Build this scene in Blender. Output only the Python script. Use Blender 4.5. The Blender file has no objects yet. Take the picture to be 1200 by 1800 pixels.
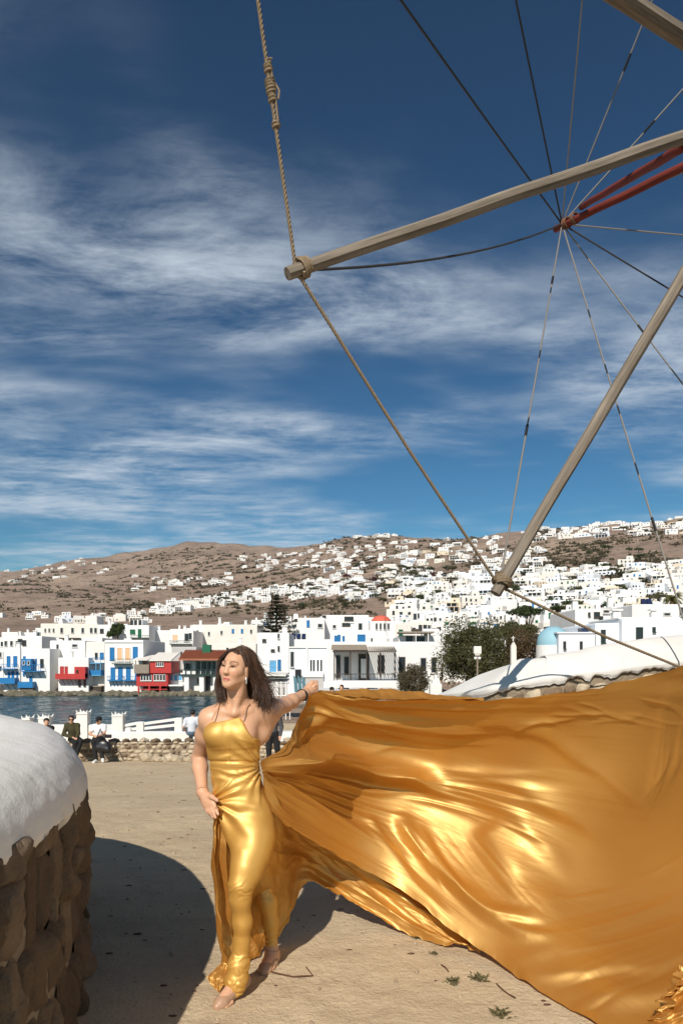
import bpy, math, random
import numpy as np
from mathutils import Vector, Matrix, Quaternion

# ------------------------------------------------------------------ camera, sky, sun, exposure
SC = bpy.context.scene
COL = SC.collection
FPX, CX, CY, EYE = 1250.0, 600.0, 1160.0, 1.6       # focal length in photo pixels, principal column, horizon row, eye height

cam_data = bpy.data.cameras.new('camera')
cam = bpy.data.objects.new('camera', cam_data)
COL.objects.link(cam)
cam.location = (0, 0, EYE)
cam.rotation_euler = (math.radians(90), 0, 0)
cam_data.sensor_fit = 'VERTICAL'
cam_data.sensor_height = 36.0
cam_data.lens = 25.0
cam_data.shift_y = (CY - 900.0) / 1800.0
cam_data.clip_start = 0.05
cam_data.clip_end = 20000
SC.camera = cam

SUN_EL = math.radians(38)
SUN_H = Vector((-0.27, -0.963, 0)).normalized()     # horizontal direction towards the sun
SUN_DIR = Vector((SUN_H.x * math.cos(SUN_EL), SUN_H.y * math.cos(SUN_EL), math.sin(SUN_EL)))
sun_data = bpy.data.lights.new('sun', 'SUN')
sun_data.energy = 5.0
sun_data.angle = math.radians(0.5)
sun_data.color = (1.0, 0.93, 0.83)
sun = bpy.data.objects.new('sun', sun_data)
COL.objects.link(sun)
sun.rotation_euler = (-SUN_DIR).to_track_quat('-Z', 'Y').to_euler()

SC.view_settings.view_transform = 'Standard'
SC.view_settings.look = 'None'
SC.view_settings.exposure = 0.0
SC.view_settings.gamma = 1.0
SC.view_settings.use_curve_mapping = False

world = bpy.data.worlds.new('World')
SC.world = world
world.use_nodes = True
wn = world.node_tree.nodes
wl = world.node_tree.links
wn.clear()


def wnode(kind, **kw):
    n = wn.new(kind)
    for k, v in kw.items():
        setattr(n, k, v)
    return n


def wmath(op, a, b=None, c=None, clamp=False):
    n = wn.new('ShaderNodeMath')
    n.operation = op
    n.use_clamp = clamp
    for i, v in enumerate((a, b, c)):
        if v is None:
            continue
        if isinstance(v, (int, float)):
            n.inputs[i].default_value = v
        else:
            wl.new(v, n.inputs[i])
    return n.outputs[0]


def build_world():
    sky = wnode('ShaderNodeTexSky', sky_type='NISHITA')
    sky.sun_disc = False
    sky.sun_elevation = SUN_EL
    sky.sun_rotation = math.atan2(SUN_H.x, SUN_H.y)
    sky.altitude = 50
    sky.air_density = 1.0
    sky.dust_density = 0.4
    sky.ozone_density = 3.0
    # polarised, deep blue sky: one even contrast curve for the whole dome
    cut = wnode('ShaderNodeMix', data_type='RGBA', blend_type='DARKEN')
    cut.inputs[0].default_value = 1.0
    wl.new(sky.outputs[0], cut.inputs[6])
    cut.inputs[7].default_value = (7, 8, 9, 1)
    gam = wnode('ShaderNodeGamma')
    wl.new(cut.outputs[2], gam.inputs[0])
    gam.inputs[1].default_value = SKY_GAMMA
    tint = wnode('ShaderNodeMix', data_type='RGBA', blend_type='MULTIPLY')
    tint.inputs[0].default_value = 1.0
    wl.new(gam.outputs[0], tint.inputs[6])
    tint.inputs[7].default_value = SKY_TINT
    # cirrus on a plane high above
    tc = wnode('ShaderNodeTexCoord')
    sep = wnode('ShaderNodeSeparateXYZ')
    wl.new(tc.outputs['Generated'], sep.inputs[0])
    zc = wmath('MAXIMUM', wmath('ADD', sep.outputs[2], 0.06), 0.02)
    px = wmath('DIVIDE', sep.outputs[0], zc)
    py = wmath('DIVIDE', sep.outputs[1], zc)
    comb = wnode('ShaderNodeCombineXYZ')
    wl.new(px, comb.inputs[0])
    wl.new(py, comb.inputs[1])

    def cirrus(rot, sc, nscale, detail, rough, dist, off):
        mp = wnode('ShaderNodeMapping')
        wl.new(comb.outputs[0], mp.inputs[0])
        mp.inputs['Rotation'].default_value = (0, 0, rot)
        mp.inputs['Scale'].default_value = (*sc, 1)
        mp.inputs['Location'].default_value = off
        nz = wnode('ShaderNodeTexNoise')
        wl.new(mp.outputs[0], nz.inputs[0])
        nz.inputs['Scale'].default_value = nscale
        nz.inputs['Detail'].default_value = detail
        nz.inputs['Roughness'].default_value = rough
        nz.inputs['Distortion'].default_value = dist
        return nz.outputs[0]

    def ramp(v, a, b):
        n = wnode('ShaderNodeMapRange', interpolation_type='SMOOTHSTEP')
        wl.new(v, n.inputs[0])
        n.inputs[1].default_value = a
        n.inputs[2].default_value = b
        return n.outputs[0]
    big = ramp(cirrus(0.25, (0.6, 1.0), 0.9, 4, 0.58, 0.15, (3.1, 0.6, 0)), 0.38, 0.60)
    fib = ramp(cirrus(-0.45, (0.8, 1.35), 2.1, 12, 0.65, 0.35, (1.7, 4.0, 0)), 0.36, 0.70)
    fine = ramp(cirrus(-0.6, (0.8, 2.2), 7.0, 10, 0.68, 0.4, (7.7, 2.0, 0)), 0.32, 0.74)
    m = wmath('MULTIPLY', big, wmath('ADD', wmath('MULTIPLY', fib, 0.72), wmath('MULTIPLY', fine, 0.32)), clamp=True)
    # the cloud field lies out towards the horizon; overhead the sky is clear
    vl = wnode('ShaderNodeVectorMath', operation='LENGTH')
    wl.new(comb.outputs[0], vl.inputs[0])
    warp = wmath('ADD', vl.outputs['Value'], wmath('MULTIPLY', wmath('SUBTRACT', cirrus(0, (1, 1), 1.4, 3, .5, 0, (5, 5, 0)), .5), 1.6))
    m = wmath('MULTIPLY', m, ramp(warp, 1.0, 1.9))
    m = wmath('MULTIPLY', m, CLOUD_AMT, clamp=True)
    mix = wnode('ShaderNodeMix', data_type='RGBA')
    wl.new(m, mix.inputs[0])
    wl.new(tint.outputs[2], mix.inputs[6])
    mix.inputs[7].default_value = CLOUD_COL
    bg = wnode('ShaderNodeBackground')
    wl.new(mix.outputs[2], bg.inputs[0])
    bg.inputs[1].default_value = SKY_STRENGTH
    out = wnode('ShaderNodeOutputWorld')
    wl.new(bg.outputs[0], out.inputs[0])


SKY_STRENGTH = 0.05
SKY_GAMMA = 1.5
SKY_TINT = (0.34, 0.60, 0.58, 1)
CLOUD_COL = (12.5, 14.2, 16.0, 1)
CLOUD_AMT = 0.95
build_world()

random.seed(7)
RNG = np.random.default_rng(7)

# ------------------------------------------------------------------ helpers


def P(px, py, Y):
    """photo pixel at distance Y -> point in the scene"""
    return Vector(((px - CX) * Y / FPX, Y, EYE + (CY - py) * Y / FPX))


def tag(o, label=None, cat=None, group=None, kind=None):
    if label:
        o['label'] = label
    if cat:
        o['category'] = cat
    if group:
        o['group'] = group
    if kind:
        o['kind'] = kind
    return o


def empty(name, loc, rz=0.0):
    o = bpy.data.objects.new(name, None)
    o.empty_display_size = 0.1
    COL.objects.link(o)
    o.location = loc
    o.rotation_euler = (0, 0, rz)
    return o


class MB:
    """collects faces; build() links them as ONE mesh object"""

    def __init__(self):
        self.v = []
        self.f = []
        self.m = []

    def add(self, vs, fs, mi=0):
        b = len(self.v)
        self.v.extend([tuple(q) for q in vs])
        self.f.extend([tuple(i + b for i in f) for f in fs])
        self.m.extend([mi] * len(fs))
        return self

    def box(self, x0, x1, y0, y1, z0, z1, mi=0, ch=0.0, rz=0.0):
        """box; ch rounds the upper edges with a chamfer; rz turns it about its middle"""
        if ch > 0:
            c = ch
            vs = [(x0, y0, z0), (x1, y0, z0), (x1, y1, z0), (x0, y1, z0),
                  (x0, y0, z1 - c), (x1, y0, z1 - c), (x1, y1, z1 - c), (x0, y1, z1 - c),
                  (x0 + c * .3, y0 + c * .3, z1 - c * .3), (x1 - c * .3, y0 + c * .3, z1 - c * .3), (x1 - c * .3, y1 - c * .3, z1 - c * .3), (x0 + c * .3, y1 - c * .3, z1 - c * .3),
                  (x0 + c, y0 + c, z1), (x1 - c, y0 + c, z1), (x1 - c, y1 - c, z1), (x0 + c, y1 - c, z1)]
            fs = [(3, 2, 1, 0)]
            for l in range(3):
                for k in range(4):
                    a, b2 = l * 4 + k, l * 4 + (k + 1) % 4
                    fs.append((a, b2, b2 + 4, a + 4))
            fs.append((12, 13, 14, 15))
        else:
            vs = [(x0, y0, z0), (x1, y0, z0), (x1, y1, z0), (x0, y1, z0), (x0, y0, z1), (x1, y0, z1), (x1, y1, z1), (x0, y1, z1)]
            fs = [(3, 2, 1, 0), (4, 5, 6, 7), (0, 1, 5, 4), (1, 2, 6, 5), (2, 3, 7, 6), (3, 0, 4, 7)]
        if rz:
            cx, cy = (x0 + x1) / 2, (y0 + y1) / 2
            c, s = math.cos(rz), math.sin(rz)
            vs = [(cx + (x - cx) * c - (y - cy) * s, cy + (x - cx) * s + (y - cy) * c, z) for x, y, z in vs]
        return self.add(vs, fs, mi)

    def tube(self, pts, r, n=6, mi=0, cap=True, flat=1.0):
        pts = [Vector(p) for p in pts]
        if not hasattr(r, '__len__'):
            r = [r] * len(pts)
        rings = []
        up = None
        for i, p in enumerate(pts):
            d = (pts[min(i + 1, len(pts) - 1)] - pts[max(i - 1, 0)])
            if d.length < 1e-9:
                d = Vector((0, 0, 1))
            d.normalize()
            if up is None:
                up = d.orthogonal().normalized()
            else:
                up = (up - d * up.dot(d))
                if up.length < 1e-6:
                    up = d.orthogonal()
                up.normalize()
            w = d.cross(up)
            rings.append([p + (up * math.cos(2 * math.pi * k / n) + w * (math.sin(2 * math.pi * k / n) * flat)) * r[i] for k in range(n)])
        vs = [q for ring in rings for q in ring]
        fs = []
        for i in range(len(pts) - 1):
            for k in range(n):
                fs.append((i * n + k, i * n + (k + 1) % n, (i + 1) * n + (k + 1) % n, (i + 1) * n + k))
        if cap:
            fs.append(tuple(range(n))[::-1])
            fs.append(tuple((len(pts) - 1) * n + k for k in range(n)))
        return self.add(vs, fs, mi)

    def lathe(self, prof, c=(0, 0, 0), n=24, mi=0, a0=0.0, a1=2 * math.pi):
        closed = abs(a1 - a0 - 2 * math.pi) < 1e-6
        m = n if closed else n + 1
        vs = []
        for r, z in prof:
            for k in range(m):
                a = a0 + (a1 - a0) * k / n
                vs.append((c[0] + r * math.cos(a), c[1] + r * math.sin(a), c[2] + z))
        fs = []
        for i in range(len(prof) - 1):
            for k in range(n):
                k2 = (k + 1) % m
                fs.append((i * m + k, i * m + k2, (i + 1) * m + k2, (i + 1) * m + k))
        return self.add(vs, fs, mi)

    def build(self, name, mats, parent=None, origin=(0, 0, 0), smooth=False, local=False):
        me = bpy.data.meshes.new(name)
        o3 = Vector(origin)
        vs = self.v if local else [(x - o3.x, y - o3.y, z - o3.z) for x, y, z in self.v]
        me.from_pydata(vs, [], self.f)
        if not isinstance(mats, (list, tuple)):
            mats = [mats]
        for m in mats:
            me.materials.append(m)
        if len(mats) > 1:
            me.polygons.foreach_set('material_index', self.m)
        if smooth:
            me.polygons.foreach_set('use_smooth', [True] * len(me.polygons))
        me.update()
        o = bpy.data.objects.new(name, me)
        COL.objects.link(o)
        if parent is not None:
            o.parent = parent
        else:
            o.location = o3
        return o


def np_mesh(name, V, F, mats, parent=None, origin=(0, 0, 0), smooth=True, mi=None, col=None):
    """mesh from numpy arrays; V in scene space"""
    V = np.asarray(V, float) - np.array(origin)
    me = bpy.data.meshes.new(name)
    me.from_pydata(V.tolist(), [], F.tolist() if hasattr(F, 'tolist') else F)
    if not isinstance(mats, (list, tuple)):
        mats = [mats]
    for m in mats:
        me.materials.append(m)
    if mi is not None:
        me.polygons.foreach_set('material_index', np.asarray(mi, dtype=np.int32))
    if smooth:
        me.polygons.foreach_set('use_smooth', np.ones(len(me.polygons), dtype=bool))
    if col is not None:
        ca = me.color_attributes.new('tint', 'FLOAT_COLOR', 'POINT')
        c4 = np.ones((len(V), 4), np.float32)
        c4[:, :3] = col
        ca.data.foreach_set('color', c4.ravel())
    me.update()
    o = bpy.data.objects.new(name, me)
    COL.objects.link(o)
    if parent is not None:
        o.parent = parent
    else:
        o.location = origin
    return o


def dup(root, loc, rz=None, scale=None):
    r = root.copy()
    COL.objects.link(r)
    r.location = loc
    if rz is not None:
        r.rotation_euler = (0, 0, rz)
    if scale is not None:
        r.scale = scale if hasattr(scale, '__len__') else (scale,) * 3
    for ch in root.children:
        c = ch.copy()
        COL.objects.link(c)
        c.parent = r
        for g in ch.children:
            d = g.copy()
            COL.objects.link(d)
            d.parent = c
    return r


# ---- numpy value noise
def _h(ix, iy, iz, s):
    n = (ix.astype(np.int64) * 374761393 + iy.astype(np.int64) * 668265263 + iz.astype(np.int64) * 2147483647 + s * 1274126177) & 0xffffffff
    n = ((n ^ (n >> 13)) * 1274126177) & 0xffffffff
    n = n ^ (n >> 16)
    return (n & 0xffff) / 65535.0


def vnoise(x, y, z=0.0, s=0):
    x, y, z = np.broadcast_arrays(np.asarray(x, float), np.asarray(y, float), np.asarray(z, float))
    ix, iy, iz = np.floor(x), np.floor(y), np.floor(z)
    fx, fy, fz = x - ix, y - iy, z - iz
    fx, fy, fz = [q * q * q * (q * (q * 6 - 15) + 10) for q in (fx, fy, fz)]
    r = 0
    for dx in (0, 1):
        for dy in (0, 1):
            for dz in (0, 1):
                w = (fx if dx else 1 - fx) * (fy if dy else 1 - fy) * (fz if dz else 1 - fz)
                r = r + w * _h(ix + dx, iy + dy, iz + dz, s)
    return r * 2 - 1


def fbm(x, y, z=0.0, o=4, s=0, g=0.5):
    a, r, f = 1.0, 0.0, 1.0
    for k in range(o):
        r = r + a * vnoise(np.asarray(x) * f, np.asarray(y) * f, np.asarray(z) * f, s + k)
        a *= g
        f *= 2.03
    return r


def sstep(a, b, x):
    t = np.clip((np.asarray(x, float) - a) / (b - a), 0, 1)
    return t * t * (3 - 2 * t)


# ---- signed-distance modelling: smooth union of shapes, meshed by surface nets
class Field:
    def __init__(self, lo, hi, h):
        self.h = h
        self.lo = np.array(lo, float)
        n = np.ceil((np.array(hi) - self.lo) / h).astype(int) + 1
        self.ax = [self.lo[i] + h * np.arange(n[i]) for i in range(3)]
        self.F = np.full(n, 0.3, np.float32)

    def _win(self, lo, hi):
        sl = []
        for i in range(3):
            a = int(max(0, math.floor((lo[i] - self.lo[i]) / self.h)))
            b = int(min(len(self.ax[i]), math.ceil((hi[i] - self.lo[i]) / self.h) + 1))
            if b <= a:
                return None, None
            sl.append(slice(a, b))
        X = [self.ax[i][sl[i]] for i in range(3)]
        return tuple(sl), np.meshgrid(*X, indexing='ij', sparse=True)

    def _mix(self, sl, d, k, sub):
        A = self.F[sl]
        d = d.astype(np.float32)
        if sub:
            h = np.maximum(k - np.abs(A + d), 0) / k
            self.F[sl] = np.maximum(A, -d) + h * h * k * .25
        else:
            h = np.maximum(k - np.abs(A - d), 0) / k
            self.F[sl] = np.minimum(A, d) - h * h * k * .25

    def cap(self, a, b, ra, rb=None, k=0.01, sub=False):
        rb = ra if rb is None else rb
        a, b = np.array(a, float), np.array(b, float)
        m = max(ra, rb) + k + 3 * self.h
        sl, g = self._win(np.minimum(a, b) - m, np.maximum(a, b) + m)
        if sl is None:
            return
        ba = b - a
        L = max(float(ba @ ba), 1e-9)
        q = [g[i] - a[i] for i in range(3)]
        t = np.clip((q[0] * ba[0] + q[1] * ba[1] + q[2] * ba[2]) / L, 0, 1)
        d = np.sqrt((q[0] - t * ba[0]) ** 2 + (q[1] - t * ba[1]) ** 2 + (q[2] - t * ba[2]) ** 2) - (ra + (rb - ra) * t)
        self._mix(sl, d, k, sub)

    def chain(self, pts, rs, k=0.01, sub=False):
        for i in range(len(pts) - 1):
            self.cap(pts[i], pts[i + 1], rs[i], rs[i + 1], k, sub)

    def ell(self, c, r, R=None, k=0.01, sub=False):
        c = np.array(c, float)
        m = max(r) + k + 3 * self.h
        sl, g = self._win(c - m, c + m)
        if sl is None:
            return
        q = [g[i] - c[i] for i in range(3)]
        if R is not None:
            R = np.array(R)
            q = [R[0, j] * q[0] + R[1, j] * q[1] + R[2, j] * q[2] for j in range(3)]
        k0 = np.sqrt((q[0] / r[0]) ** 2 + (q[1] / r[1]) ** 2 + (q[2] / r[2]) ** 2)
        k1 = np.sqrt((q[0] / r[0] ** 2) ** 2 + (q[1] / r[1] ** 2) ** 2 + (q[2] / r[2] ** 2) ** 2) + 1e-9
        self._mix(sl, k0 * (k0 - 1) / k1, k, sub)

    def stack(self, zs, cxs, cys, aw, bd, yaw=0.0, k=0.02):
        """trunk: horizontal ellipses stacked over z"""
        zs = np.array(zs)
        sl, g = self._win((min(cxs) - .5, min(cys) - .5, zs.min() - .02), (max(cxs) + .5, max(cys) + .5, zs.max() + .02))
        z = g[2]
        f = [np.interp(z, zs, q) for q in (cxs, cys, aw, bd)]
        c, s = math.cos(yaw), math.sin(yaw)
        x, y = g[0] - f[0], g[1] - f[1]
        u, v = x * c + y * s, -x * s + y * c
        e = np.sqrt((u / f[2]) ** 2 + (v / f[3]) ** 2)
        d = (e - 1) * np.minimum(f[2], f[3])
        d = np.maximum(d, np.maximum(zs.min() - z, z - zs.max()))
        self._mix(sl, d, k, False)

    def clip(self, fn):
        g = np.meshgrid(*self.ax, indexing='ij', sparse=True)
        self.F = np.maximum(self.F, fn(g[0], g[1], g[2])).astype(np.float32)

    def mesh(self, smooth=1):
        F = self.F.copy()
        for ax in range(3):
            s = [slice(None)] * 3
            for e in (0, -1):
                s[ax] = e
                F[tuple(s)] = np.maximum(F[tuple(s)], self.h)
        ins = F < 0
        nx, ny, nz = F.shape
        cs = sum(ins[dx:nx - 1 + dx, dy:ny - 1 + dy, dz:nz - 1 + dz].astype(np.int8) for dx in (0, 1) for dy in (0, 1) for dz in (0, 1))
        act = (cs > 0) & (cs < 8)
        idx = np.full(act.shape, -1, np.int64)
        cells = np.argwhere(act)
        idx[act] = np.arange(len(cells))
        acc = np.zeros((len(cells), 3))
        cnt = np.zeros(len(cells))
        cor = [(0, 0, 0), (1, 0, 0), (0, 1, 0), (1, 1, 0), (0, 0, 1), (1, 0, 1), (0, 1, 1), (1, 1, 1)]
        val = [F[cells[:, 0] + c[0], cells[:, 1] + c[1], cells[:, 2] + c[2]] for c in cor]
        for i in range(8):
            for j in range(i + 1, 8):
                if sum(abs(cor[i][q] - cor[j][q]) for q in range(3)) != 1:
                    continue
                a, b = val[i], val[j]
                m = (a < 0) != (b < 0)
                t = np.where(m, a / np.where(m, a - b, 1), 0)
                p = np.array(cor[i]) + t[:, None] * (np.array(cor[j]) - np.array(cor[i]))
                acc += p * m[:, None]
                cnt += m
        V = self.lo + (cells + acc / cnt[:, None]) * self.h
        quads = []
        for ax in range(3):
            o = [1 if q != ax else 0 for q in range(3)]
            a = ins[tuple(slice(o[q], (F.shape[q] - 1)) for q in range(3))]
            b = ins[tuple(slice(o[q] + (1 if q == ax else 0), (F.shape[q] - 1) + (1 if q == ax else 0)) for q in range(3))]
            e = np.argwhere(a != b)
            flip = a[tuple(e.T)]
            e = e + np.array(o)
            u, w = [(1, 2), (2, 0), (0, 1)][ax]
            du, dw = np.zeros(3, int), np.zeros(3, int)
            du[u] = 1
            dw[w] = 1
            q = np.stack([idx[tuple((e - du - dw).T)], idx[tuple((e - dw).T)], idx[tuple(e.T)], idx[tuple((e - du).T)]], 1)
            q[~flip] = q[~flip][:, ::-1]
            quads.append(q)
        Q = np.concatenate(quads)
        for _ in range(smooth):
            V = lap(V, Q)
        return V, Q


def lap(V, Q, w=0.5):
    S = np.zeros_like(V)
    C = np.zeros(len(V))
    for k in range(4):
        a, b = Q[:, k], Q[:, (k + 1) % 4]
        for i in range(3):
            S[:, i] += np.bincount(a, V[b, i], len(V)) + np.bincount(b, V[a, i], len(V))
        C += np.bincount(a, minlength=len(V)) + np.bincount(b, minlength=len(V))
    return V * (1 - w) + w * S / np.maximum(C, 1)[:, None]


def vnormals(V, Q):
    n = np.cross(V[Q[:, 2]] - V[Q[:, 0]], V[Q[:, 3]] - V[Q[:, 1]])
    N = np.zeros_like(V)
    for k in range(4):
        for i in range(3):
            N[:, i] += np.bincount(Q[:, k], n[:, i], len(V))
    return N / (np.linalg.norm(N, axis=1)[:, None] + 1e-12)


# ------------------------------------------------------------------ materials
MAT = {}


def mat(name, base, rough=0.7, metal=0.0, spec=0.3, noise=None, bump=None, col2=None, attr=False, coat=0.0, emit=None):
    """procedural material. noise=(scale, amount[, detail]) varies the colour towards col2; bump=(scale, strength, distance)"""
    m = bpy.data.materials.new(name)
    m.use_nodes = True
    nt = m.node_tree
    b = nt.nodes['Principled BSDF']
    b.inputs['Base Color'].default_value = (*base, 1)
    b.inputs['Roughness'].default_value = rough
    b.inputs['Metallic'].default_value = metal
    b.inputs['Specular IOR Level'].default_value = spec
    if coat:
        b.inputs['Coat Weight'].default_value = coat
    tc = nt.nodes.new('ShaderNodeTexCoord')
    src = None
    if attr:
        at = nt.nodes.new('ShaderNodeAttribute')
        at.attribute_name = 'tint'
        src = at.outputs['Color']
    if noise:
        nz = nt.nodes.new('ShaderNodeTexNoise')
        nz.inputs['Scale'].default_value = noise[0]
        nz.inputs['Detail'].default_value = noise[2] if len(noise) > 2 else 6
        nz.inputs['Roughness'].default_value = 0.62
        nt.links.new(tc.outputs['Object'], nz.inputs['Vector'])
        mr = nt.nodes.new('ShaderNodeMapRange')
        mr.inputs[1].default_value = 0.32
        mr.inputs[2].default_value = 0.68
        mr.inputs[4].default_value = noise[1]
        nt.links.new(nz.outputs[0], mr.inputs[0])
        mx = nt.nodes.new('ShaderNodeMix')
        mx.data_type = 'RGBA'
        nt.links.new(mr.outputs[0], mx.inputs[0])
        if src is not None:
            nt.links.new(src, mx.inputs[6])
        else:
            mx.inputs[6].default_value = (*base, 1)
        mx.inputs[7].default_value = (*(col2 or tuple(c * 0.5 for c in base)), 1)
        src = mx.outputs[2]
    if src is not None:
        nt.links.new(src, b.inputs['Base Color'])
    if bump:
        nz = nt.nodes.new('ShaderNodeTexNoise')
        nz.inputs['Scale'].default_value = bump[0]
        nz.inputs['Detail'].default_value = 7
        nz.inputs['Roughness'].default_value = 0.6
        nt.links.new(tc.outputs['Object'], nz.inputs['Vector'])
        bp = nt.nodes.new('ShaderNodeBump')
        bp.inputs['Strength'].default_value = bump[1]
        bp.inputs['Distance'].default_value = bump[2]
        nt.links.new(nz.outputs[0], bp.inputs['Height'])
        nt.links.new(bp.outputs[0], b.inputs['Normal'])
    MAT[name] = m
    return m


mat('whitewash', (0.76, 0.745, 0.715), 0.9, noise=(2.2, 0.55, 9), col2=(0.64, 0.60, 0.54), bump=(75, 0.7, 0.004))
mat('lime', (0.80, 0.79, 0.77), 0.9, noise=(0.6, 0.5), col2=(0.68, 0.65, 0.6))
mat('lime_warm', (0.78, 0.74, 0.68), 0.9, noise=(0.5, 0.6), col2=(0.62, 0.57, 0.5))
mat('lime_cool', (0.74, 0.77, 0.81), 0.9, noise=(0.5, 0.5), col2=(0.66, 0.68, 0.71))
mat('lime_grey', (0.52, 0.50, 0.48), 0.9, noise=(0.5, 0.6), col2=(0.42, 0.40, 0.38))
mat('cream', (0.72, 0.62, 0.48), 0.9, noise=(0.5, 0.5), col2=(0.6, 0.5, 0.38))
mat('glass_dark', (0.025, 0.03, 0.035), 0.15, spec=0.5)
mat('blue_paint', (0.02, 0.19, 0.44), 0.5, noise=(2, 0.4), col2=(0.01, 0.1, 0.3))
mat('light_blue', (0.12, 0.36, 0.6), 0.5)
mat('green_paint', (0.015, 0.12, 0.06), 0.5)
mat('red_paint', (0.48, 0.045, 0.04), 0.5, noise=(2, 0.5), col2=(0.38, 0.03, 0.025))
mat('peach', (0.75, 0.45, 0.25), 0.7)
mat('terracotta', (0.50, 0.2, 0.11), 0.85, noise=(1.2, 0.7), col2=(0.36, 0.14, 0.08))
mat('dark_wood', (0.06, 0.045, 0.035), 0.7)
mat('grey_wood', (0.30, 0.25, 0.20), 0.8, noise=(3, 0.6), col2=(0.18, 0.14, 0.11))
mat('dark_green', (0.02, 0.045, 0.04), 0.5)
mat('dome_blue', (0.28, 0.48, 0.56), 0.6, noise=(1, 0.4), col2=(0.22, 0.38, 0.46))
mat('dome_red', (0.62, 0.13, 0.08), 0.7)
mat('frame_white', (0.78, 0.77, 0.75), 0.6)
mat('panel_blue', (0.02, 0.03, 0.08), 0.2, spec=0.6)
mat('black', (0.012, 0.012, 0.014), 0.6)
mat('bark', (0.12, 0.085, 0.06), 0.9, noise=(8, 0.6), col2=(0.06, 0.045, 0.03))
mat('rust', (0.15, 0.07, 0.04), 0.8)
# ------------------------------------------------------------------ the setting: sand, sea, hills
TPX = np.array([-900, -400, 0, 130, 200, 320, 420, 520, 600, 660, 800, 950, 1070, 1200, 1600, 2200], float)
TD = np.array([110, 140, 190, 260, 400, 700, 1200, 2000, 3000, 4500], float)
TPY = np.array([
    [1200, 1182, 1165, 1150, 1138, 1120, 1100, 1080, 1070, 1065],
    [1200, 1180, 1160, 1145, 1130, 1112, 1090, 1060, 1040, 1045],
    [1200, 1178, 1155, 1135, 1115, 1097, 1070, 1034, 1008, 1020],
    [1200, 1178, 1152, 1130, 1110, 1093, 1064, 1022, 987, 1005],
    [1200, 1178, 1152, 1128, 1108, 1091, 1062, 1014, 977, 998],
    [1200, 1178, 1150, 1126, 1106, 1088, 1056, 996, 952, 985],
    [1200, 1178, 1150, 1126, 1104, 1082, 1044, 982, 957, 985],
    [1200, 1178, 1150, 1125, 1100, 1072, 1022, 964, 962, 985],
    [1200, 1175, 1148, 1122, 1094, 1052, 992, 943, 955, 980],
    [1198, 1172, 1146, 1120, 1087, 1038, 977, 937, 955, 980],
    [1195, 1170, 1142, 1115, 1073, 1012, 960, 946, 960, 980],
    [1192, 1168, 1140, 1112, 1064, 992, 938, 936, 955, 980],
    [1190, 1166, 1138, 1108, 1057, 980, 925, 930, 950, 975],
    [1188, 1164, 1135, 1104, 1050, 967, 911, 920, 945, 970],
    [1185, 1155, 1120, 1085, 1020, 930, 880, 890, 910, 930],
    [1180, 1150, 1110, 1070, 1000, 910, 870, 880, 900, 920]], float)
GP = np.linspace(-900, 2200, 311)
GL = np.linspace(math.log(38), math.log(4500), 190)


def _terrain_table():
    LD = np.log(TD)
    cols = np.array([np.interp(GL, LD, r) for r in TPY])
    T = np.array([np.interp(GP, TPX, cols[:, j]) for j in range(len(GL))]).T

    def blur(A, n, ax):
        for _ in range(n):
            B = np.apply_along_axis(lambda q: np.pad(q, 1, 'edge'), ax, A)
            s = [slice(None)] * 2
            a, b, c = list(s), list(s), list(s)
            a[ax], b[ax], c[ax] = slice(0, -2), slice(1, -1), slice(2, None)
            A = .25 * B[tuple(a)] + .5 * B[tuple(b)] + .25 * B[tuple(c)]
        return A
    T = blur(T, 6, 0)
    T = blur(T, 6, 1)
    D = np.exp(GL)[None, :]
    px = GP[:, None]
    Z = EYE + (CY - T) * D / FPX
    X = (px - CX) * D / FPX
    Yy = D + 0 * px
    # near field: sea bed on the left, flat land on the right
    land = sstep(395, 450, px)
    znear = -6.0 * (1 - land) + (-2.05) * land
    w = sstep(math.log(103.5), math.log(109), GL)[None, :] * (1 - land) + sstep(math.log(90), math.log(125), GL)[None, :] * land
    Z = znear * (1 - w) + Z * w
    amp = np.clip((D - 200) / 900, 0, 1)
    rid = 1 - np.abs(fbm(X / 420, Yy / 420, o=5, s=3))
    Z = Z + amp * (10 * (rid - 0.7) + 9 * fbm(X / 160, Yy / 160, o=5, s=11)) * np.clip(D / 1500, 0.05, 1.6)
    return X, Yy, Z


TX, TY, TZ = _terrain_table()


def terrain_z(x, y):
    d = max(y, 38.5)
    p = CX + FPX * x / y
    i = min(max((p - GP[0]) / (GP[1] - GP[0]), 0), len(GP) - 1.001)
    j = min(max((math.log(d) - GL[0]) / (GL[1] - GL[0]), 0), len(GL) - 1.001)
    a, b = int(i), int(j)
    fa, fb = i - a, j - b
    return float((TZ[a, b] * (1 - fa) + TZ[a + 1, b] * fa) * (1 - fb) + (TZ[a, b + 1] * (1 - fa) + TZ[a + 1, b + 1] * fa) * fb)


def ground_hit(px, py, dmin=112):
    """distance at which the sight line through a photo pixel first meets the hillside"""
    i = min(max((px - GP[0]) / (GP[1] - GP[0]), 0), len(GP) - 1.001)
    a = int(i)
    z = TZ[a] * (1 - (i - a)) + TZ[a + 1] * (i - a)
    D = np.exp(GL)
    ray = EYE + (CY - py) * D / FPX
    k = np.argmax((z >= ray) & (D > dmin))
    return float(D[k]) if z[k] >= ray[k] and D[k] > dmin else None


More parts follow.
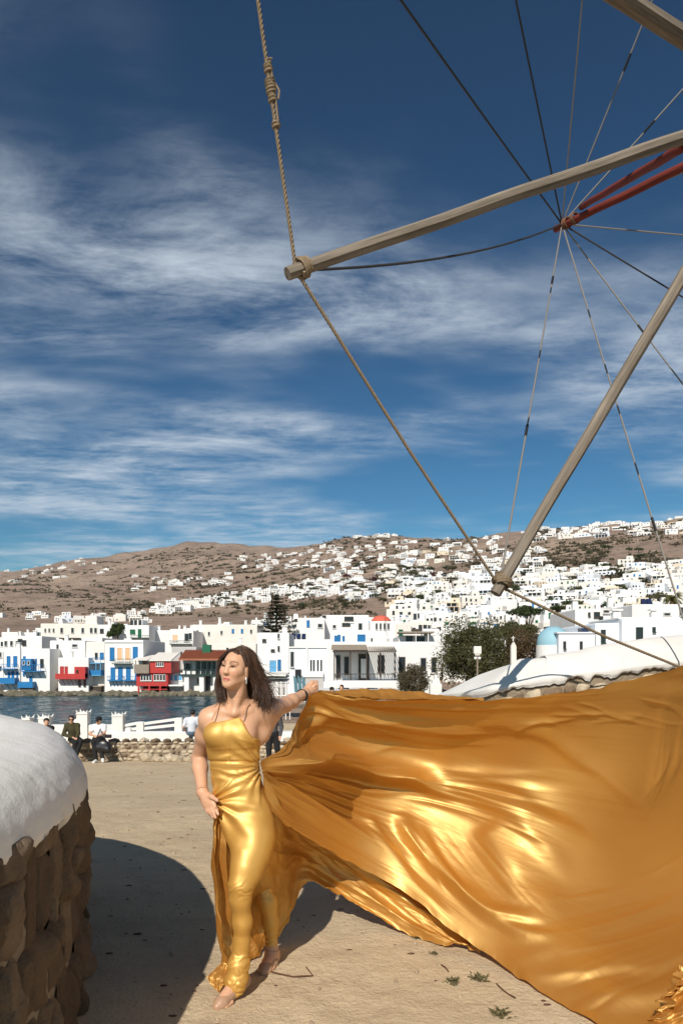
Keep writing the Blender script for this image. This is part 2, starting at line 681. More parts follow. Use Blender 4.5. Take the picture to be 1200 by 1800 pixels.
def hill_material():
    m = mat('hill', (0.3, 0.21, 0.145), 0.95, spec=0.1)
    nt = m.node_tree
    b = nt.nodes['Principled BSDF']
    geo = nt.nodes.new('ShaderNodeNewGeometry')

    def noise(sc, det, rough=0.6):
        n = nt.nodes.new('ShaderNodeTexNoise')
        n.inputs['Scale'].default_value = sc
        n.inputs['Detail'].default_value = det
        n.inputs['Roughness'].default_value = rough
        nt.links.new(geo.outputs['Position'], n.inputs['Vector'])
        return n.outputs[0]

    def mix(fac, a, c):
        n = nt.nodes.new('ShaderNodeMix')
        n.data_type = 'RGBA'
        nt.links.new(fac, n.inputs[0])
        for i, q in ((6, a), (7, c)):
            if isinstance(q, tuple):
                n.inputs[i].default_value = (*q, 1)
            else:
                nt.links.new(q, n.inputs[i])
        return n.outputs[2]

    def rng(v, a, c, hi=1.0):
        n = nt.nodes.new('ShaderNodeMapRange')
        nt.links.new(v, n.inputs[0])
        n.inputs[1].default_value = a
        n.inputs[2].default_value = c
        n.inputs[4].default_value = hi
        return n.outputs[0]
    c = mix(rng(noise(0.006, 8), 0.35, 0.65), (0.40, 0.295, 0.22), (0.27, 0.185, 0.145))
    c = mix(rng(noise(0.022, 9, 0.72), 0.48, 0.66, 0.9), c, (0.17, 0.125, 0.092))
    c = mix(rng(noise(0.12, 6, 0.72), 0.5, 0.66, 0.85), c, (0.075, 0.07, 0.04))
    c = mix(rng(noise(0.05, 4), 0.62, 0.7, 0.6), c, (0.42, 0.34, 0.26))
    nt.links.new(c, b.inputs['Base Color'])
    bp = nt.nodes.new('ShaderNodeBump')
    bp.inputs['Strength'].default_value = 0.8
    bp.inputs['Distance'].default_value = 5
    nt.links.new(noise(0.05, 9, 0.65), bp.inputs['Height'])
    nt.links.new(bp.outputs[0], b.inputs['Normal'])
    return m


def build_terrain():
    ni, nj = TX.shape
    V = np.stack([TX, TY, TZ], -1).reshape(-1, 3)
    i, j = np.meshgrid(np.arange(ni - 1), np.arange(nj - 1), indexing='ij')
    a = i * nj + j
    Q = np.stack([a, a + nj, a + nj + 1, a + 1], -1).reshape(-1, 4)
    o = np_mesh('terrain', V, Q, hill_material())
    tag(o, kind='structure')


build_terrain()


def sea_material():
    m = mat('sea', (0.012, 0.045, 0.06), 0.12, spec=0.5)
    nt = m.node_tree
    b = nt.nodes['Principled BSDF']
    geo = nt.nodes.new('ShaderNodeNewGeometry')
    mp = nt.nodes.new('ShaderNodeMapping')
    mp.inputs['Scale'].default_value = (0.55, 1.0, 1)
    nt.links.new(geo.outputs['Position'], mp.inputs[0])
    hs = []
    for sc, det in ((0.9, 6), (3.2, 4)):
        n = nt.nodes.new('ShaderNodeTexNoise')
        n.inputs['Scale'].default_value = sc
        n.inputs['Detail'].default_value = det
        n.inputs['Distortion'].default_value = 0.6
        nt.links.new(mp.outputs[0], n.inputs['Vector'])
        hs.append(n.outputs[0])
    prev = None
    for h, d in zip(hs, (0.9, 0.16)):
        bp = nt.nodes.new('ShaderNodeBump')
        bp.inputs['Strength'].default_value = 1.0
        bp.inputs['Distance'].default_value = d
        nt.links.new(h, bp.inputs['Height'])
        if prev:
            nt.links.new(prev, bp.inputs['Normal'])
        prev = bp.outputs[0]
    nt.links.new(prev, b.inputs['Normal'])
    n = nt.nodes.new('ShaderNodeTexNoise')
    n.inputs['Scale'].default_value = 0.12
    n.inputs['Detail'].default_value = 5
    nt.links.new(mp.outputs[0], n.inputs['Vector'])
    mx = nt.nodes.new('ShaderNodeMix')
    mx.data_type = 'RGBA'
    mx.inputs[6].default_value = (0.006, 0.03, 0.045, 1)
    mx.inputs[7].default_value = (0.02, 0.075, 0.085, 1)
    nt.links.new(n.outputs[0], mx.inputs[0])
    nt.links.new(mx.outputs[2], b.inputs['Base Color'])
    return m


SEA_Z = -3.6


def build_sea():
    # a swell modelled as a fine grid between the quay and the houses, and the open sea beyond
    x = np.linspace(-130, 30, 260)
    y = np.linspace(20, 112, 170)
    X, Y = np.meshgrid(x, y, indexing='ij')
    Z = SEA_Z + 0.10 * fbm(X / 2.6, Y / 1.7, o=4, s=5) + 0.03
    V = np.stack([X, Y, Z], -1).reshape(-1, 3)
    i, j = np.meshgrid(np.arange(259), np.arange(169), indexing='ij')
    a = i * 170 + j
    Q = np.stack([a, a + 170, a + 171, a + 1], -1).reshape(-1, 4)
    o = np_mesh('sea', V, Q, sea_material())
    tag(o, kind='structure')
    mb = MB()
    mb.add([(-9000, 20, SEA_Z - .15), (-120, 20, SEA_Z - .15), (-120, 9000, SEA_Z - .15), (-9000, 9000, SEA_Z - .15)], [(0, 1, 2, 3)])
    tag(mb.build('open_sea', MAT['sea']), kind='structure')


build_sea()


def ground_z(x, y):
    """the sandy terrace: level round the camera, falling towards the quay"""
    y = np.asarray(y, float)
    x = np.asarray(x, float)
    s = np.clip((y - 5.0) / 18.0, 0, 1)
    z = -1.62 * (0.75 * s + 0.25 * s * s * (3 - 2 * s)) - np.clip(y - 23, 0, 60) * 0.012
    z = z - 0.35 * sstep(0, 30, y) * sstep(0, 20, x) * 0
    n = 0.018 * fbm(x / 1.7, y / 1.7, o=4, s=21) + 0.05 * fbm(x / 6, y / 6, o=2, s=31) * sstep(4.5, 9, y)
    n = n + 0.006 * fbm(x / .22, y / .22, o=3, s=23)
    return z + n


def sand_material():
    m = mat('sand', (0.4, 0.29, 0.18), 0.95, spec=0.15)
    nt = m.node_tree
    b = nt.nodes['Principled BSDF']
    geo = nt.nodes.new('ShaderNodeNewGeometry')

    def noise(sc, det, rough=0.6):
        n = nt.nodes.new('ShaderNodeTexNoise')
        n.inputs['Scale'].default_value = sc
        n.inputs['Detail'].default_value = det
        n.inputs['Roughness'].default_value = rough
        nt.links.new(geo.outputs['Position'], n.inputs['Vector'])
        return n.outputs[0]

    def rng(v, a, c, hi=1.0):
        n = nt.nodes.new('ShaderNodeMapRange')
        nt.links.new(v, n.inputs[0])
        n.inputs[1].default_value = a
        n.inputs[2].default_value = c
        n.inputs[4].default_value = hi
        return n.outputs[0]

    def mix(fac, a, c):
        n = nt.nodes.new('ShaderNodeMix')
        n.data_type = 'RGBA'
        nt.links.new(fac, n.inputs[0])
        for i, q in ((6, a), (7, c)):
            if isinstance(q, tuple):
                n.inputs[i].default_value = (*q, 1)
            else:
                nt.links.new(q, n.inputs[i])
        return n.outputs[2]
    c = mix(rng(noise(0.8, 7), 0.3, 0.7), (0.61, 0.485, 0.32), (0.52, 0.40, 0.255))
    c = mix(rng(noise(2.6, 7, 0.75), 0.52, 0.66, 0.55), c, (0.42, 0.305, 0.2))
    c = mix(rng(noise(9, 6, 0.7), 0.5, 0.75, 0.5), c, (0.40, 0.295, 0.195))
    c = mix(rng(noise(90, 3, 0.7), 0.56, 0.72, 0.7), c, (0.66, 0.52, 0.37))
    c = mix(rng(noise(140, 3, 0.7), 0.6, 0.72, 0.7), c, (0.16, 0.11, 0.075))
    nt.links.new(c, b.inputs['Base Color'])
    prev = None
    for sc, d in ((5, 0.03), (45, 0.012), (170, 0.004)):
        bp = nt.nodes.new('ShaderNodeBump')
        bp.inputs['Strength'].default_value = 0.9
        bp.inputs['Distance'].default_value = d
        nt.links.new(noise(sc, 5, 0.65), bp.inputs['Height'])
        if prev:
            nt.links.new(prev, bp.inputs['Normal'])
        prev = bp.outputs[0]
    nt.links.new(prev, b.inputs['Normal'])
    return m


def build_ground():
    xs = np.concatenate([np.linspace(-40, -6, 30)[:-1], np.linspace(-6, 6, 260), np.linspace(6, 45, 34)[1:]])
    ys = np.concatenate([np.linspace(-8, 1.5, 16)[:-1], np.linspace(1.5, 9, 170), np.linspace(9, 26, 80)[1:], np.linspace(26, 62, 22)[1:]])
    X, Y = np.meshgrid(xs, ys, indexing='ij')
    Z = ground_z(X, Y)
    # quay edge: the terrace ends over the water on the left
    px = CX + FPX * X / np.maximum(Y, .5)
    edge = sstep(27.5, 28.5, Y) * (1 - sstep(-6, -4.6, X))
    Z = Z * (1 - edge) + (-6.2) * edge
    far = sstep(38, 45, Y) * (1 - edge)
    Z = Z * (1 - far) + (-2.6) * far
    V = np.stack([X, Y, Z], -1).reshape(-1, 3)
    n = len(ys)
    i, j = np.meshgrid(np.arange(len(xs) - 1), np.arange(n - 1), indexing='ij')
    a = i * n + j
    Q = np.stack([a, a + n, a + n + 1, a + 1], -1).reshape(-1, 4)
    tag(np_mesh('ground', V, Q, sand_material()), kind='structure')


build_ground()

mat('rock', (0.2, 0.165, 0.13), 0.95, noise=(1.5, 0.8), col2=(0.07, 0.075, 0.035), bump=(6, 0.8, 0.1))


def rock_mesh(seed, n=2):
    """an irregular stone of unit radius"""
    import bmesh
    bm = bmesh.new()
    bmesh.ops.create_icosphere(bm, subdivisions=n, radius=1)
    V = np.array([v.co[:] for v in bm.verts])
    d = 1 + 0.28 * fbm(V[:, 0] * 1.3 + seed, V[:, 1] * 1.3, V[:, 2] * 1.3, o=3, s=seed)
    V = V * d[:, None]
    # a few flat faces
    rg = np.random.default_rng(seed)
    for _ in range(5):
        q = rg.normal(size=3)
        q /= np.linalg.norm(q)
        t = V @ q
        V = V - np.maximum(t - 0.72, 0)[:, None] * q * 0.9
    F = [[v.index for v in f.verts] for f in bm.faces]
    bm.free()
    return V, F


def build_shore():
    """the band of weedy rocks the houses stand on"""
    mb = MB()
    base = [rock_mesh(s, 1) for s in range(6)]
    rg = random.Random(3)
    for k in range(330):
        px = rg.uniform(-60, 450)
        D = rg.uniform(102.6, 105.2)
        V, F = base[k % 6]
        s = rg.uniform(.35, .95)
        c = np.array(P(px, 1219, D))
        c[2] = SEA_Z + rg.uniform(-.2, .3)
        mb.add(V * np.array([s * 1.5, s, s * .65]) + c, F)
    tag(mb.build('shore_rocks', MAT['rock']), 'weedy brown rocks along the waterline under the houses', 'rocks', kind='stuff')


build_shore()
# ------------------------------------------------------------------ the town
STY = {'w': ('frame_white', 'glass_dark'), 'b': ('blue_paint', 'blue_paint'), 'g': ('green_paint', 'green_paint'), 'r': ('red_paint', 'red_paint'),
       'o': ('frame_white', 'peach'), 'k': ('dark_wood', 'glass_dark'), 'l': ('frame_white', 'light_blue'), 's': ('lime_grey', 'glass_dark'), 'e': ('dark_green', 'glass_dark')}


class House:
    """a house standing at distance D; its front wall faces the water and is laid out in photo pixels"""

    def __init__(self, name, label, cat, x0, x1, yt, yb, D, depth=8.0, wall='lime', group=None, rz=0.0, base_drop=1.2, ch=0.12, skip_wall=False):
        a, b = P(x0, yt, D), P(x1, yb, D)
        self.D, self.s = D, D / FPX
        self.cx, self.z0 = (a.x + b.x) / 2, b.z
        self.o = Vector((self.cx, D, b.z))
        self.root = empty(name, self.o, rz)
        tag(self.root, label, cat, group)
        self.w, self.h, self.depth = b.x - a.x, a.z - b.z, depth
        if not skip_wall:
            m = MB().box(-self.w / 2, self.w / 2, 0, depth, -base_drop, self.h, ch=ch)
            # low parapet lip round the flat roof
            if self.w > 2.5:
                t = 0.22
                m.box(-self.w / 2 + t, self.w / 2 - t, t, depth - t, self.h - 0.05, self.h + 0.004)
            m.build('wall', MAT[wall], self.root, local=True)

    def lx(self, px):
        return (px - CX) * self.s - self.cx

    def lz(self, py):
        return EYE + (CY - py) * self.s - self.z0

    def win(self, x0, x1, y0, y1, st='w', y=0.0, name=None, bars=True):
        f, p = STY[st]
        a, b, z1, z0 = self.lx(x0), self.lx(x1), self.lz(y0), self.lz(y1)
        t = min(0.11, (b - a) * 0.16)
        m = MB()
        for q in ((a - t, a, z0 - t, z1 + t), (b, b + t, z0 - t, z1 + t), (a, b, z1, z1 + t), (a, b, z0 - t, z0)):
            m.box(q[0], q[1], y - 0.09, y + 0.03, q[2], q[3])
        if bars and b - a > 0.8:
            c = (a + b) / 2
            m.box(c - .035, c + .035, y - 0.06, y + .02, z0, z1)
        m.box(a - t * 1.6, b + t * 1.6, y - .16, y - .09, z0 - t - .07, z0 - t)
        w = m.build(name or ('shutter' if f == p else 'window'), MAT[f], self.root, local=True)
        m = MB().box(a, b, y - 0.035, y + 0.02, z0, z1)
        if f == p:
            k = z0 + .12
            while k < z1 - .05:
                m.box(a + .05, b - .05, y - 0.05, y - 0.03, k, k + .05)
                k += .14
        m.build('pane' if f != p else 'panel', MAT[p], w, local=True)
        return self

    def part(self, name, mname, *boxes, ch=0.0):
        """boxes in photo pixels: (x0, x1, ytop, ybottom, yfront, yback) with y in metres from the front wall"""
        for x0, x1, yt, yb, ya, yz in boxes:
            o = MB().box(self.lx(x0), self.lx(x1), ya, yz, self.lz(yb), self.lz(yt), ch=ch).build(name, MAT[mname], self.root, local=True)
        return o

    def balcony(self, x0, x1, yr, yf, mname, solid=False, out=1.0, brackets=3, slab=None):
        a, b, zr, zf = self.lx(x0), self.lx(x1), self.lz(yr), self.lz(yf)
        m = MB()
        m.box(a, b, -out, 0, zf - .12, zf)
        o = m.build('balcony', MAT[slab or mname], self.root, local=True)
        m = MB()
        if solid:
            m.box(a, b, -out, -out + .06, zf, zr)
            m.box(a, a + .06, -out + .06, 0, zf, zr)
            m.box(b - .06, b, -out + .06, 0, zf, zr)
        else:
            m.box(a, b, -out, -out + .06, zr - .06, zr)
            for e in (a, b - .05):
                m.box(e, e + .05, -out + .06, 0, zr - .06, zr)
                m.box(e, e + .05, -out, -out + .05, zf, zr - .06)
            n = max(3, int((b - a) / .28))
            for k in range(1, n):
                x = a + (b - a) * k / n
                m.box(x - .018, x + .018, -out + .01, -out + .045, zf, zr - .06)
        m.build('railing', MAT[mname], o, local=True)
        if brackets:
            for k in range(brackets):
                x = a + (b - a) * (k + .5) / brackets
                MB().tube([(x, -out * .85, zf - .12), (x, 0.03, zf - 1.0)], .05, 4).build('bracket', MAT[mname], o, local=True)
        return self

    def chimney(self, px, w=.5, h=.8, y=1.5):
        x = self.lx(px)
        m = MB().box(x - w / 2, x + w / 2, y, y + w, self.h - .02, self.h + h, ch=.05)
        m.box(x - w * .7, x + w * .7, y - w * .2, y + w * 1.2, self.h + h + .1, self.h + h + .2)
        m.box(x - w * .3, x + w * .3, y + w * .2, y + w * .8, self.h + h, self.h + h + .1, ch=.02)
        m.build('chimney', MAT['lime'], self.root, local=True)
        return self


def little_venice():
    g = 'old waterfront houses with balconies'
    h = House('waterfront_house', 'white waterfront house at the far left edge with grey shuttered windows', 'house', -45, 6, 1146, 1214, 106, 8, 'lime', g)
    h.win(-3, 3, 1147, 1155, 's').win(-20, -12, 1150, 1160, 's').win(-4, 2, 1172, 1177, 'k').part('annex', 'lime_warm', (-20, 6, 1202, 1218, -1.2, 0))
    h = House('waterfront_house', 'narrow white waterfront house with two stacked solid blue balconies, far left', 'house', 7, 36, 1141, 1217, 105, 9, 'lime', g)
    h.win(13.5, 18, 1154, 1170, 'b').win(25, 30, 1154, 1170, 'b').win(15, 18, 1182, 1194, 'b').win(21.5, 25, 1181, 1194, 'b').win(30, 32, 1181, 1194, 'b')
    h.balcony(6, 32, 1167, 1175, 'blue_paint', out=1.1).balcony(3, 33, 1191, 1200, 'blue_paint', True, out=1.2).chimney(24)
    h = House('waterfront_house', 'white waterfront house with blue wooden bay balcony on struts', 'house', 38, 88, 1140, 1213, 105, 9, 'lime', g)
    h.win(42, 45, 1154, 1168, 'b').win(63, 65, 1158, 1168, 'b').win(72, 76.5, 1159, 1172, 'k').win(41.5, 44, 1180, 1187, 'b')
    h.win(53, 57, 1189, 1203, 'b')
    h.part('bay', 'blue_paint', (44, 61, 1158, 1178, -1.1, 0)).name = 'bay'
    h.win(47, 50, 1162, 1168, 'w', y=-1.1).win(55, 58.5, 1162, 1168, 'w', y=-1.1)
    h.balcony(43, 78, 1168, 1179, 'blue_paint', out=1.25, brackets=3).balcony(38, 64, 1198, 1207, 'blue_paint', True, out=1.2, brackets=0)
    h.part('footing', 'rock', (40, 63, 1207, 1216, -.9, 0))
    h = House('waterfront_house', 'plain grey-white tall house wall between the blue and red balconies', 'house', 88.5, 150, 1126, 1214, 109, 8, 'lime', g)
    h.win(92, 95, 1157, 1166, 'k').win(94, 97, 1187, 1194, 'g').win(100, 103.5, 1133, 1141, 's').win(128, 136, 1133, 1137, 's').chimney(110)
    h = House('waterfront_house', 'low white waterfront house with red balcony and red wooden box', 'house', 103, 156, 1156, 1217, 104.6, 9, 'lime', g)
    h.win(107, 112, 1172, 1184, 'r').win(115, 119, 1172, 1184, 'r').win(139, 142, 1195, 1206, 'k').win(148, 151, 1195, 1206, 'k')
    h.part('box_room', 'red_paint', (136, 155, 1172, 1191, -1.1, 0))
    h.win(140, 142.5, 1178, 1181, 'k', y=-1.1)
    h.balcony(103.5, 155, 1184, 1192, 'red_paint', True, out=1.25, brackets=7, slab='red_paint').chimney(118)
    h = House('waterfront_house', 'cream narrow house with two sky-blue open galleries above a boat shed', 'house', 152, 184, 1128, 1208, 106.5, 8, 'lime_warm', g)
    h.win(168, 171.5, 1148, 1157, 'k').win(177, 182, 1148, 1157, 'b')
    for a, b in ((1156, 1165), (1178, 1186)):
        h.balcony(153.5, 184, a, b, 'blue_paint', a > 1170, out=1.6, brackets=0, slab='light_blue')
    h.part('post', 'light_blue', (153.6, 154.8, 1165.5, 1178, -1.6, -1.45), (182.6, 183.8, 1165.5, 1178, -1.6, -1.45), (175, 176, 1165.5, 1178, -1.6, -1.45))
    h.part('boat_shed_door', 'dark_wood', (157, 183, 1207, 1217, -1.2, -.2))
    h.part('lintel', 'grey_wood', (156, 184, 1205, 1207, -1.3, 0))
    h = House('waterfront_house', 'tall cubic white house with blue shutters and two peach windows', 'house', 184.5, 252, 1125, 1217, 105.2, 13, 'lime', g)
    for x0, x1, y0, y1, s in ((194.5, 200.5, 1139, 1159, 'b'), (207, 215, 1139, 1161, 'o'), (221, 229, 1139, 1161, 'o'), (235, 241.5, 1138, 1157, 'b'),
                              (196, 202, 1174, 1193, 'b'), (209, 215, 1174, 1193, 'b'), (223, 229, 1174, 1193, 'b'), (238.5, 243, 1174, 1193, 'b')):
        h.win(x0, x1, y0, y1, s)
    h.part('cornice', 'lime', (184, 252.6, 1127.5, 1129.5, -.15, 0))
    h.balcony(200.5, 232, 1158, 1166, 'dark_green', out=.9, brackets=0).balcony(192, 216.5, 1188, 1195, 'blue_paint', out=.9, brackets=4).balcony(218, 243, 1188, 1195, 'blue_paint', out=.9, brackets=4)
    h = House('waterfront_house', 'bright red wooden house on stilts over the water', 'house', 240, 295, 1184, 1206, 103.6, 6, 'red_paint', g, base_drop=0, ch=.02)
    for k in range(4):
        h.win(248 + k * 5, 251.5 + k * 5, 1187, 1196, 'w', bars=False)
        h.win(271 + k * 5.4, 274.5 + k * 5.4, 1186, 1196, 'w', bars=False)
    h.part('upper_storey', 'red_paint', (264.5, 302, 1162, 1183.2, -.3, 5))
    for k in range(4):
        h.win(276 + k * 3.4, 278.4 + k * 3.4, 1165, 1171, 'w', y=-.3, bars=False)
    h.part('wooden_gallery', 'grey_wood', (238, 264, 1168, 1183.6, -.6, 4))
    h.part('gallery_post', 'dark_wood', (240, 241, 1161, 1168, -.5, -.4), (252, 253, 1161, 1168, -.5, -.4), (262, 263, 1161, 1168, -.5, -.4))
    m = MB()
    a, b, z, zz = h.lx(263), h.lx(303), h.lz(1162), h.lz(1154)
    m.add([(a, -.6, z), (b, -.6, z), (b, 5, zz + .5), (a, 5, zz + .5), (a, -.6, z + .15), (b, -.6, z + .15), (b, 5, zz + .65), (a, 5, zz + .65)], [(3, 2, 1, 0), (4, 5, 6, 7), (0, 1, 5, 4), (1, 2, 6, 5), (2, 3, 7, 6), (3, 0, 4, 7)])
    a, b, z, zz = h.lx(236), h.lx(263), h.lz(1161), h.lz(1156)
    m.add([(a, -.9, z), (b, -.9, z), (b, 4, zz + .3), (a, 4, zz + .3), (a, -.9, z + .12), (b, -.9, z + .12), (b, 4, zz + .42), (a, 4, zz + .42)], [(3, 2, 1, 0), (4, 5, 6, 7), (0, 1, 5, 4), (1, 2, 6, 5), (2, 3, 7, 6), (3, 0, 4, 7)])
    m.build('roof', MAT['lime_warm'], h.root, local=True)
    for k in range(6):
        x = h.lx(244 + k * 9.5)
        MB().box(x - .11, x + .11, -.1 + (k % 2) * 2, .12 + (k % 2) * 2, h.lz(1219), h.lz(1206)).build('stilt', MAT['red_paint'], h.root, local=True)
    h.part('beam', 'red_paint', (243, 294, 1211, 1212.3, -.05, .15))
    h = House('waterfront_house', 'small white glazed deck house beside the red stilt house', 'house', 296, 322, 1183, 1204, 105.5, 6, 'lime', g, base_drop=1.4)
    for k in range(3):
        h.win(298 + k * 8, 304 + k * 8, 1187, 1196, 'l', bars=False)
    h.part('deck', 'frame_white', (294, 326, 1203, 1205.5, -1.6, 0))
    h.part('deck_post', 'dark_wood', (297, 298.2, 1205.5, 1218, -1.4, -1.2), (309, 310.2, 1205.5, 1218, -1.4, -1.2), (322, 323.2, 1205.5, 1218, -1.4, -1.2))
    h = House('waterfront_house', 'waterfront house with orange tiled roof and dark green glazed gallery', 'house', 321.5, 420, 1159, 1215, 105.5, 7, 'lime', g)
    z = h.lz(1159)
    m = MB()
    a, b = h.lx(319), h.lx(424)
    n = 46
    for k in range(n):
        x0, x1 = a + (b - a) * k / n, a + (b - a) * (k + .86) / n
        m.add([(x0, -2.0, z - .02), (x1, -2.0, z - .02), (x1, 2.6, z + 1.35), (x0, 2.6, z + 1.35), ((x0 + x1) / 2, -2.0, z + .16), ((x0 + x1) / 2, 2.6, z + 1.53)], [(0, 4, 5, 3), (4, 1, 2, 5), (0, 1, 4), (2, 3, 5)])
    m.add([(a, -1.98, z - .14), (b, -1.98, z - .14), (b, 2.6, z + 1.2), (a, 2.6, z + 1.2), (a, -1.98, z - .02), (b, -1.98, z - .02), (b, 2.6, z + 1.32), (a, 2.6, z + 1.32)], [(3, 2, 1, 0), (4, 5, 6, 7), (0, 1, 5, 4), (1, 2, 6, 5), (2, 3, 7, 6), (3, 0, 4, 7)])
    m.build('roof', MAT['terracotta'], h.root, local=True)
    h.part('gallery_floor', 'dark_green', (319, 420, 1185, 1187.4, -1.9, 0))
    h.part('gallery_rail', 'dark_green', (320, 420, 1176.5, 1177.5, -1.85, -1.75))
    for k in range(8):
        x = 321 + k * 9.2
        h.part('gallery_post', 'dark_green', (x, x + 1.1, 1159.5, 1185, -1.86, -1.74))
    for x in (324, 331):
        h.win(x, x + 5, 1167, 1176, 'k')
    for x in (345, 354.5, 363, 372):
        h.win(x, x + 6, 1164, 1184, 'e')
    for x in (328, 354, 378):
        h.part('column', 'lime', (x, x + 8, 1187.6, 1216, -1.6, -.7))
    h.win(347, 352, 1193, 1202, 's').win(363, 369, 1190, 1212, 'k')
    m = MB()
    x = h.lx(360)
    m.box(x - .6, x + .6, 1.2, 2.4, z + .5, z + 2.2)
    m.build('dormer', MAT['green_paint'], h.root, local=True)


little_venice()


def back_row():
    g = 'white houses of the old town behind the waterfront'
    H = House
    h = H('old_town_house', 'big pale villa with arched windows and square stair tower above the waterfront', 'house', 72, 172, 1096, 1140, 150, 12, 'lime_warm', g, base_drop=3)
    for x in (79, 86, 93.5):
        h.win(x, x + 2.5, 1105, 1111, 's', bars=False)
    for x in (107, 126, 144, 159, 166.5):
        h.win(x, x + 4, 1104, 1112.5, 's', bars=False)
    h.part('tower', 'lime_warm', (149, 169, 1082, 1096.3, .5, 5), ch=.2)
    h.part('merlon', 'lime_warm', (159.5, 161.5, 1077, 1082, 1, 1.4), (149, 152, 1092, 1096, 5.2, 6))
    h.part('dome', 'lime', (100, 107, 1087, 1096.2, 1, 4), ch=.6).name = 'turret'
    h = H('old_town_house', 'white house with a row of small dark windows at the upper left', 'house', 6, 74, 1118, 1150, 122, 9, 'lime', g, base_drop=3)
    for x in (9, 19, 28.5):
        h.win(x, x + 4, 1127, 1135, 's', bars=False)
    h.win(33, 39, 1124, 1131, 'k').win(41, 46, 1126, 1134, 'k').chimney(55)
    h = H('old_town_house', 'wide low white terrace house with two dark awnings', 'house', 76, 180, 1121, 1150, 128, 9, 'lime', g, base_drop=3)
    h.win(81, 85, 1122, 1129, 'k')
    h.part('awning', 'dark_wood', (110, 125, 1121.5, 1123.5, -1.5, 0), (128, 143, 1121.5, 1123.5, -1.5, 0))
    h = H('old_town_house', 'white house with green shutters and roof stairs above the blue-shuttered house', 'house', 223, 262, 1099, 1130, 135, 9, 'lime', g, base_drop=4)
    h.win(230, 237, 1107.5, 1113, 'g').win(243.5, 248, 1106.5, 1120, 'g').balcony(231, 262, 1117, 1121, 'dark_green', out=.8, brackets=0)
    h.part('roof_room', 'lime', (218, 240, 1087.5, 1099.2, 4, 8))
    for x in (219, 226, 234):
        h.win(x, x + 4, 1088.5, 1096, 'k', y=4.0, bars=False)
    h = H('old_town_house', 'white house with a wide blue-tinted shaded side wall behind the tall cubic house', 'house', 262, 340, 1108, 1150, 140, 10, 'lime', g, base_drop=4)
    h.win(264, 269, 1106.5 + 3, 1113, 'k').win(304, 312, 1116, 1126, 'o').win(325, 332, 1114, 1127, 's').win(341 - 8, 345 - 8, 1113, 1124, 's')
    h.balcony(300, 338, 1126, 1132, 'dark_green', out=1, brackets=0).chimney(276).chimney(322)
    h = H('old_town_house', 'long white two-storey house with pale roof terrace behind the tiled gallery', 'house', 338, 452, 1098, 1150, 150, 12, 'lime_warm', g, base_drop=4)
    for x, y in ((346, 1108), (366, 1111), (388, 1109), (408, 1106), (424, 1106), (440, 1107)):
        h.win(x, x + 3, y, y + 6, 'b' if x in (408, 424) else 's', bars=False)
    h.chimney(350).chimney(384, h=1.4).chimney(430)
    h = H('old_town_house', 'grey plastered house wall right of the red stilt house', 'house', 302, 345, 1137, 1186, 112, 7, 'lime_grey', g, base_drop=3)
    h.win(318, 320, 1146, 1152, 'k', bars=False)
    h = H('old_town_house', 'cream house wall with pediment strip above the tiled roof', 'house', 366, 450, 1131, 1160, 116, 8, 'lime_warm', g, base_drop=5)
    h.win(398, 402, 1139, 1148, 's').chimney(420)
    h = H('old_town_house', 'small white house left of the round green tree', 'house', 172, 197, 1098, 1130, 145, 8, 'lime', g, base_drop=3)
    h.win(177, 182, 1106, 1112, 'k').chimney(188)
    # centre, nearer
    g = 'white houses round the square'
    h = H('square_house', 'white house with a blue double door beside the woman\'s hair', 'house', 452, 508, 1112, 1196, 72, 8, 'lime', g, base_drop=2)
    h.win(474, 486, 1161, 1181, 'l').win(489, 493, 1160, 1176, 'b').win(488, 491, 1114, 1122, 's').win(488.5, 491, 1136, 1143, 'k').win(462, 467, 1124, 1127, 'k').win(477, 482, 1142, 1144, 'k')
    h.chimney(498, h=.6)
    h = H('square_house', 'pale grey corner house with two tall double windows', 'house', 505, 582, 1138, 1205, 62, 8, 'lime_cool', g, base_drop=2)
    for x in (545, 550, 557, 563):
        h.win(x, x + 3, 1160, 1180, 'w', bars=False)
    h.part('cornice', 'lime', (504.5, 582.5, 1136.5, 1139, -.12, 8.1))
    h.part('pilaster', 'lime', (505, 508, 1139, 1200, -.1, 0), (538, 541, 1139, 1200, -.1, 0), (578, 581, 1139, 1200, -.1, 0))
    h.win(511, 516, 1146, 1172, 's').win(520, 528, 1178, 1196, 'k')
    h.part('balcony', 'lime', (532, 568, 1180, 1190, -.5, 0))
    h = H('square_house', 'white house with a weathered wooden pergola porch', 'house', 574, 700, 1128, 1212, 60, 8, 'lime', g, base_drop=2)
    # pergola porch
    for x in (587, 614, 641, 664, 688):
        h.part('pergola_post', 'dark_wood', (x, x + 2, 1147, 1196, -3.0, -2.88))
    h.part('pergola_beam', 'dark_wood', (585, 691, 1145, 1147.2, -3.05, -2.85))
    for k in range(30):
        x = 586 + k * 3.6
        m = MB()
        a = h.lx(x)
        m.add([(a, -3.25, h.lz(1147)), (a + .07, -3.25, h.lz(1147)), (a + .07, 0.0, h.lz(1138)), (a, 0.0, h.lz(1138)),
               (a, -3.25, h.lz(1147) + .09), (a + .07, -3.25, h.lz(1147) + .09), (a + .07, 0.0, h.lz(1138) + .09), (a, 0.0, h.lz(1138) + .09)],
              [(3, 2, 1, 0), (4, 5, 6, 7), (0, 1, 5, 4), (1, 2, 6, 5), (2, 3, 7, 6), (3, 0, 4, 7)])
        m.build('rafter', MAT['grey_wood'], h.root, local=True)
    m = MB()
    a, b = h.lx(583), h.lx(643)
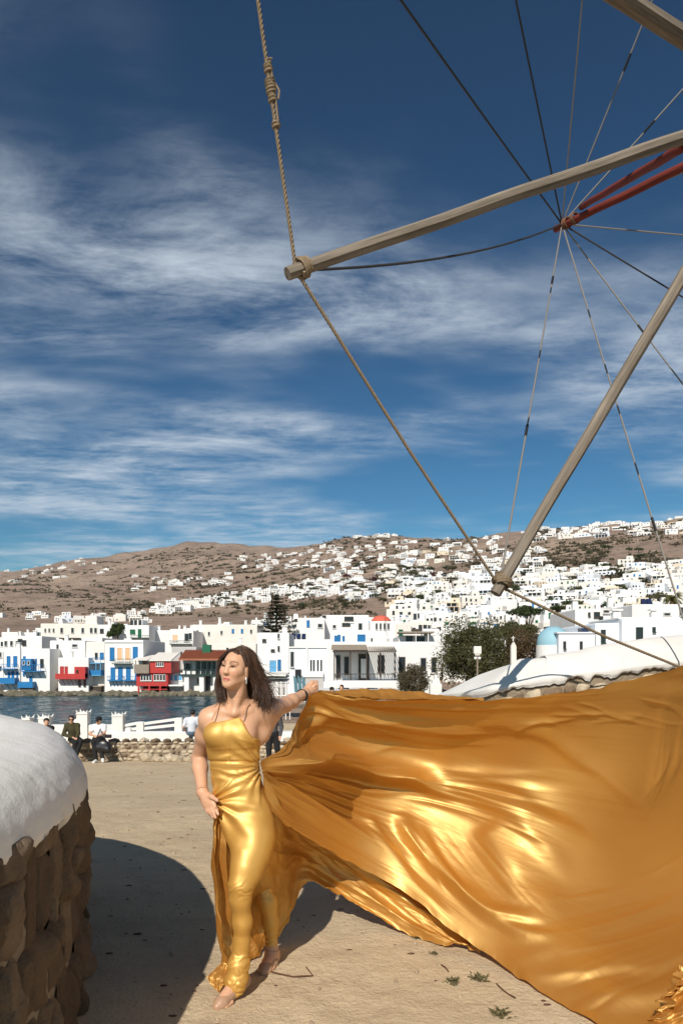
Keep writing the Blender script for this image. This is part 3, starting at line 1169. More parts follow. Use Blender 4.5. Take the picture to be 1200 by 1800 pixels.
    for k in range(9):
        t0, t1 = k / 9, (k + .96) / 9
        za, zb = h.lz(1145.5) + (h.lz(1136) - h.lz(1145.5)) * t0, h.lz(1145.5) + (h.lz(1136) - h.lz(1145.5)) * t1
        m.box(a, b, -3.4 + 3.4 * t0, -3.4 + 3.4 * t1, za + .1, zb + .13)
    m.build('pergola_boards', MAT['grey_wood'], h.root, local=True)
    h.balcony(587, 690, 1183, 1196, 'dark_wood', out=3.0, brackets=0, slab='lime')
    h.win(591, 597, 1153, 1190, 'k').win(606, 612, 1156, 1184, 'k').win(632, 646, 1152, 1192, 'k').win(665, 674, 1153, 1180, 'k')
    h.part('door', 'frame_white', (634, 643, 1158, 1192, -.12, -.05))
    h.part('low_wall', 'lime', (575, 760, 1194, 1212, -4.6, -3.1), ch=.1)
    h = H('square_house', 'white house with tall doors behind the round grey bush', 'house', 688, 772, 1128, 1212, 64, 8, 'lime', g, base_drop=2)
    h.win(702, 710.5, 1156, 1180, 'k').win(739, 748, 1157, 1180, 's').win(758, 766, 1156, 1182, 's')
    h = H('square_house', 'white roof house with a dark covered veranda above the bush', 'house', 700, 775, 1117, 1140, 76, 8, 'lime', g, base_drop=3)
    h.part('veranda_roof', 'grey_wood', (698, 758, 1111.5, 1114, -2.4, .5))
    h.part('veranda_shade', 'glass_dark', (713, 725, 1118, 1128, -.03, .05), (728, 746, 1119, 1132, -.03, .05))  # dark panels stand in for the shade inside the covered veranda
    h.part('veranda_post', 'frame_white', (726, 727.2, 1114, 1135, -2.3, -2.1), (747, 748.4, 1114, 1135, -2.3, -2.1))
    h.part('roof_plant_box', 'dark_wood', (725, 741, 1105, 1111, .8, 1.5))
    h = H('square_house', 'white house with blue shuttered pair of windows above the pergola', 'house', 580, 660, 1108, 1140, 82, 9, 'lime', g, base_drop=3)
    h.win(588, 592, 1118, 1132, 'b').win(593.5, 597.5, 1116.5, 1135, 'b').win(602, 605, 1118.5, 1131, 'b').win(629.5, 640, 1117, 1130, 'b').win(660 - 8, 662 - 8, 1122, 1129, 'k')
    h.chimney(620)
    h = H('square_house', 'white cubic house with dark solar panels on the roof left of centre', 'house', 500, 582, 1124, 1150, 84, 8, 'lime', g, base_drop=3)
    for x in (511, 520, 529):
        m = MB()
        a, b = h.lx(x), h.lx(x + 7)
        z = h.h
        m.add([(a, 1.0, z + .15), (b, 1.0, z + .15), (b, 1.9, z + .75), (a, 1.9, z + .75), (a, 1.05, z + .08), (b, 1.05, z + .08), (b, 1.95, z + .68), (a, 1.95, z + .68)], [(0, 1, 2, 3), (7, 6, 5, 4), (0, 4, 5, 1), (1, 5, 6, 2), (2, 6, 7, 3), (3, 7, 4, 0)])
        m.box(a, b, 1.9, 1.98, z - .03, z + .7)
        m.build('solar_panel', MAT['panel_blue'], h.root, local=True)
    h = H('square_house', 'white house with small blue door below the tall pine', 'house', 515, 570, 1086, 1112, 120, 9, 'lime', g, base_drop=4)
    h.win(539.5, 543.5, 1091, 1101, 'b').win(559, 566, 1097, 1103, 's').win(518, 522, 1086.5 + 2, 1091, 'k')
    h.part('bell_wall', 'lime', (515, 523, 1078, 1086.2, 1, 1.6), ch=.2)
    h = H('square_house', 'long flat white roof terrace right of the pine', 'house', 566, 648, 1081, 1112, 125, 10, 'lime', g, base_drop=4)
    h.win(606, 620, 1085, 1090, 'k', bars=False).win(602, 616, 1096, 1099.5, 'k', bars=False).win(585, 590, 1099, 1104, 's').win(567, 572, 1082.5, 1085, 'k').win(630, 636, 1096, 1107, 's')
    # red-domed church
    h = H('domed_church', 'white church under a red tiled dome in the town centre', 'church', 650, 694, 1092, 1116, 118, 8, 'lime', None, base_drop=4)
    r = 17.5 * h.s
    m = MB()
    prof = [(r * 1.0, 0), (r * 1.02, .12), (r * .98, .3), (r * .93, r * .2), (r * .8, r * .36), (r * .6, r * .5), (r * .3, r * .6), (0.01, r * .63)]
    m.lathe(prof, (h.lx(672), 4, h.lz(1090)), 28)
    m.build('dome', MAT['dome_red'], h.root, local=True, smooth=True)
    m = MB()
    m.lathe([(r * .93, 0), (r * .93, 1.9)], (h.lx(672), 4, h.h - 1.6), 24)
    m.build('drum', MAT['lime'], h.root, local=True)
    for k in range(4):
        h.win(660 + k * 7, 663 + k * 7, 1096, 1106, 's', bars=False)
    h.part('lamp_pole', 'dark_wood', (676, 676.8, 1086, 1111, -1, -.9))
    # blue-domed church and the houses right of it; bluish shade is put into their wall colour
    h = H('domed_church', 'whitewashed chapel with a pale blue dome behind the big dark tree', 'church', 981, 1046, 1113, 1180, 46, 6, 'lime_cool', None, base_drop=3.5)
    h.win(989.5, 993, 1128, 1140, 'k', bars=False).win(1018.5, 1022, 1128, 1140, 'k', bars=False)
    r = 30 * h.s
    m = MB()
    prof = [(r * 1.0, -.05), (r * 1.0, .1)] + [(r * math.cos(a), .1 + r * 1.05 * math.sin(a)) for a in np.linspace(.05, 1.55, 12)]
    m.lathe(prof, (h.lx(985), 1.6, h.lz(1133)), 32)
    m.build('dome', MAT['dome_blue'], h.root, local=True, smooth=True)
    m = MB().lathe([(r * 1.04, -5.2), (r * 1.04, -.02), (r * .9, 0)], (h.lx(985), 1.6, h.lz(1133)), 32)
    m.build('drum', MAT['lime'], h.root, local=True)
    h.part('ledge', 'lime_cool', (978, 1048, 1111, 1113.5, -.08, 6.1))
    g = 'white cubic houses by the blue dome'
    h = H('cubic_house', 'pale cubic house with tall narrow green-framed window beside the blue dome', 'house', 1045, 1092, 1095, 1180, 46, 7, 'lime_cool', g, base_drop=3.5)
    h.win(1056, 1062, 1108, 1129, 'e').part('roof_tank', 'panel_blue', (1029, 1041, 1103, 1111, .8, 1.6))
    h = H('cubic_house', 'long low pale house with an open dark green window at the right', 'house', 1092, 1290, 1087, 1180, 45.5, 7, 'lime_cool', g, base_drop=3.5)
    h.win(1118, 1127, 1104, 1123, 'e').win(1146, 1150, 1103, 1110, 'e', bars=False)
    h.part('roof_step', 'lime', (1090, 1200, 1084.5, 1087.2, .4, 6))
    h.chimney(1100, h=.5).chimney(1168, w=.4, h=.5)
    h = H('cubic_house', 'white house with solar panels on its roof near the palm', 'house', 1110, 1300, 1062, 1100, 62, 9, 'lime', g, base_drop=3)
    for x in (1138, 1147.5):
        m = MB()
        a, b = h.lx(x), h.lx(x + 8)
        z = h.h
        m.add([(a, 1.0, z + .1), (b, 1.0, z + .1), (b, 1.5, z + .6), (a, 1.5, z + .6), (a, 1.05, z + .03), (b, 1.05, z + .03), (b, 1.55, z + .53), (a, 1.55, z + .53)], [(0, 1, 2, 3), (7, 6, 5, 4), (0, 4, 5, 1), (1, 5, 6, 2), (2, 6, 7, 3), (3, 7, 4, 0)])
        m.box(a, b, 1.5, 1.58, z - .02, z + .55)
        m.build('solar_panel', MAT['panel_blue'], h.root, local=True)
    h.win(1166, 1176, 1078, 1082, 's', bars=False).win(1193, 1199, 1068, 1082, 's')
    h = H('cubic_house', 'white house with dark square window above the blue dome', 'house', 1010, 1075, 1070, 1112, 66, 8, 'lime', g, base_drop=3)
    h.win(1033, 1036, 1077, 1083, 'k').win(1044, 1052, 1077, 1084, 'k').win(1060, 1069, 1073, 1077, 's').win(1053, 1058, 1084, 1092, 'k')
    h.chimney(1020)
    h = H('cubic_house', 'white house with arched chimney wall between the dome and the palm', 'house', 1074, 1112, 1066, 1110, 70, 8, 'lime_warm', g, base_drop=3)
    h.win(1091, 1094, 1081, 1090, 's').win(1079, 1083, 1073, 1079, 'k').chimney(1083, h=1.0)


back_row()


# ---- the crowd of small cubic houses: a few designs, each copied with its own size and turn
def far_house_designs():
    D = []
    W, K = 0, 1
    rg = random.Random(11)
    for k in range(14):
        m = MB()
        w, d, h = 1.0, .8, rg.choice((.42, .5, .62, .66))
        m.box(-w / 2, w / 2, -d / 2, d / 2, -.5, h, W, ch=.02)
        two = h > .55
        if k % 3 == 0:
            x = rg.uniform(-.3, .1)
            m.box(x, x + .4, -d / 2 + .15, d / 2 - .1, h - .01, h + rg.uniform(.18, .3), W, ch=.02)
            m.box(x + .12, x + .2, -d / 2 + .13, -d / 2 + .155, h + .05, h + .14, K)
        if k % 4 == 1:
            m.box(w / 2 - .01, w / 2 + .45, -d / 2 + .1, d / 2, -.5, h * .62, W, ch=.02)
            m.box(w / 2 + .12, w / 2 + .22, -d / 2 + .08, -d / 2 + .11, .12, .28, K)
        if k % 4 == 3:
            m.box(-w / 2 - .4, -w / 2 + .01, -d / 2 - .1, d / 2 - .1, -.5, h * .55, W, ch=.02)
            m.box(-w / 2 - .28, -w / 2 - .18, -d / 2 - .12, -d / 2 - .09, .1, .24, K)
        if k % 5 == 2:                                                  # porch, the shade behind its posts painted as a dark panel
            m.box(-.42, .42, -d / 2 - .22, -d / 2, .3, .335, W)
            for q in range(5):
                m.box(-.42 + q * .2, -.39 + q * .2, -d / 2 - .22, -d / 2 - .19, -.5, .3, W)
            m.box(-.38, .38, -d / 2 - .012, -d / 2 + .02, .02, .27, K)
        n = rg.choice((2, 3, 4))
        for fl in ([0.1, .38] if two else [.14]):
            for q in range(n):
                if rg.random() < .18:
                    continue
                x = -.4 + .8 * (q + .5) / n + rg.uniform(-.03, .03)
                ww, hh = rg.choice(((.10, .14), (.08, .2), (.14, .12), (.09, .13)))
                m.box(x - ww / 2, x + ww / 2, -d / 2 - .008, -d / 2 + .02, fl, fl + hh, K if rg.random() < .75 else 2)
        if k % 7 in (2, 5):                                             # veranda slab, the shade under it painted as a dark band
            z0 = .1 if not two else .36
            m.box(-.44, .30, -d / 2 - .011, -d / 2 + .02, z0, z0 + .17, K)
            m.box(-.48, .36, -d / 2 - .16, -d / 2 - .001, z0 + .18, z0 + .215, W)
            for q in range(4):
                m.box(-.45 + q * .25, -.42 + q * .25, -d / 2 - .15, -d / 2 - .12, z0 - .08, z0 + .18, W)
        for q in range(2):
            y = -d / 2 + d * (q + .5) / 2
            m.box(w / 2 - .02, w / 2 + .008, y - .03, y + .03, .14, .26, K)
            m.box(-w / 2 - .008, -w / 2 + .02, y - .03, y + .03, .14, .26, K)
        x = rg.uniform(-.35, .35)
        m.box(x - .03, x + .03, 0, .06, h - .01, h + .1, W)
        feat = 'with a room on its roof' if k % 3 == 0 else 'with a wing on its right' if k % 4 == 1 else 'with a wing on its left' if k % 4 == 3 else 'with a pillared porch' if k % 5 == 2 else 'with plain walls'
        m.words = ('two-storey' if two else 'low', feat)
        D.append(m)
    return D


FAR_DESIGNS = []
for _k, _m in enumerate(far_house_designs()):
    for _c, (_w, _t) in enumerate((('lime', 'blue_paint'), ('lime_warm', 'green_paint'), ('lime_cool', 'blue_paint'), ('cream', 'dark_wood'))):
        me = bpy.data.meshes.new('hillside_house')
        me.from_pydata(_m.v, [], _m.f)
        for q in (_w, 'glass_dark', _t):
            me.materials.append(MAT[q])
        me.polygons.foreach_set('material_index', _m.m)
        FAR_DESIGNS.append((me, _m.words, ('white', 'off-white', 'bluish-white', 'sand-coloured')[_c]))

# regions of the photographed hillside: x0, x1, (top, bottom) at x0, (top, bottom) at x1, how many, width range in metres, where, group
REG = [
    (700, 1200, (1020, 1105), (990, 1080), 250, (7, 16), ('lower right hillside'), 'houses on the lower right hillside'),
    (840, 960, (985, 1020), (960, 1000), 34, (9, 16), ('slope behind the lowest spar tip'), 'houses behind the spar tip'),
    (920, 1215, (930, 952), (905, 938), 50, (10, 22), ('right ridge under the sky'), 'houses along the right ridge'),
    (560, 880, (960, 1010), (945, 985), 70, (9, 18), ('scrubby middle slope'), 'houses scattered on the middle slope'),
    (600, 760, (1005, 1060), (1000, 1050), 40, (7, 14), ('slope above the red dome'), 'houses above the red dome'),
    (270, 640, (1068, 1082), (1008, 1040), 120, (7, 14), ('climbing band behind the pine'), 'houses in the climbing band'),
    (-20, 190, (1008, 1030), (975, 1012), 30, (12, 22), ('far left hilltop'), 'houses on the far left hill'),
    (235, 405, (1018, 1042), (1010, 1032), 26, (11, 18), ('saddle of the far hill'), 'houses in the far saddle'),
    (420, 600, (985, 1008), (968, 995), 30, (10, 18), ('slope below the middle ridge'), 'houses below the middle ridge'),
    (0, 330, (1082, 1098), (1080, 1096), 26, (7, 12), ('strip above the left roofs'), 'houses above the left roofs'),
    (600, 700, (934, 948), (934, 945), 10, (12, 20), ('middle summit'), 'houses by the middle summit'),
]


def place_words(tx, ty):
    """where inside its region a thing shows: across and up"""
    a = ('far left', 'left', 'middle', 'right', 'far right')[min(4, max(0, int(tx * 5)))]
    b = ('top', 'centre', 'foot')[min(2, max(0, int(ty * 3)))]
    return a, b


def hillside():
    rg = random.Random(5)
    cand = []
    for ri, (x0, x1, a, b, n, sz, lab, grp) in enumerate(REG):
        made = 0
        tries = 0
        while made < n and tries < n * 40:
            tries += 1
            px = rg.uniform(x0, x1)
            t = (px - x0) / (x1 - x0)
            y0, y1 = a[0] + (b[0] - a[0]) * t, a[1] + (b[1] - a[1]) * t
            py = rg.uniform(y0, y1)
            D = ground_hit(px, py)
            if D is None or D > 3300:
                continue
            w = rg.uniform(*sz)
            x, y = (px - CX) * D / FPX, D
            if any((x - q[0]) ** 2 + (y - q[1]) ** 2 < (0.47 * (w + q[2])) ** 2 for q in cand):
                continue
            cand.append((x, y, w, ri, D, t, (py - y0) / max(1, y1 - y0)))
            made += 1
    # the 300 that show largest are things of their own, the tiny remainder is one mass
    cand.sort(key=lambda q: -q[2] / q[4])
    mass = MB()
    for k, (x, y, w, ri, D, tx, ty) in enumerate(cand):
        me, (st, feat), tone = FAR_DESIGNS[4 * rg.randrange(len(FAR_DESIGNS) // 4) + rg.choices((0, 1, 2, 3), (10, 6, 5, 1))[0]]
        rz = math.atan2(-x, y) * .6 + rg.gauss(0, .3)
        z = min(terrain_z(x + dx * w * .45, y + dy * w * .35) for dx in (-1, 1) for dy in (-1, 1))
        z = max(z, terrain_z(x, y) - 2.0)
        s = (w, w * rg.uniform(.8, 1.1), rg.uniform(.75, 1.0) * min(w, 11))
        if k < 298:
            o = bpy.data.objects.new('hillside_house', me)
            COL.objects.link(o)
            o.location = (x, y, z + .3)
            o.rotation_euler = (0, 0, rz)
            o.scale = s
            ac, up = place_words(tx, ty)
            tag(o, '%s %s house %s, %s %s, %s' % (st, tone, feat.replace('with a ', 'with ').replace(' on its ', ' '), ac, up, REG[ri][6]), 'house', REG[ri][7])
        else:
            c, sn = math.cos(rz), math.sin(rz)
            vs = [(x + (v.co.x * s[0]) * c - v.co.y * s[1] * sn, y + v.co.x * s[0] * sn + v.co.y * s[1] * c, z + .3 + v.co.z * s[2]) for v in me.vertices]
            b = len(mass.v)
            mass.v.extend(vs)
            for p in me.polygons:
                mass.f.append(tuple(i + b for i in p.vertices))
                mass.m.append(p.material_index)
    if mass.v:
        o = mass.build('far_houses', [MAT['lime'], MAT['glass_dark'], MAT['blue_paint']])
        tag(o, 'remaining far white houses dotted over the hills', 'houses', kind='stuff')


hillside()


def fill_town():
    """white houses packed between the waterfront and the hill"""
    rg = random.Random(23)
    rows = [(205, 0, 470, 1103, 1112, 'lime'), (180, -10, 470, 1110, 1124, 'lime'), (165, 455, 700, 1096, 1110, 'lime_warm'), (230, 440, 720, 1082, 1096, 'lime'),
            (270, 690, 1210, 1072, 1088, 'lime'), (200, 690, 1210, 1085, 1100, 'lime_warm'), (150, 760, 1210, 1095, 1112, 'lime'), (110, 690, 1030, 1096, 1122, 'lime')]
    lab = ['white house in the topmost row of old town roofs', 'white house in the row right behind the waterfront',
           'white house in the row behind the square', 'white house in the back row of the town centre',
           'white house in the row at the right hill foot', 'pale house in the second row below the right hill',
           'white house in the dense row right of the red dome', 'white house close behind the big dark tree']
    for ri, (D, xa, xb, y0, y1, wm) in enumerate(rows):
        x = xa + rg.uniform(-8, 4)
        cnt = 0
        while x < xb:
            wpx = rg.uniform(22, 46) * 150 / D * .9
            yt = rg.uniform(y0, y1)
            d = D + rg.uniform(-6, 6)
            nth = ('first second third fourth fifth sixth seventh eighth ninth tenth eleventh twelfth'.split() + ['%dth' % q for q in range(13, 60)])[cnt]
            cnt += 1
            h = House('town_house', lab[ri].replace(' house', ' house, %s from the left' % nth, 1), 'house', x, x + wpx, yt, yt + 4.6 * FPX / d, d, rg.uniform(7, 10), wm if rg.random() < .7 else 'lime', lab[ri].replace(' house', ' houses', 1), rz=rg.gauss(0, .1), base_drop=6)
            n = rg.choice((1, 2, 2, 3))
            u = FPX / d
            for k in range(n):
                cx = x + wpx * (k + .5) / n + rg.uniform(-.1, .1) * wpx / n
                ww = rg.uniform(.7, 1.0) * u / 2
                hh = rg.choice((1.0, 1.2, 2.0)) * u
                top = yt + rg.uniform(.9, 1.5) * u
                h.win(cx - ww, cx + ww, top, top + hh, rg.choice('kkssswbg'), bars=False)
            if rg.random() < .6:
                h.chimney(x + rg.uniform(.2, .8) * wpx, h=rg.uniform(.5, 1.1))
            if rg.random() < .3:
                a = x + rg.uniform(.1, .4) * wpx
                h.part('roof_room', 'lime', (a, a + wpx * .4, yt - 2.2 * u, yt + .1 * u, 2, 5), ch=.08)
            x += wpx * rg.uniform(1.0, 1.25)


fill_town()
# ------------------------------------------------------------------ trees and shrubs


def leaf_cloud(center, radii, n, leaf, seed, lobes=14, flat=0.0, droop=0.0, shell=0.55, full=False):
    """quads of leaf-sized faces gathered in clumps inside an uneven crown"""
    rg = np.random.default_rng(seed)
    c = np.array(center)
    R = np.array(radii)
    # clump centres on and inside the crown
    u = rg.normal(size=(lobes, 3))
    u /= np.linalg.norm(u, axis=1)[:, None]
    if not full:
        u[:, 2] = np.where(u[:, 2] < -.35, -u[:, 2] * .5, u[:, 2])
    rad = rg.uniform(shell, 1.0, lobes)[:, None]
    LC = u * rad * R * 0.78
    LR = rg.uniform(.22, .46, lobes)
    k = rg.integers(0, lobes, n)
    d = rg.normal(size=(n, 3))
    d /= np.linalg.norm(d, axis=1)[:, None]
    r = rg.uniform(0.2, 1.0, n) ** 0.5
    pos = LC[k] + d * (r * LR[k])[:, None] * R * rg.uniform(.7, 1.15, n)[:, None]
    pos[:, 2] -= droop * np.abs(rg.normal(size=n)) * R[2]
    pos += c
    a = rg.normal(size=(n, 3))
    a[:, 2] -= droop * 3
    a /= np.linalg.norm(a, axis=1)[:, None]
    b = np.cross(a, rg.normal(size=(n, 3)))
    b /= np.linalg.norm(b, axis=1)[:, None] + 1e-9
    s = leaf * rg.uniform(.6, 1.4, n)[:, None]
    V = np.stack([pos - a * s, pos + b * s * .45, pos + a * s, pos - b * s * .45], 1).reshape(-1, 3)
    Q = np.arange(4 * n).reshape(n, 4)
    return V, Q, LC + c


def leaf_mat(name, c1, c2):
    m = mat(name, c1, 0.75, spec=0.15, noise=(0.9, 1.0, 4), col2=c2)
    nt = m.node_tree
    b = nt.nodes['Principled BSDF']
    tr = nt.nodes.new('ShaderNodeBsdfTranslucent')
    tr.inputs[0].default_value = (c1[0] * 1.4, c1[1] * 1.5, c1[2] * .8, 1)
    mx = nt.nodes.new('ShaderNodeMixShader')
    mx.inputs[0].default_value = 0.25
    out = nt.nodes['Material Output']
    nt.links.new(b.outputs[0], mx.inputs[1])
    nt.links.new(tr.outputs[0], mx.inputs[2])
    nt.links.new(mx.outputs[0], out.inputs[0])
    return m


leaf_mat('leaf_tamarisk', (0.13, 0.12, 0.055), (0.065, 0.065, 0.028))
leaf_mat('leaf_brown', (0.15, 0.09, 0.05), (0.07, 0.06, 0.03))
leaf_mat('leaf_grey', (0.13, 0.105, 0.065), (0.06, 0.055, 0.03))
leaf_mat('leaf_green', (0.075, 0.1, 0.038), (0.035, 0.05, 0.018))
leaf_mat('leaf_pine', (0.045, 0.055, 0.028), (0.022, 0.03, 0.014))
leaf_mat('leaf_palm', (0.16, 0.15, 0.05), (0.09, 0.095, 0.03))
leaf_mat('leaf_dry', (0.30, 0.2, 0.09), (0.2, 0.13, 0.06))
leaf_mat('leaf_purple', (0.13, 0.03, 0.045), (0.06, 0.03, 0.025))


def tree(name, label, base, center, radii, n, leaf, seed, lm, lobes=14, droop=0.0, trunk=.16, group=None, cat='tree', shell=.55, full=False):
    root = empty(name, base)
    tag(root, label, cat, group)
    V, Q, LC = leaf_cloud(center, radii, n, leaf, seed, lobes, droop=droop, shell=shell, full=full)
    np_mesh('crown', V, Q, MAT[lm], root, base, smooth=False)
    m = MB()
    b, c = Vector(base), Vector(center)
    fork = b.lerp(c, .55)
    m.tube([b - Vector((0, 0, .3)), b.lerp(fork, .5) + Vector((trunk * .6, 0, 0)), fork], [trunk * 1.3, trunk, trunk * .8], 7)
    for q in LC[:min(10, len(LC))]:
        q = Vector(q)
        mid = fork.lerp(q, .5) + Vector((0, 0, -.05 * radii[2]))
        m.tube([fork, mid, q], [trunk * .6, trunk * .35, trunk * .12], 5)
    m.build('trunk', MAT['bark'], root, base, smooth=True)
    return root


def at(px, py, D):
    return np.array(P(px, py, D))


def base_at(px, D, z=None):
    x = (px - CX) * D / FPX
    return Vector((x, D, terrain_z(x, D) if z is None else z))


def build_trees():
    s = 50 / FPX
    tree('tamarisk_tree', 'big dark olive feathery tree rising behind the white curved wall', base_at(838, 50, -2.2), at(838, 1148, 50), (82 * s, 2.8, 70 * s), 26000, .085, 1, 'leaf_tamarisk', 60, .04, .2, full=True)
    tree('tamarisk_tree', 'lower brownish feathery tree between the dark tree and the blue dome', base_at(922, 48.5, -2.2), at(922, 1150, 48.5), (42 * s, 1.5, 50 * s), 11000, .07, 2, 'leaf_brown', 36, .05, .12, full=True)
    tree('tamarisk_tree', 'rear olive tree showing above the dark tree on its right side', base_at(905, 62, -2.2), at(905, 1112, 62), (48 * .05, 2.0, 26 * .05), 4500, .11, 12, 'leaf_tamarisk', 16, .02, .16)
    s = 40 / FPX
    tree('round_bush', 'rounded grey-brown bush in front of the tall white doors', base_at(726, 40, -2.0), at(726, 1200, 40), (34 * s, 1.0, 38 * s), 9000, .05, 3, 'leaf_grey', 40, .0, .06, cat='bush', full=True)
    s = 140 / FPX
    tree('round_tree', 'round dark green tree among white roofs on the left', base_at(206, 138), at(205, 1112, 138), (16 * s, 1.8, 17 * s), 3000, .22, 4, 'leaf_green', 16, 0, .2)
    s = 165 / FPX
    tree('broad_tree', 'broad green tree on the slope just below the windmill spar tip', base_at(928, 190), at(928, 1077, 190), (36 * 190 / FPX, 3, 15 * 190 / FPX), 3600, .3, 5, 'leaf_green', 22, 0, .3)
    # araucaria
    D = 118
    s = D / FPX
    b = base_at(486, D)
    b.z = P(486, 1118, D).z - 3
    root = empty('norfolk_pine', b)
    tag(root, 'tall tiered dark pine standing above the white roofs', 'tree')
    top = P(486, 1047, D)
    MB().tube([b, (b + top) / 2, top], [.35, .22, .04], 7).build('trunk', MAT['bark'], root, b)
    rg = np.random.default_rng(8)
    Vs, mb = [], MB()
    H = P(486, 1112, D).z
    nt = 12
    for t in range(nt):
        f = t / (nt - 1)
        z = H + (top.z - H) * f
        L = (1 - f) ** .8 * 33 * s + .25
        for k in range(11):
            a = 2 * math.pi * (k + .5 * (t % 2)) / 11 + rg.normal() * .14
            l = L * rg.uniform(.75, 1.1)
            dz = l * rg.uniform(-.05, .22)
            e = Vector((top.x + l * math.cos(a), D + l * math.sin(a), z + dz))
            st = Vector((top.x, D, z))
            mb.tube([st, st.lerp(e, .6) + Vector((0, 0, -.06 * l)), e], [.05, .035, .015], 4)
            m = int(8 + l * 20)
            tt = rg.uniform(.15, 1.04, m)
            q = np.array(st)[None] + tt[:, None] * (np.array(e) - np.array(st))[None] + rg.normal(size=(m, 3)) * np.array([.12, .12, .09])
            Vs.append(q)
    pos = np.concatenate(Vs)
    n = len(pos)
    a = rg.normal(size=(n, 3)) * np.array([1, 1, .45])
    a /= np.linalg.norm(a, axis=1)[:, None]
    bb = np.cross(a, [0, 0, 1.])
    bb /= np.linalg.norm(bb, axis=1)[:, None] + 1e-6
    V = np.stack([pos - a * .24, pos + bb * .075, pos + a * .24, pos - bb * .075], 1).reshape(-1, 3)
    np_mesh('crown', V, np.arange(4 * n).reshape(n, 4), MAT['leaf_pine'], root, b, smooth=False)
    mb.build('branches', MAT['bark'], root, b)
    # palm
    D = 84
    b = base_at(1180, D, P(1180, 1100, D).z)
    root = empty('palm_tree', b)
    tag(root, 'shaggy palm tree at the right edge above the roofs', 'tree')
    top = P(1182, 1052, D)
    MB().tube([b, (b + top) / 2 + Vector((.1, 0, 0)), top], [.28, .22, .24], 8).build('trunk', MAT['bark'], root, b)
    rg = np.random.default_rng(9)
    g, d = MB(), MB()
    for k in range(64):
        dry = k >= 40
        a = rg.uniform(0, 2 * math.pi)
        l = rg.uniform(1.3, 1.8) if not dry else rg.uniform(.9, 1.5)
        up = rg.uniform(-.1, 1.1) if not dry else rg.uniform(-1.5, -.7)
        dirn = Vector((math.cos(a), math.sin(a), 0))
        pts = []
        for i in range(7):
            t = i / 6
            pts.append(top + dirn * (l * t * (1 - .25 * t if not dry else .45)) + Vector((0, 0, l * (up * t - .75 * t * t * (1 if not dry else .35)))))
        mb2 = d if dry else g
        for i in range(6):
            for sgn in (-1, 1):
                side = dirn.cross(Vector((0, 0, 1))) * sgn
                for q in range(2):
                    p0 = pts[i].lerp(pts[i + 1], q * .5)
                    ll = .34 * (1 - abs(i / 6 - .4))
                    tip = p0 + side * ll + dirn * .15 + Vector((0, 0, -.12))
                    mb2.add([p0, p0 + (pts[i + 1] - pts[i]) * .35, tip], [(0, 1, 2)])
        mb2.tube(pts, [.03] * 6 + [.01], 4)
    g.build('crown', MAT['leaf_palm'], root, b)
    d.build('dry_skirt', MAT['leaf_dry'], root, b)


build_trees()


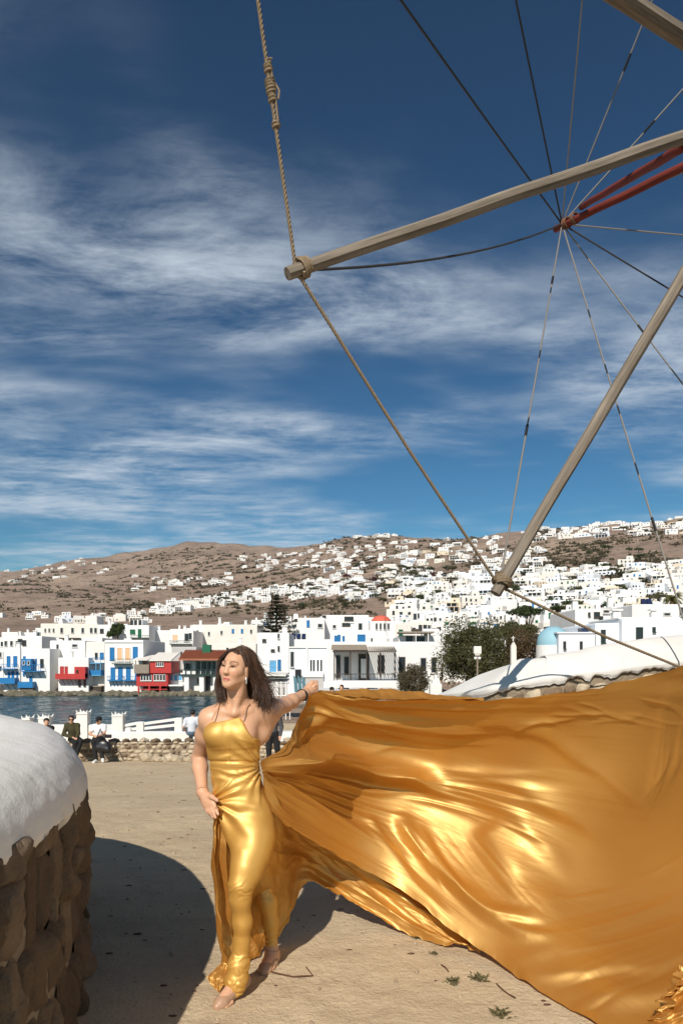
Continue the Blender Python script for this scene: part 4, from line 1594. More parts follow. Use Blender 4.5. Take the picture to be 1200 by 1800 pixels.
def hill_plants():
    """trees one can tell apart among the houses, then the countless low scrub"""
    rg = random.Random(31)
    protos = []
    for k, lm in enumerate(('leaf_green', 'leaf_tamarisk', 'leaf_grey', 'leaf_purple')):
        V, Q, LC = leaf_cloud((0, 0, .55), (.6, .6, .5), 420, .075, 40 + k, 12)
        c = bpy.data.meshes.new('crown')
        c.from_pydata(V.tolist(), [], Q.tolist())
        c.materials.append(MAT[lm])
        protos.append(c)
    trunk = MB().tube([(0, 0, -.3), (0, 0, .5)], [.06, .04], 5)
    tme = bpy.data.meshes.new('trunk')
    tme.from_pydata(trunk.v, [], trunk.f)
    tme.materials.append(MAT['bark'])
    regs = [(700, 1200, 995, 1090, 75, 'bush-like tree among the right hillside houses', 'trees among the right hillside houses'),
            (1030, 1130, 965, 1005, 26, 'tree in the thicket on the right slope', 'trees of the right thicket'),
            (600, 800, 985, 1065, 55, 'tree on the scrubby middle slope', 'trees on the middle slope'),
            (920, 1200, 905, 940, 16, 'tree on the right ridge', 'trees on the right ridge'),
            (300, 640, 1025, 1078, 45, 'tree along the climbing band of houses', 'trees along the climbing band')]
    for x0, x1, y0, y1, n, lab, grp in regs:
        for _ in range(n):
            px, py = rg.uniform(x0, x1), rg.uniform(y0, y1)
            D = ground_hit(px, py)
            if D is None:
                continue
            x = (px - CX) * D / FPX
            s = rg.uniform(4.5, 9.5) * (1.0 if D < 700 else 1.3)
            r = empty('hill_tree', (x, D, terrain_z(x, D) - .2), rg.uniform(0, 6))
            r.scale = (s * rg.uniform(.9, 1.5), s, s * rg.uniform(.6, .85))
            pk = rg.choices((0, 1, 2, 3), (4, 5, 3, 1))[0]
            ac, up = place_words((px - x0) / (x1 - x0), (py - y0) / (y1 - y0))
            wide = 'wide' if r.scale.x > 1.2 * r.scale.y else 'round'
            tag(r, '%s %s %s, %s %s' % (('dark green', 'olive', 'grey-brown', 'purple-brown')[pk], wide, lab, ac, up), 'tree', grp)
            for nm, me in (('crown', protos[pk]), ('trunk', tme)):
                o = bpy.data.objects.new(nm, me)
                COL.objects.link(o)
                o.parent = r
    # scrub
    rn = np.random.default_rng(77)
    Vs = []
    k = 0
    while k < 5200:
        px, py = rn.uniform(-30, 1230), rn.uniform(915, 1085)
        if 1 + vnoise(px / 60, py / 14, s=4) < rn.uniform(.4, 1.9):
            continue
        D = ground_hit(px, py)
        k += 1
        if D is None or D > 2600:
            continue
        x = (px - CX) * D / FPX
        s = rn.uniform(.8, 2.2) * (1 + D / 1200)
        m = 10
        c = np.array([x, D, terrain_z(x, D) + .2 * s])
        pos = c + rn.normal(size=(m, 3)) * np.array([.8, .6, .28]) * s
        a = rn.normal(size=(m, 3))
        a /= np.linalg.norm(a, axis=1)[:, None]
        b = np.cross(a, rn.normal(size=(m, 3)))
        b /= np.linalg.norm(b, axis=1)[:, None]
        Vs.append(np.stack([pos - a * s * .6, pos + b * s * .45, pos + a * s * .6, pos - b * s * .45], 1).reshape(-1, 3))
    V = np.concatenate(Vs)
    o = np_mesh('scrub', V, np.arange(len(V)).reshape(-1, 4), MAT['leaf_grey'], smooth=False)
    tag(o, 'low dry scrub dotted over the brown hillsides', 'scrub', kind='stuff')


hill_plants()
# ------------------------------------------------------------------ walls round the terrace
mat('stone', (0.24, 0.17, 0.11), 0.9, noise=(5, 0.9), col2=(0.13, 0.09, 0.06), bump=(28, 1.0, 0.035))
mat('stone_pale', (0.58, 0.49, 0.36), 0.9, noise=(5, 0.9), col2=(0.34, 0.26, 0.17), bump=(22, 0.9, 0.02))
mat('stone_brown', (0.16, 0.105, 0.062), 0.9, noise=(4, 0.9), col2=(0.15, 0.1, 0.065), bump=(24, 1.0, 0.035))
mat('stone_dark', (0.12, 0.08, 0.05), 0.9, noise=(6, 0.9), col2=(0.1, 0.065, 0.04), bump=(24, 1.0, 0.03))
mat('mortar', (0.33, 0.265, 0.19), 0.95, noise=(6, 0.7), col2=(0.2, 0.15, 0.1), bump=(40, 0.9, 0.02))


def stone(fn, s0, s1, z0, z1, bulge, seed, parent, origin, m, n=7, name='stone', rough=1.0):
    """one stone on a wall; fn(s, z, d) maps along, up, out to the scene"""
    rg = np.random.default_rng(seed)
    u = np.linspace(-1, 1, n)
    U, W = np.meshgrid(u, u, indexing='ij')
    jit = rg.uniform(-.16, .16, (2, 2, 2))
    a = (U + 1) / 2
    b = (W + 1) / 2

    def bil(q):
        return q[0, 0] * (1 - a) * (1 - b) + q[1, 0] * a * (1 - b) + q[0, 1] * (1 - a) * b + q[1, 1] * a * b
    ws, wz = s1 - s0, z1 - z0
    # rounded outline
    rr = np.maximum(np.abs(U), np.abs(W))
    sq = np.sqrt(np.maximum(1 - .14 * np.minimum(np.abs(U), np.abs(W)) ** 2 * rr ** 2, .01))
    ang = np.arctan2(W, U)
    sq = sq * (1 + .10 * rr ** 2 * vnoise(np.cos(ang) * 2.2 + seed, np.sin(ang) * 2.2, s=seed % 89))
    S = s0 + ws * (.5 + .5 * U * sq + .5 * bil(jit[0]) * .8)
    Z = z0 + wz * (.5 + .5 * W * sq + .5 * bil(jit[1]) * .8)
    nz = fbm(S * 9 + seed * 3.7, Z * 9, o=3, s=seed % 97)
    tilt = rg.uniform(-.4, .4) * U + rg.uniform(-.4, .4) * W
    nrm = rg.normal(size=(4, 2))
    facet = np.min([rg.uniform(.75, 1.3) - .55 * (q[0] * U + q[1] * W) for q in nrm], 0)
    dep = bulge * np.clip((1 - np.abs(U) ** 9) * (1 - np.abs(W) ** 9), 0, 1) * np.clip(np.minimum(facet, 1.05) + tilt + .35 * rough * nz, .15, 1.6) - .02
    edge = rr > .999
    dep = np.where(edge, -.03, dep)
    V = np.array([fn(s, z, d) for s, z, d in zip(S.ravel(), Z.ravel(), dep.ravel())])
    i, j = np.meshgrid(np.arange(n - 1), np.arange(n - 1), indexing='ij')
    k = i * n + j
    Q = np.stack([k, k + n, k + n + 1, k + 1], -1).reshape(-1, 4)
    return np_mesh(name, V, Q, MAT[m], parent, origin, smooth=True)


RING_C, RING_R = Vector((-4.82, 2.26, 0)), 3.77


def left_ring():
    root = empty('round_wall', (RING_C.x, RING_C.y, 0))
    tag(root, 'round rubble-stone wall with thick white plastered coping, close at the left edge', 'wall')
    o = root.location
    # rough core behind the stones
    A = np.linspace(math.radians(-60), math.radians(75), 200)
    zs = np.linspace(-.15, 1.06, 26)
    TH, ZZ = np.meshgrid(A, zs, indexing='ij')
    r = RING_R - .035 + .012 * fbm(TH * 30, ZZ * 9, o=3, s=2)
    V = np.stack([RING_C.x + r * np.cos(TH), RING_C.y + r * np.sin(TH), ZZ], -1).reshape(-1, 3)
    i, j = np.meshgrid(np.arange(199), np.arange(25), indexing='ij')
    k = i * 26 + j
    np_mesh('core', V, np.stack([k, k + 26, k + 27, k + 1], -1).reshape(-1, 4), MAT['mortar'], root, o)
    m = MB().lathe([(RING_R - .03, -.2), (RING_R - .03, 1.06)], tuple(RING_C), 90, a0=math.radians(75), a1=math.radians(300))
    m.build('core', MAT['mortar'], root, o)

    def fn(s, z, d):
        a = s / RING_R
        rr = RING_R + d
        return (RING_C.x + rr * math.cos(a), RING_C.y + rr * math.sin(a), z)
    rg = random.Random(2)
    z = -.08
    sid = 100
    while z < .96:
        hh = rg.uniform(.2, .42)
        if z + hh > .84:
            hh = 1.04 - z
        s = math.radians(-32) * RING_R - rg.uniform(0, .2)
        while s < math.radians(44) * RING_R:
            w = rg.uniform(.08, .21)
            sid += 1
            # some cells are split into two thin stones
            if rg.random() < .35 and hh > .3:
                t = rg.uniform(.35, .65)
                cells = [(z, z + hh * t), (z + hh * t, z + hh)]
            else:
                cells = [(z, z + hh)]
            for q, (a, b) in enumerate(cells):
                lo = rg.uniform(-.035, .035)
                stone(fn, s + .008, s + w - .008, a + .008 + lo, b - .008 + lo, rg.uniform(.02, .05), sid * 3 + q, root, o, rg.choice(('stone', 'stone_brown', 'stone_brown', 'stone_dark')), 13, rough=1.7)
            s += w
        z += hh
    # coping
    prof = [(.06, .90), (.035, .935), (.0, .96), (-.012, .985), (-.005, 1.03), (.012, 1.08), (.045, 1.13), (.095, 1.185), (.17, 1.225), (.27, 1.25), (.38, 1.262), (.5, 1.255), (.62, 1.22), (.72, 1.15), (.8, 1.04), (.84, .9), (.85, .0)]
    # finer profile
    pi = np.linspace(0, len(prof) - 1, 60)
    ins = np.interp(pi, range(len(prof)), [p[0] for p in prof])
    pz = np.interp(pi, range(len(prof)), [p[1] for p in prof])
    A = np.concatenate([np.linspace(math.radians(-45), math.radians(60), 520), np.linspace(math.radians(60), math.radians(315), 160)[1:]])
    TH, K = np.meshgrid(A, np.arange(60), indexing='ij')
    INS, PZ = ins[K], pz[K]
    low = sstep(14, 0, K)
    x, y = np.cos(TH), np.sin(TH)
    drip = .028 * fbm(TH * 11, K * 0.0, o=3, s=9) + .034 * fbm(TH * 75, 0 * TH, o=3, s=12)
    lump = .007 * fbm(TH * 6, PZ * 2 + INS * 2, o=2, s=14) + .0018 * fbm(TH * 60, INS * 20 + PZ * 20, o=3, s=15)
    lump = lump + low * .022 * fbm(TH * 60, K * .5, o=3, s=17)
    R = RING_R - INS + lump
    Z = PZ + lump * .7 + drip * low
    V = np.stack([RING_C.x + R * x, RING_C.y + R * y, Z], -1).reshape(-1, 3)
    na = len(A)
    i, j = np.meshgrid(np.arange(na - 1), np.arange(59), indexing='ij')
    k = i * 60 + j
    np_mesh('coping', V, np.stack([k, k + 60, k + 61, k + 1], -1).reshape(-1, 4), MAT['whitewash'], root, o)


left_ring()

# the wall at the right carries the mill's terrace: (px, Y, z of the lip, z of the crest, crest set-back)
RW = [(735, 9.6, .98, 1.04, .45), (752, 8.9, 1.12, 1.22, .5), (790, 7.7, 1.23, 1.44, .5), (860, 6.8, 1.31, 1.60, .5), (960, 6.45, 1.435, 1.63, .5), (1080, 6.5, 1.51, 1.71, .5), (1200, 6.8, 1.585, 1.82, .5), (1400, 7.4, 1.7, 1.95, .5), (1700, 8.0, 1.8, 2.05, .5)]


def right_wall():
    t = np.linspace(0, len(RW) - 1, 260)

    def smooth_interp(vals):
        v = np.interp(t, range(len(RW)), vals)
        for _ in range(30):
            v = np.concatenate([[v[0]], .25 * v[:-2] + .5 * v[1:-1] + .25 * v[2:], [v[-1]]])
        return v
    X = smooth_interp([(q[0] - CX) * q[1] / FPX for q in RW])
    Y = smooth_interp([q[1] for q in RW])
    L = smooth_interp([q[2] for q in RW])
    C = smooth_interp([q[3] for q in RW])
    S = smooth_interp([q[4] for q in RW])
    T = np.stack([np.gradient(X), np.gradient(Y)], 1)
    T /= np.linalg.norm(T, axis=1)[:, None]
    N = np.stack([T[:, 1], -T[:, 0]], 1)           # outward, towards the camera
    base = Vector((X[120], Y[120], float(ground_z(X[120], Y[120]))))
    root = empty('curved_wall', base)
    tag(root, 'curved stone wall with broad smooth white coping behind the blowing cloth', 'wall')
    prof = [(-.005, -.05), (.012, -.03), (.015, .0), (.01, .05), (-.1, .32), (-.25, .62), (-.38, .84), (-.48, .95), (-.6, 1.0), (-.75, .97), (-.9, .8), (-1.0, .5), (-1.02, -.5), (-1.02, -6)]
    pi = np.linspace(0, len(prof) - 1, 44)
    po = np.interp(pi, range(len(prof)), [p[0] for p in prof])
    pz = np.interp(pi, range(len(prof)), [p[1] for p in prof])
    V = []
    for k in range(len(pi)):
        off = np.where(po[k] < 0, po[k] * S * 1.35, po[k])
        lum = .008 * fbm(X * 1.6, Y * 1.6 + k * .12, o=2, s=4) + .002 * fbm(X * 14, k * .5 + 0 * X, o=2, s=6)
        rise = (C - L)
        low = max(0, 1 - k / 8)
        z = L + np.where(pz[k] > 0, pz[k] * rise, pz[k]) + lum + low * .022 * fbm(X * 12, 0 * X, o=3, s=8)
        V.append(np.stack([X + N[:, 0] * off, Y + N[:, 1] * off, z], 1))
    V = np.stack(V, 1)
    na, nb = V.shape[:2]
    i, j = np.meshgrid(np.arange(na - 1), np.arange(nb - 1), indexing='ij')
    k = i * nb + j
    np_mesh('coping', V.reshape(-1, 3), np.stack([k, k + nb, k + nb + 1, k + 1], -1).reshape(-1, 4), MAT['whitewash'], root, base)
    # core
    Vc = []
    for z in (0, 1):
        Vc.append(np.stack([X + N[:, 0] * -.03, Y + N[:, 1] * -.03, L * z + (1 - z) * -1.0], 1))
    Vc = np.stack(Vc, 1)
    k = np.arange(na - 1) * 2
    np_mesh('core', Vc.reshape(-1, 3), np.stack([k, k + 2, k + 3, k + 1], -1), MAT['mortar'], root, base)
    arc = np.concatenate([[0], np.cumsum(np.hypot(np.diff(X), np.diff(Y)))])

    def fn(s, z, d):
        q = np.interp(s, arc, np.arange(na))
        f = lambda A: float(np.interp(q, np.arange(na), A))
        n = Vector((f(N[:, 0]), f(N[:, 1]), 0))
        return (f(X) + n.x * d, f(Y) + n.y * d, f(L) + z)
    rg = random.Random(6)
    s_lo = float(np.interp(3.0, t, arc))
    s_hi = float(np.interp(6.4, t, arc))
    z = -.09
    sid = 5000
    for row in range(4):
        hh = rg.uniform(.10, .17)
        s = s_lo
        while s < s_hi:
            w = rg.uniform(.10, .26)
            sid += 1
            lo = rg.uniform(-.02, .02)
            stone(fn, s + .006, s + w - .006, z - hh + .005 + lo, z - .005 + lo, rg.uniform(.03, .07), sid, root, base, rg.choice(('stone_pale', 'stone_pale', 'stone')), 6)
            s += w
        z -= hh


right_wall()


def low_wall():
    D = 22.6
    u = D / FPX
    b = P(250, 1332, D)
    root = empty('low_stone_wall', b)
    tag(root, 'low dry-stone wall at the end of the sand below the white parapet', 'wall')
    x0, x1 = (96 - CX) * u, (600 - CX) * u
    zt = EYE + (CY - 1304) * u
    zb = float(ground_z(-7, D)) - .15
    MB().box(x0, x1, D + .06, D + .6, zb, zt - .05).build('core', MAT['mortar'], root, b)
    rg = random.Random(9)

    def fn(s, z, d):
        return (s, D + .04 - d, z)
    z = zb
    sid = 9000
    while z < zt - .02:
        hh = rg.uniform(.09, .16)
        if zt - z - hh < .06:
            hh = zt - z + rg.uniform(0, .03)
        s = x0
        while s < x1:
            w = rg.uniform(.12, .30)
            sid += 1
            lo = rg.uniform(-.02, .02)
            stone(fn, s + .01, s + w - .01, z + .008 + lo, z + hh - .008 + lo, rg.uniform(.04, .08), sid, root, b, rg.choice(('stone_pale', 'stone_pale', 'stone_pale', 'stone')), 5)
            s += w
        z += hh
    # cap stones on top
    base = [rock_mesh(s + 20, 1) for s in range(4)]
    s = x0
    k = 0
    while s < x1:
        w = rg.uniform(.22, .5)
        V, F = base[k % 4]
        k += 1
        Vv = V * np.array([w * .52, .3, .09]) + np.array([s + w / 2, D + .32, zt])
        np_mesh('stone', Vv, F, MAT[rg.choice(('stone_pale', 'stone'))], root, b, smooth=False)
        s += w
    # fallen stones at its foot
    for k in range(16):
        V, F = base[k % 4]
        px = rg.uniform(255, 345)
        s = rg.uniform(.1, .22)
        x = (px - CX) * u
        y = D - rg.uniform(.1, .5)
        o = np_mesh('loose_stone', V * np.array([s * 1.3, s, s * .7]) + np.array([x, y, float(ground_z(x, y)) + s * .4]), F, MAT['stone_pale'], root, b, smooth=False)


low_wall()


def parapet():
    D = 26.0
    u = D / FPX
    X = lambda px: (px - CX) * u
    Z = lambda py: EYE + (CY - py) * u
    zb = float(ground_z(-8, D)) - .1
    b = Vector((X(170), D, zb))
    root = empty('white_parapet', b)
    tag(root, 'white quay parapet with horned square piers and two-bar railing', 'parapet')
    w = MAT['whitewash']
    MB().box(X(40), X(200), D, D + .25, zb, Z(1274), ch=.05).build('wall', w, root, b)
    MB().box(X(200), X(600), D - .1, D + .5, zb, Z(1286), ch=.05).build('bench', w, root, b)
    for x0, x1, yt in ((69, 88, 1260), (136, 155, 1252), (198, 217, 1256), (40, 54, 1262)):
        m = MB().box(X(x0), X(x1), D - .08, D + .33, zb, Z(yt), ch=.02)
        m.box(X(x0) - .03, X(x1) + .03, D - .11, D + .36, Z(yt + 3.2), Z(yt + 2.2))
        p = m.build('pier', w, root, b)
        for ex in (0, 1):
            for ey in (0, 1):
                m = MB()
                x, y = (X(x0), X(x1))[ex], (D - .08, D + .33)[ey]
                sx, sy = (1, -1)[ex], (1, -1)[ey]
                z = Z(yt) - .01
                m.add([(x, y, z), (x + .07 * sx, y, z), (x + .07 * sx, y + .07 * sy, z), (x, y + .07 * sy, z), (x - .015 * sx, y - .015 * sy, z + .115)], [(0, 1, 4), (1, 2, 4), (2, 3, 4), (3, 0, 4)])
                m.build('horn', w, p, b)
        c = (X(x0) + X(x1)) / 2
        m = MB()
        m.add([(c - .07, D + .05, Z(yt) - .01), (c + .07, D + .05, Z(yt) - .01), (c + .07, D + .19, Z(yt) - .01), (c - .07, D + .19, Z(yt) - .01), (c, D + .12, Z(yt) + .05)], [(0, 1, 4), (1, 2, 4), (2, 3, 4), (3, 0, 4)])
        m.build('knob', w, p, b)
    # arched shoulder beside the middle pier
    m = MB()
    pts = [(X(127), Z(1274)), (X(129), Z(1266)), (X(136), Z(1262))]
    m.box(X(126), X(136), D + .02, D + .23, Z(1275), Z(1264), ch=.12)
    m.build('shoulder', w, root, b)
    for x0, x1, yt in ((240, 252, 1269), (307, 320, 1262), (221, 230, 1279), (352, 362, 1256)):
        MB().box(X(x0), X(x1), D - .02, D + .26, Z(1288), Z(yt), ch=.03).build('post', w, root, b)
    for xa, ya, xb, yb in ((217, 1276, 240, 1271.5), (217, 1284, 240, 1281), (252, 1272.5, 307, 1265), (252, 1281, 307, 1275), (320, 1268, 352, 1261), (320, 1277, 352, 1271)):
        m = MB()
        h = .05
        m.add([(X(xa), D + .07, Z(ya) - h), (X(xb), D + .07, Z(yb) - h), (X(xb), D + .17, Z(yb) - h), (X(xa), D + .17, Z(ya) - h), (X(xa), D + .07, Z(ya) + h), (X(xb), D + .07, Z(yb) + h), (X(xb), D + .17, Z(yb) + h), (X(xa), D + .17, Z(ya) + h)],
              [(3, 2, 1, 0), (4, 5, 6, 7), (0, 1, 5, 4), (1, 2, 6, 5), (2, 3, 7, 6), (3, 0, 4, 7)])
        m.build('rail', w, root, b)
    # scrawled dark graffiti strokes on the low wall
    m = MB()
    rg = random.Random(4)
    for k in range(9):
        x = 184 + k * 1.9
        pts = [(X(x + dx), D - .015, Z(1293.5 + dy)) for dx, dy in ((0, 3.5), (.4, -2.8), (1.2, -1 + rg.uniform(-1, 1)), (.8, 2 + rg.uniform(-1, 1)), (1.8, 3.4))]
        m.tube(pts, .016, 4)
    MB_ = m.build('graffiti', MAT['black'], root, b)
    MB().box(X(180), X(206), D - .012, D + .1, zb, Z(1286.5)).build('plinth', w, root, b)


parapet()

# pebbles, twigs and tufts on the sand
mat('pebble', (0.46, 0.36, 0.25), 0.9, noise=(9, 0.8), col2=(0.25, 0.18, 0.12))
mat('twig', (0.10, 0.05, 0.03), 0.8)
leaf_mat('tuft', (0.10, 0.11, 0.05), (0.2, 0.15, 0.08))


def litter():
    rn = np.random.default_rng(14)
    base = [rock_mesh(s + 40, 1) for s in range(5)]
    mb = MB()
    n = 0
    while n < 1500:
        y = 2.4 + rn.exponential(4.0)
        if y > 20:
            continue
        x = rn.uniform(-.5, .55) * y
        if (Vector((x, y, 0)) - RING_C).length < RING_R + .1:
            continue
        n += 1
        V, F = base[n % 5]
        s = .002 + min(rn.exponential(.0032), .02)
        a = rn.uniform(0, 6.28)
        c, sn = math.cos(a), math.sin(a)
        W = V * np.array([s * 1.4, s, s * .7])
        W = np.stack([W[:, 0] * c - W[:, 1] * sn, W[:, 0] * sn + W[:, 1] * c, W[:, 2]], 1)
        mb.add(W + np.array([x, y, float(ground_z(x, y)) + s * .25]), F)
    dk = MB()
    for k in range(420):
        y = rn.uniform(3, 21)
        x = rn.uniform(-.48, .5) * y
        if (Vector((x, y, 0)) - RING_C).length < RING_R + .1:
            continue
        V, F = base[k % 5]
        s = rn.uniform(.004, .012) * (1 + y / 16)
        dk.add(V * np.array([s * rn.uniform(1, 2.6), s, s * .3]) + np.array([x, y, float(ground_z(x, y)) + .002]), F)
    tag(dk.build('leaf_litter', MAT['twig']), 'dark dry scraps of weed scattered over the sand', 'litter', kind='stuff')
    tag(mb.build('pebbles', MAT['pebble']), 'loose grit and pebbles strewn over the sand', 'gravel', kind='stuff')

    def gp(px, py):
        Y = EYE * FPX / (py - CY)
        x = (px - CX) * Y / FPX
        return Vector((x, Y, float(ground_z(x, Y))))
    for pts, lab in (([(468, 1710), (480, 1716), (515, 1721), (530, 1722), (550, 1719), (538, 1708)], 'thin dark bent twig lying beside the rear shoe'),
                     ([(872, 1732), (880, 1742), (893, 1750), (905, 1758)], 'short dark twig lying on the sand below the hem of the cloth'),
                     ([(775, 1700), (782, 1706), (788, 1712)], 'tiny brown twig right of the leafy tuft under the hem')):
        q = [gp(*p) + Vector((0, 0, .006 + .006 * (k % 2))) for k, p in enumerate(pts)]
        tag(MB().tube(q, .0035, 5).build('twig', MAT['twig'], None, q[0]), lab, 'twig')
    for px, py, s, lab in ((880, 1784, .07, 'low green weed tuft at the bottom edge below the cloth'), (795, 1728, .06, 'small dry weed tuft on the sand below the hem'), (735, 1652, .05, 'tiny dark weed by the hem in the cloth\'s shade'),
                           (762, 1678, .035, 'small withered weed just under the cloth hem'), (840, 1722, .07, 'dry straw-coloured weed right of the small tuft')):
        c = gp(px, py)
        m = MB()
        for k in range(46):
            a = rn.uniform(0, 6.28)
            l = s * rn.uniform(.4, 1.1)
            p0 = c + Vector((rn.normal() * s * .25, rn.normal() * s * .25, -.003))
            p1 = p0 + Vector((math.cos(a) * l * .6, math.sin(a) * l * .6, l * rn.uniform(.15, .5)))
            w = Vector((-math.sin(a), math.cos(a), 0)) * s * .06
            mid = (p0 + p1) / 2 + Vector((0, 0, l * .1))
            m.add([p0 - w * .4, p0 + w * .4, mid + w, p1, mid - w], [(0, 1, 2, 3, 4)])
        tag(m.build('weed', MAT['tuft'], None, c), lab, 'weed')


litter()
# ------------------------------------------------------------------ street furniture between the terrace and the town
mat('canvas', (0.78, 0.75, 0.69), 0.9, noise=(2, .4), col2=(0.66, 0.62, 0.56))
mat('glass_blue', (0.10, 0.2, 0.24), 0.15, spec=0.5)


def details():
    # lamp post with square lantern
    D = 17.0
    u = D / FPX
    b = Vector(((838.5 - CX) * u, D, float(ground_z(3.2, D))))
    root = empty('lamp_post', b)
    tag(root, 'slim post with white square lamp box and two round bulbs before the dark tree', 'lamp')
    z = lambda py: EYE + (CY - py) * u
    MB().tube([b, (b.x, b.y, z(1152))], .02, 8).build('pole', MAT['grey_wood'], root, b)
    m = MB().box(b.x - .085, b.x + .085, D - .05, D + .05, z(1149), z(1136), ch=.01)
    m.box(b.x - .06, b.x + .06, D - .03, D + .03, z(1152), z(1149))
    m.build('lamp_box', MAT['canvas'], root, b)
    for s in (-1, 1):
        m = MB().lathe([(.005, -.035), (.03, -.025), (.038, 0), (.03, .028), (.005, .036)], (b.x + s * .048, D - .02, z(1157)), 12)
        m.build('bulb', MAT['frame_white'], root, b, smooth=True)
    # little bell gable with a cross showing against the tree
    D = 46.5
    u = D / FPX
    z = lambda py: EYE + (CY - py) * u
    x = lambda px: (px - CX) * u
    b = Vector((x(902), D, -2.1))
    root = empty('bell_gable', b)
    tag(root, 'small white bell gable with a cross in front of the dark tree', 'gable')
    m = MB().box(x(898), x(907), D, D + .3, b.z, z(1136), ch=.02)
    m.add([(x(898), D, z(1136)), (x(907), D, z(1136)), (x(902.5), D, z(1128)), (x(898), D + .3, z(1136)), (x(907), D + .3, z(1136)), (x(902.5), D + .3, z(1128))], [(0, 1, 2), (5, 4, 3), (0, 2, 5, 3), (1, 4, 5, 2)])
    m.build('gable_wall', MAT['lime_warm'], root, b)
    m = MB().box(x(901.3), x(902.7), D + .1, D + .16, z(1127), z(1118))
    m.box(x(899), x(905), D + .1, D + .16, z(1121.6), z(1120.4))
    m.build('cross', MAT['lime'], root, b)
    # stepped white pillar at the left end of the curved wall
    D = 19.0
    u = D / FPX
    z = lambda py: EYE + (CY - py) * u
    x = lambda px: (px - CX) * u
    b = Vector((x(766), D, float(ground_z(2.5, D))))
    m = MB().box(x(756), x(776), D, D + .35, b.z, z(1202), ch=.02)
    m.box(x(760), x(773), D + .03, D + .32, z(1202), z(1195), ch=.02)
    m.box(x(764), x(769), D + .08, D + .27, z(1195), z(1186), ch=.03)
    tag(m.build('stepped_pillar', MAT['whitewash'], None, b), 'small stepped white pillar between the round bush and curved wall', 'pillar')
    # café shelter beside the woman's shoulder
    D = 44.0
    u = D / FPX
    z = lambda py: EYE + (CY - py) * u
    x = lambda px: (px - CX) * u
    b = Vector((x(495), D, -2.0))
    root = empty('cafe_shelter', b)
    tag(root, 'white café shelter with sloping canvas roof and slim posts beside the square', 'shelter')
    for k, (ya, yb) in enumerate(((1188, 1183), (1193, 1189), (1199, 1195))):
        m = MB()
        a, c = x(468), x(505)
        y0, y1 = D - 1.2 + k * .3, D + 1.5
        m.add([(a, y0, z(yb + 4)), (c, y0, z(ya)), (c, y1, z(ya - 3)), (a, y1, z(yb + 1)), (a, y0, z(yb + 4) + .08), (c, y0, z(ya) + .08), (c, y1, z(ya - 3) + .08), (a, y1, z(yb + 1) + .08)],
              [(3, 2, 1, 0), (4, 5, 6, 7), (0, 1, 5, 4), (1, 2, 6, 5), (2, 3, 7, 6), (3, 0, 4, 7)])
        m.build('awning', MAT['canvas'], root, b)
    for px in (470, 476, 482, 488, 496, 504, 511):
        MB().box(x(px), x(px + 1.3), D - 1.1, D - 1.05, b.z, z(1197)).build('post', MAT['frame_white'], root, b)
    MB().box(x(490), x(506), D - .6, D - .55, z(1221), z(1200)).build('menu_board', MAT['lime_grey'], root, b)
    for k, px in enumerate((517, 524, 531)):
        m = MB()
        m.add([(x(px), D - .8, z(1186)), (x(px + 6), D - .8, z(1193)), (x(px + 9), D - .8, z(1219)), (x(px + 2), D - .8, z(1215))], [(0, 1, 2, 3)])
        m.add([(x(px), D - .77, z(1186)), (x(px + 6), D - .77, z(1193)), (x(px + 9), D - .77, z(1219)), (x(px + 2), D - .77, z(1215))], [(3, 2, 1, 0)])
        m.build('wind_screen', MAT['glass_blue'], root, b)
    MB().box(x(536), x(568), D + .5, D + .7, b.z, z(1193), ch=.03).build('grey_screen', MAT['lime_grey'], root, b)
    # flat white roof frames left of the round bush
    D = 38.0
    u = D / FPX
    z = lambda py: EYE + (CY - py) * u
    x = lambda px: (px - CX) * u
    b = Vector((x(640), D, float(ground_z(1, D))))
    root = empty('terrace_roof', b)
    tag(root, 'flat white terrace roof with dark glazed panels between cloth and pergola house', 'roof')
    m = MB()
    m.add([(x(560), D, z(1218)), (x(705), D, z(1218)), (x(705), D + 4, z(1218) + .12), (x(560), D + 4, z(1218) + .12)], [(0, 1, 2, 3)])
    m.box(x(560), x(705), D - .05, D, z(1218) - .15, z(1218) + .05)
    m.box(x(565), x(700), D + .5, D + 3.5, b.z - .2, z(1218) - .02)
    m.build('slab', MAT['whitewash'], root, b)
    for r in range(3):
        for k in range(4):
            a = x(586 + k * 27 + r * 4)
            y0 = D + .5 + r * 1.1
            zz0 = z(1218) + .03 * (y0 - D)
            MB().box(a, a + .62, y0, y0 + .8, zz0 + .005, zz0 + .06).build('panel', MAT['lime_grey' if (k + r) % 2 else 'glass_dark'], root, b)


details()
# ------------------------------------------------------------------ the windmill: only its sail wheel reaches into the picture
mat('spar_wood', (0.33, 0.275, 0.215), 0.85, spec=0.2)


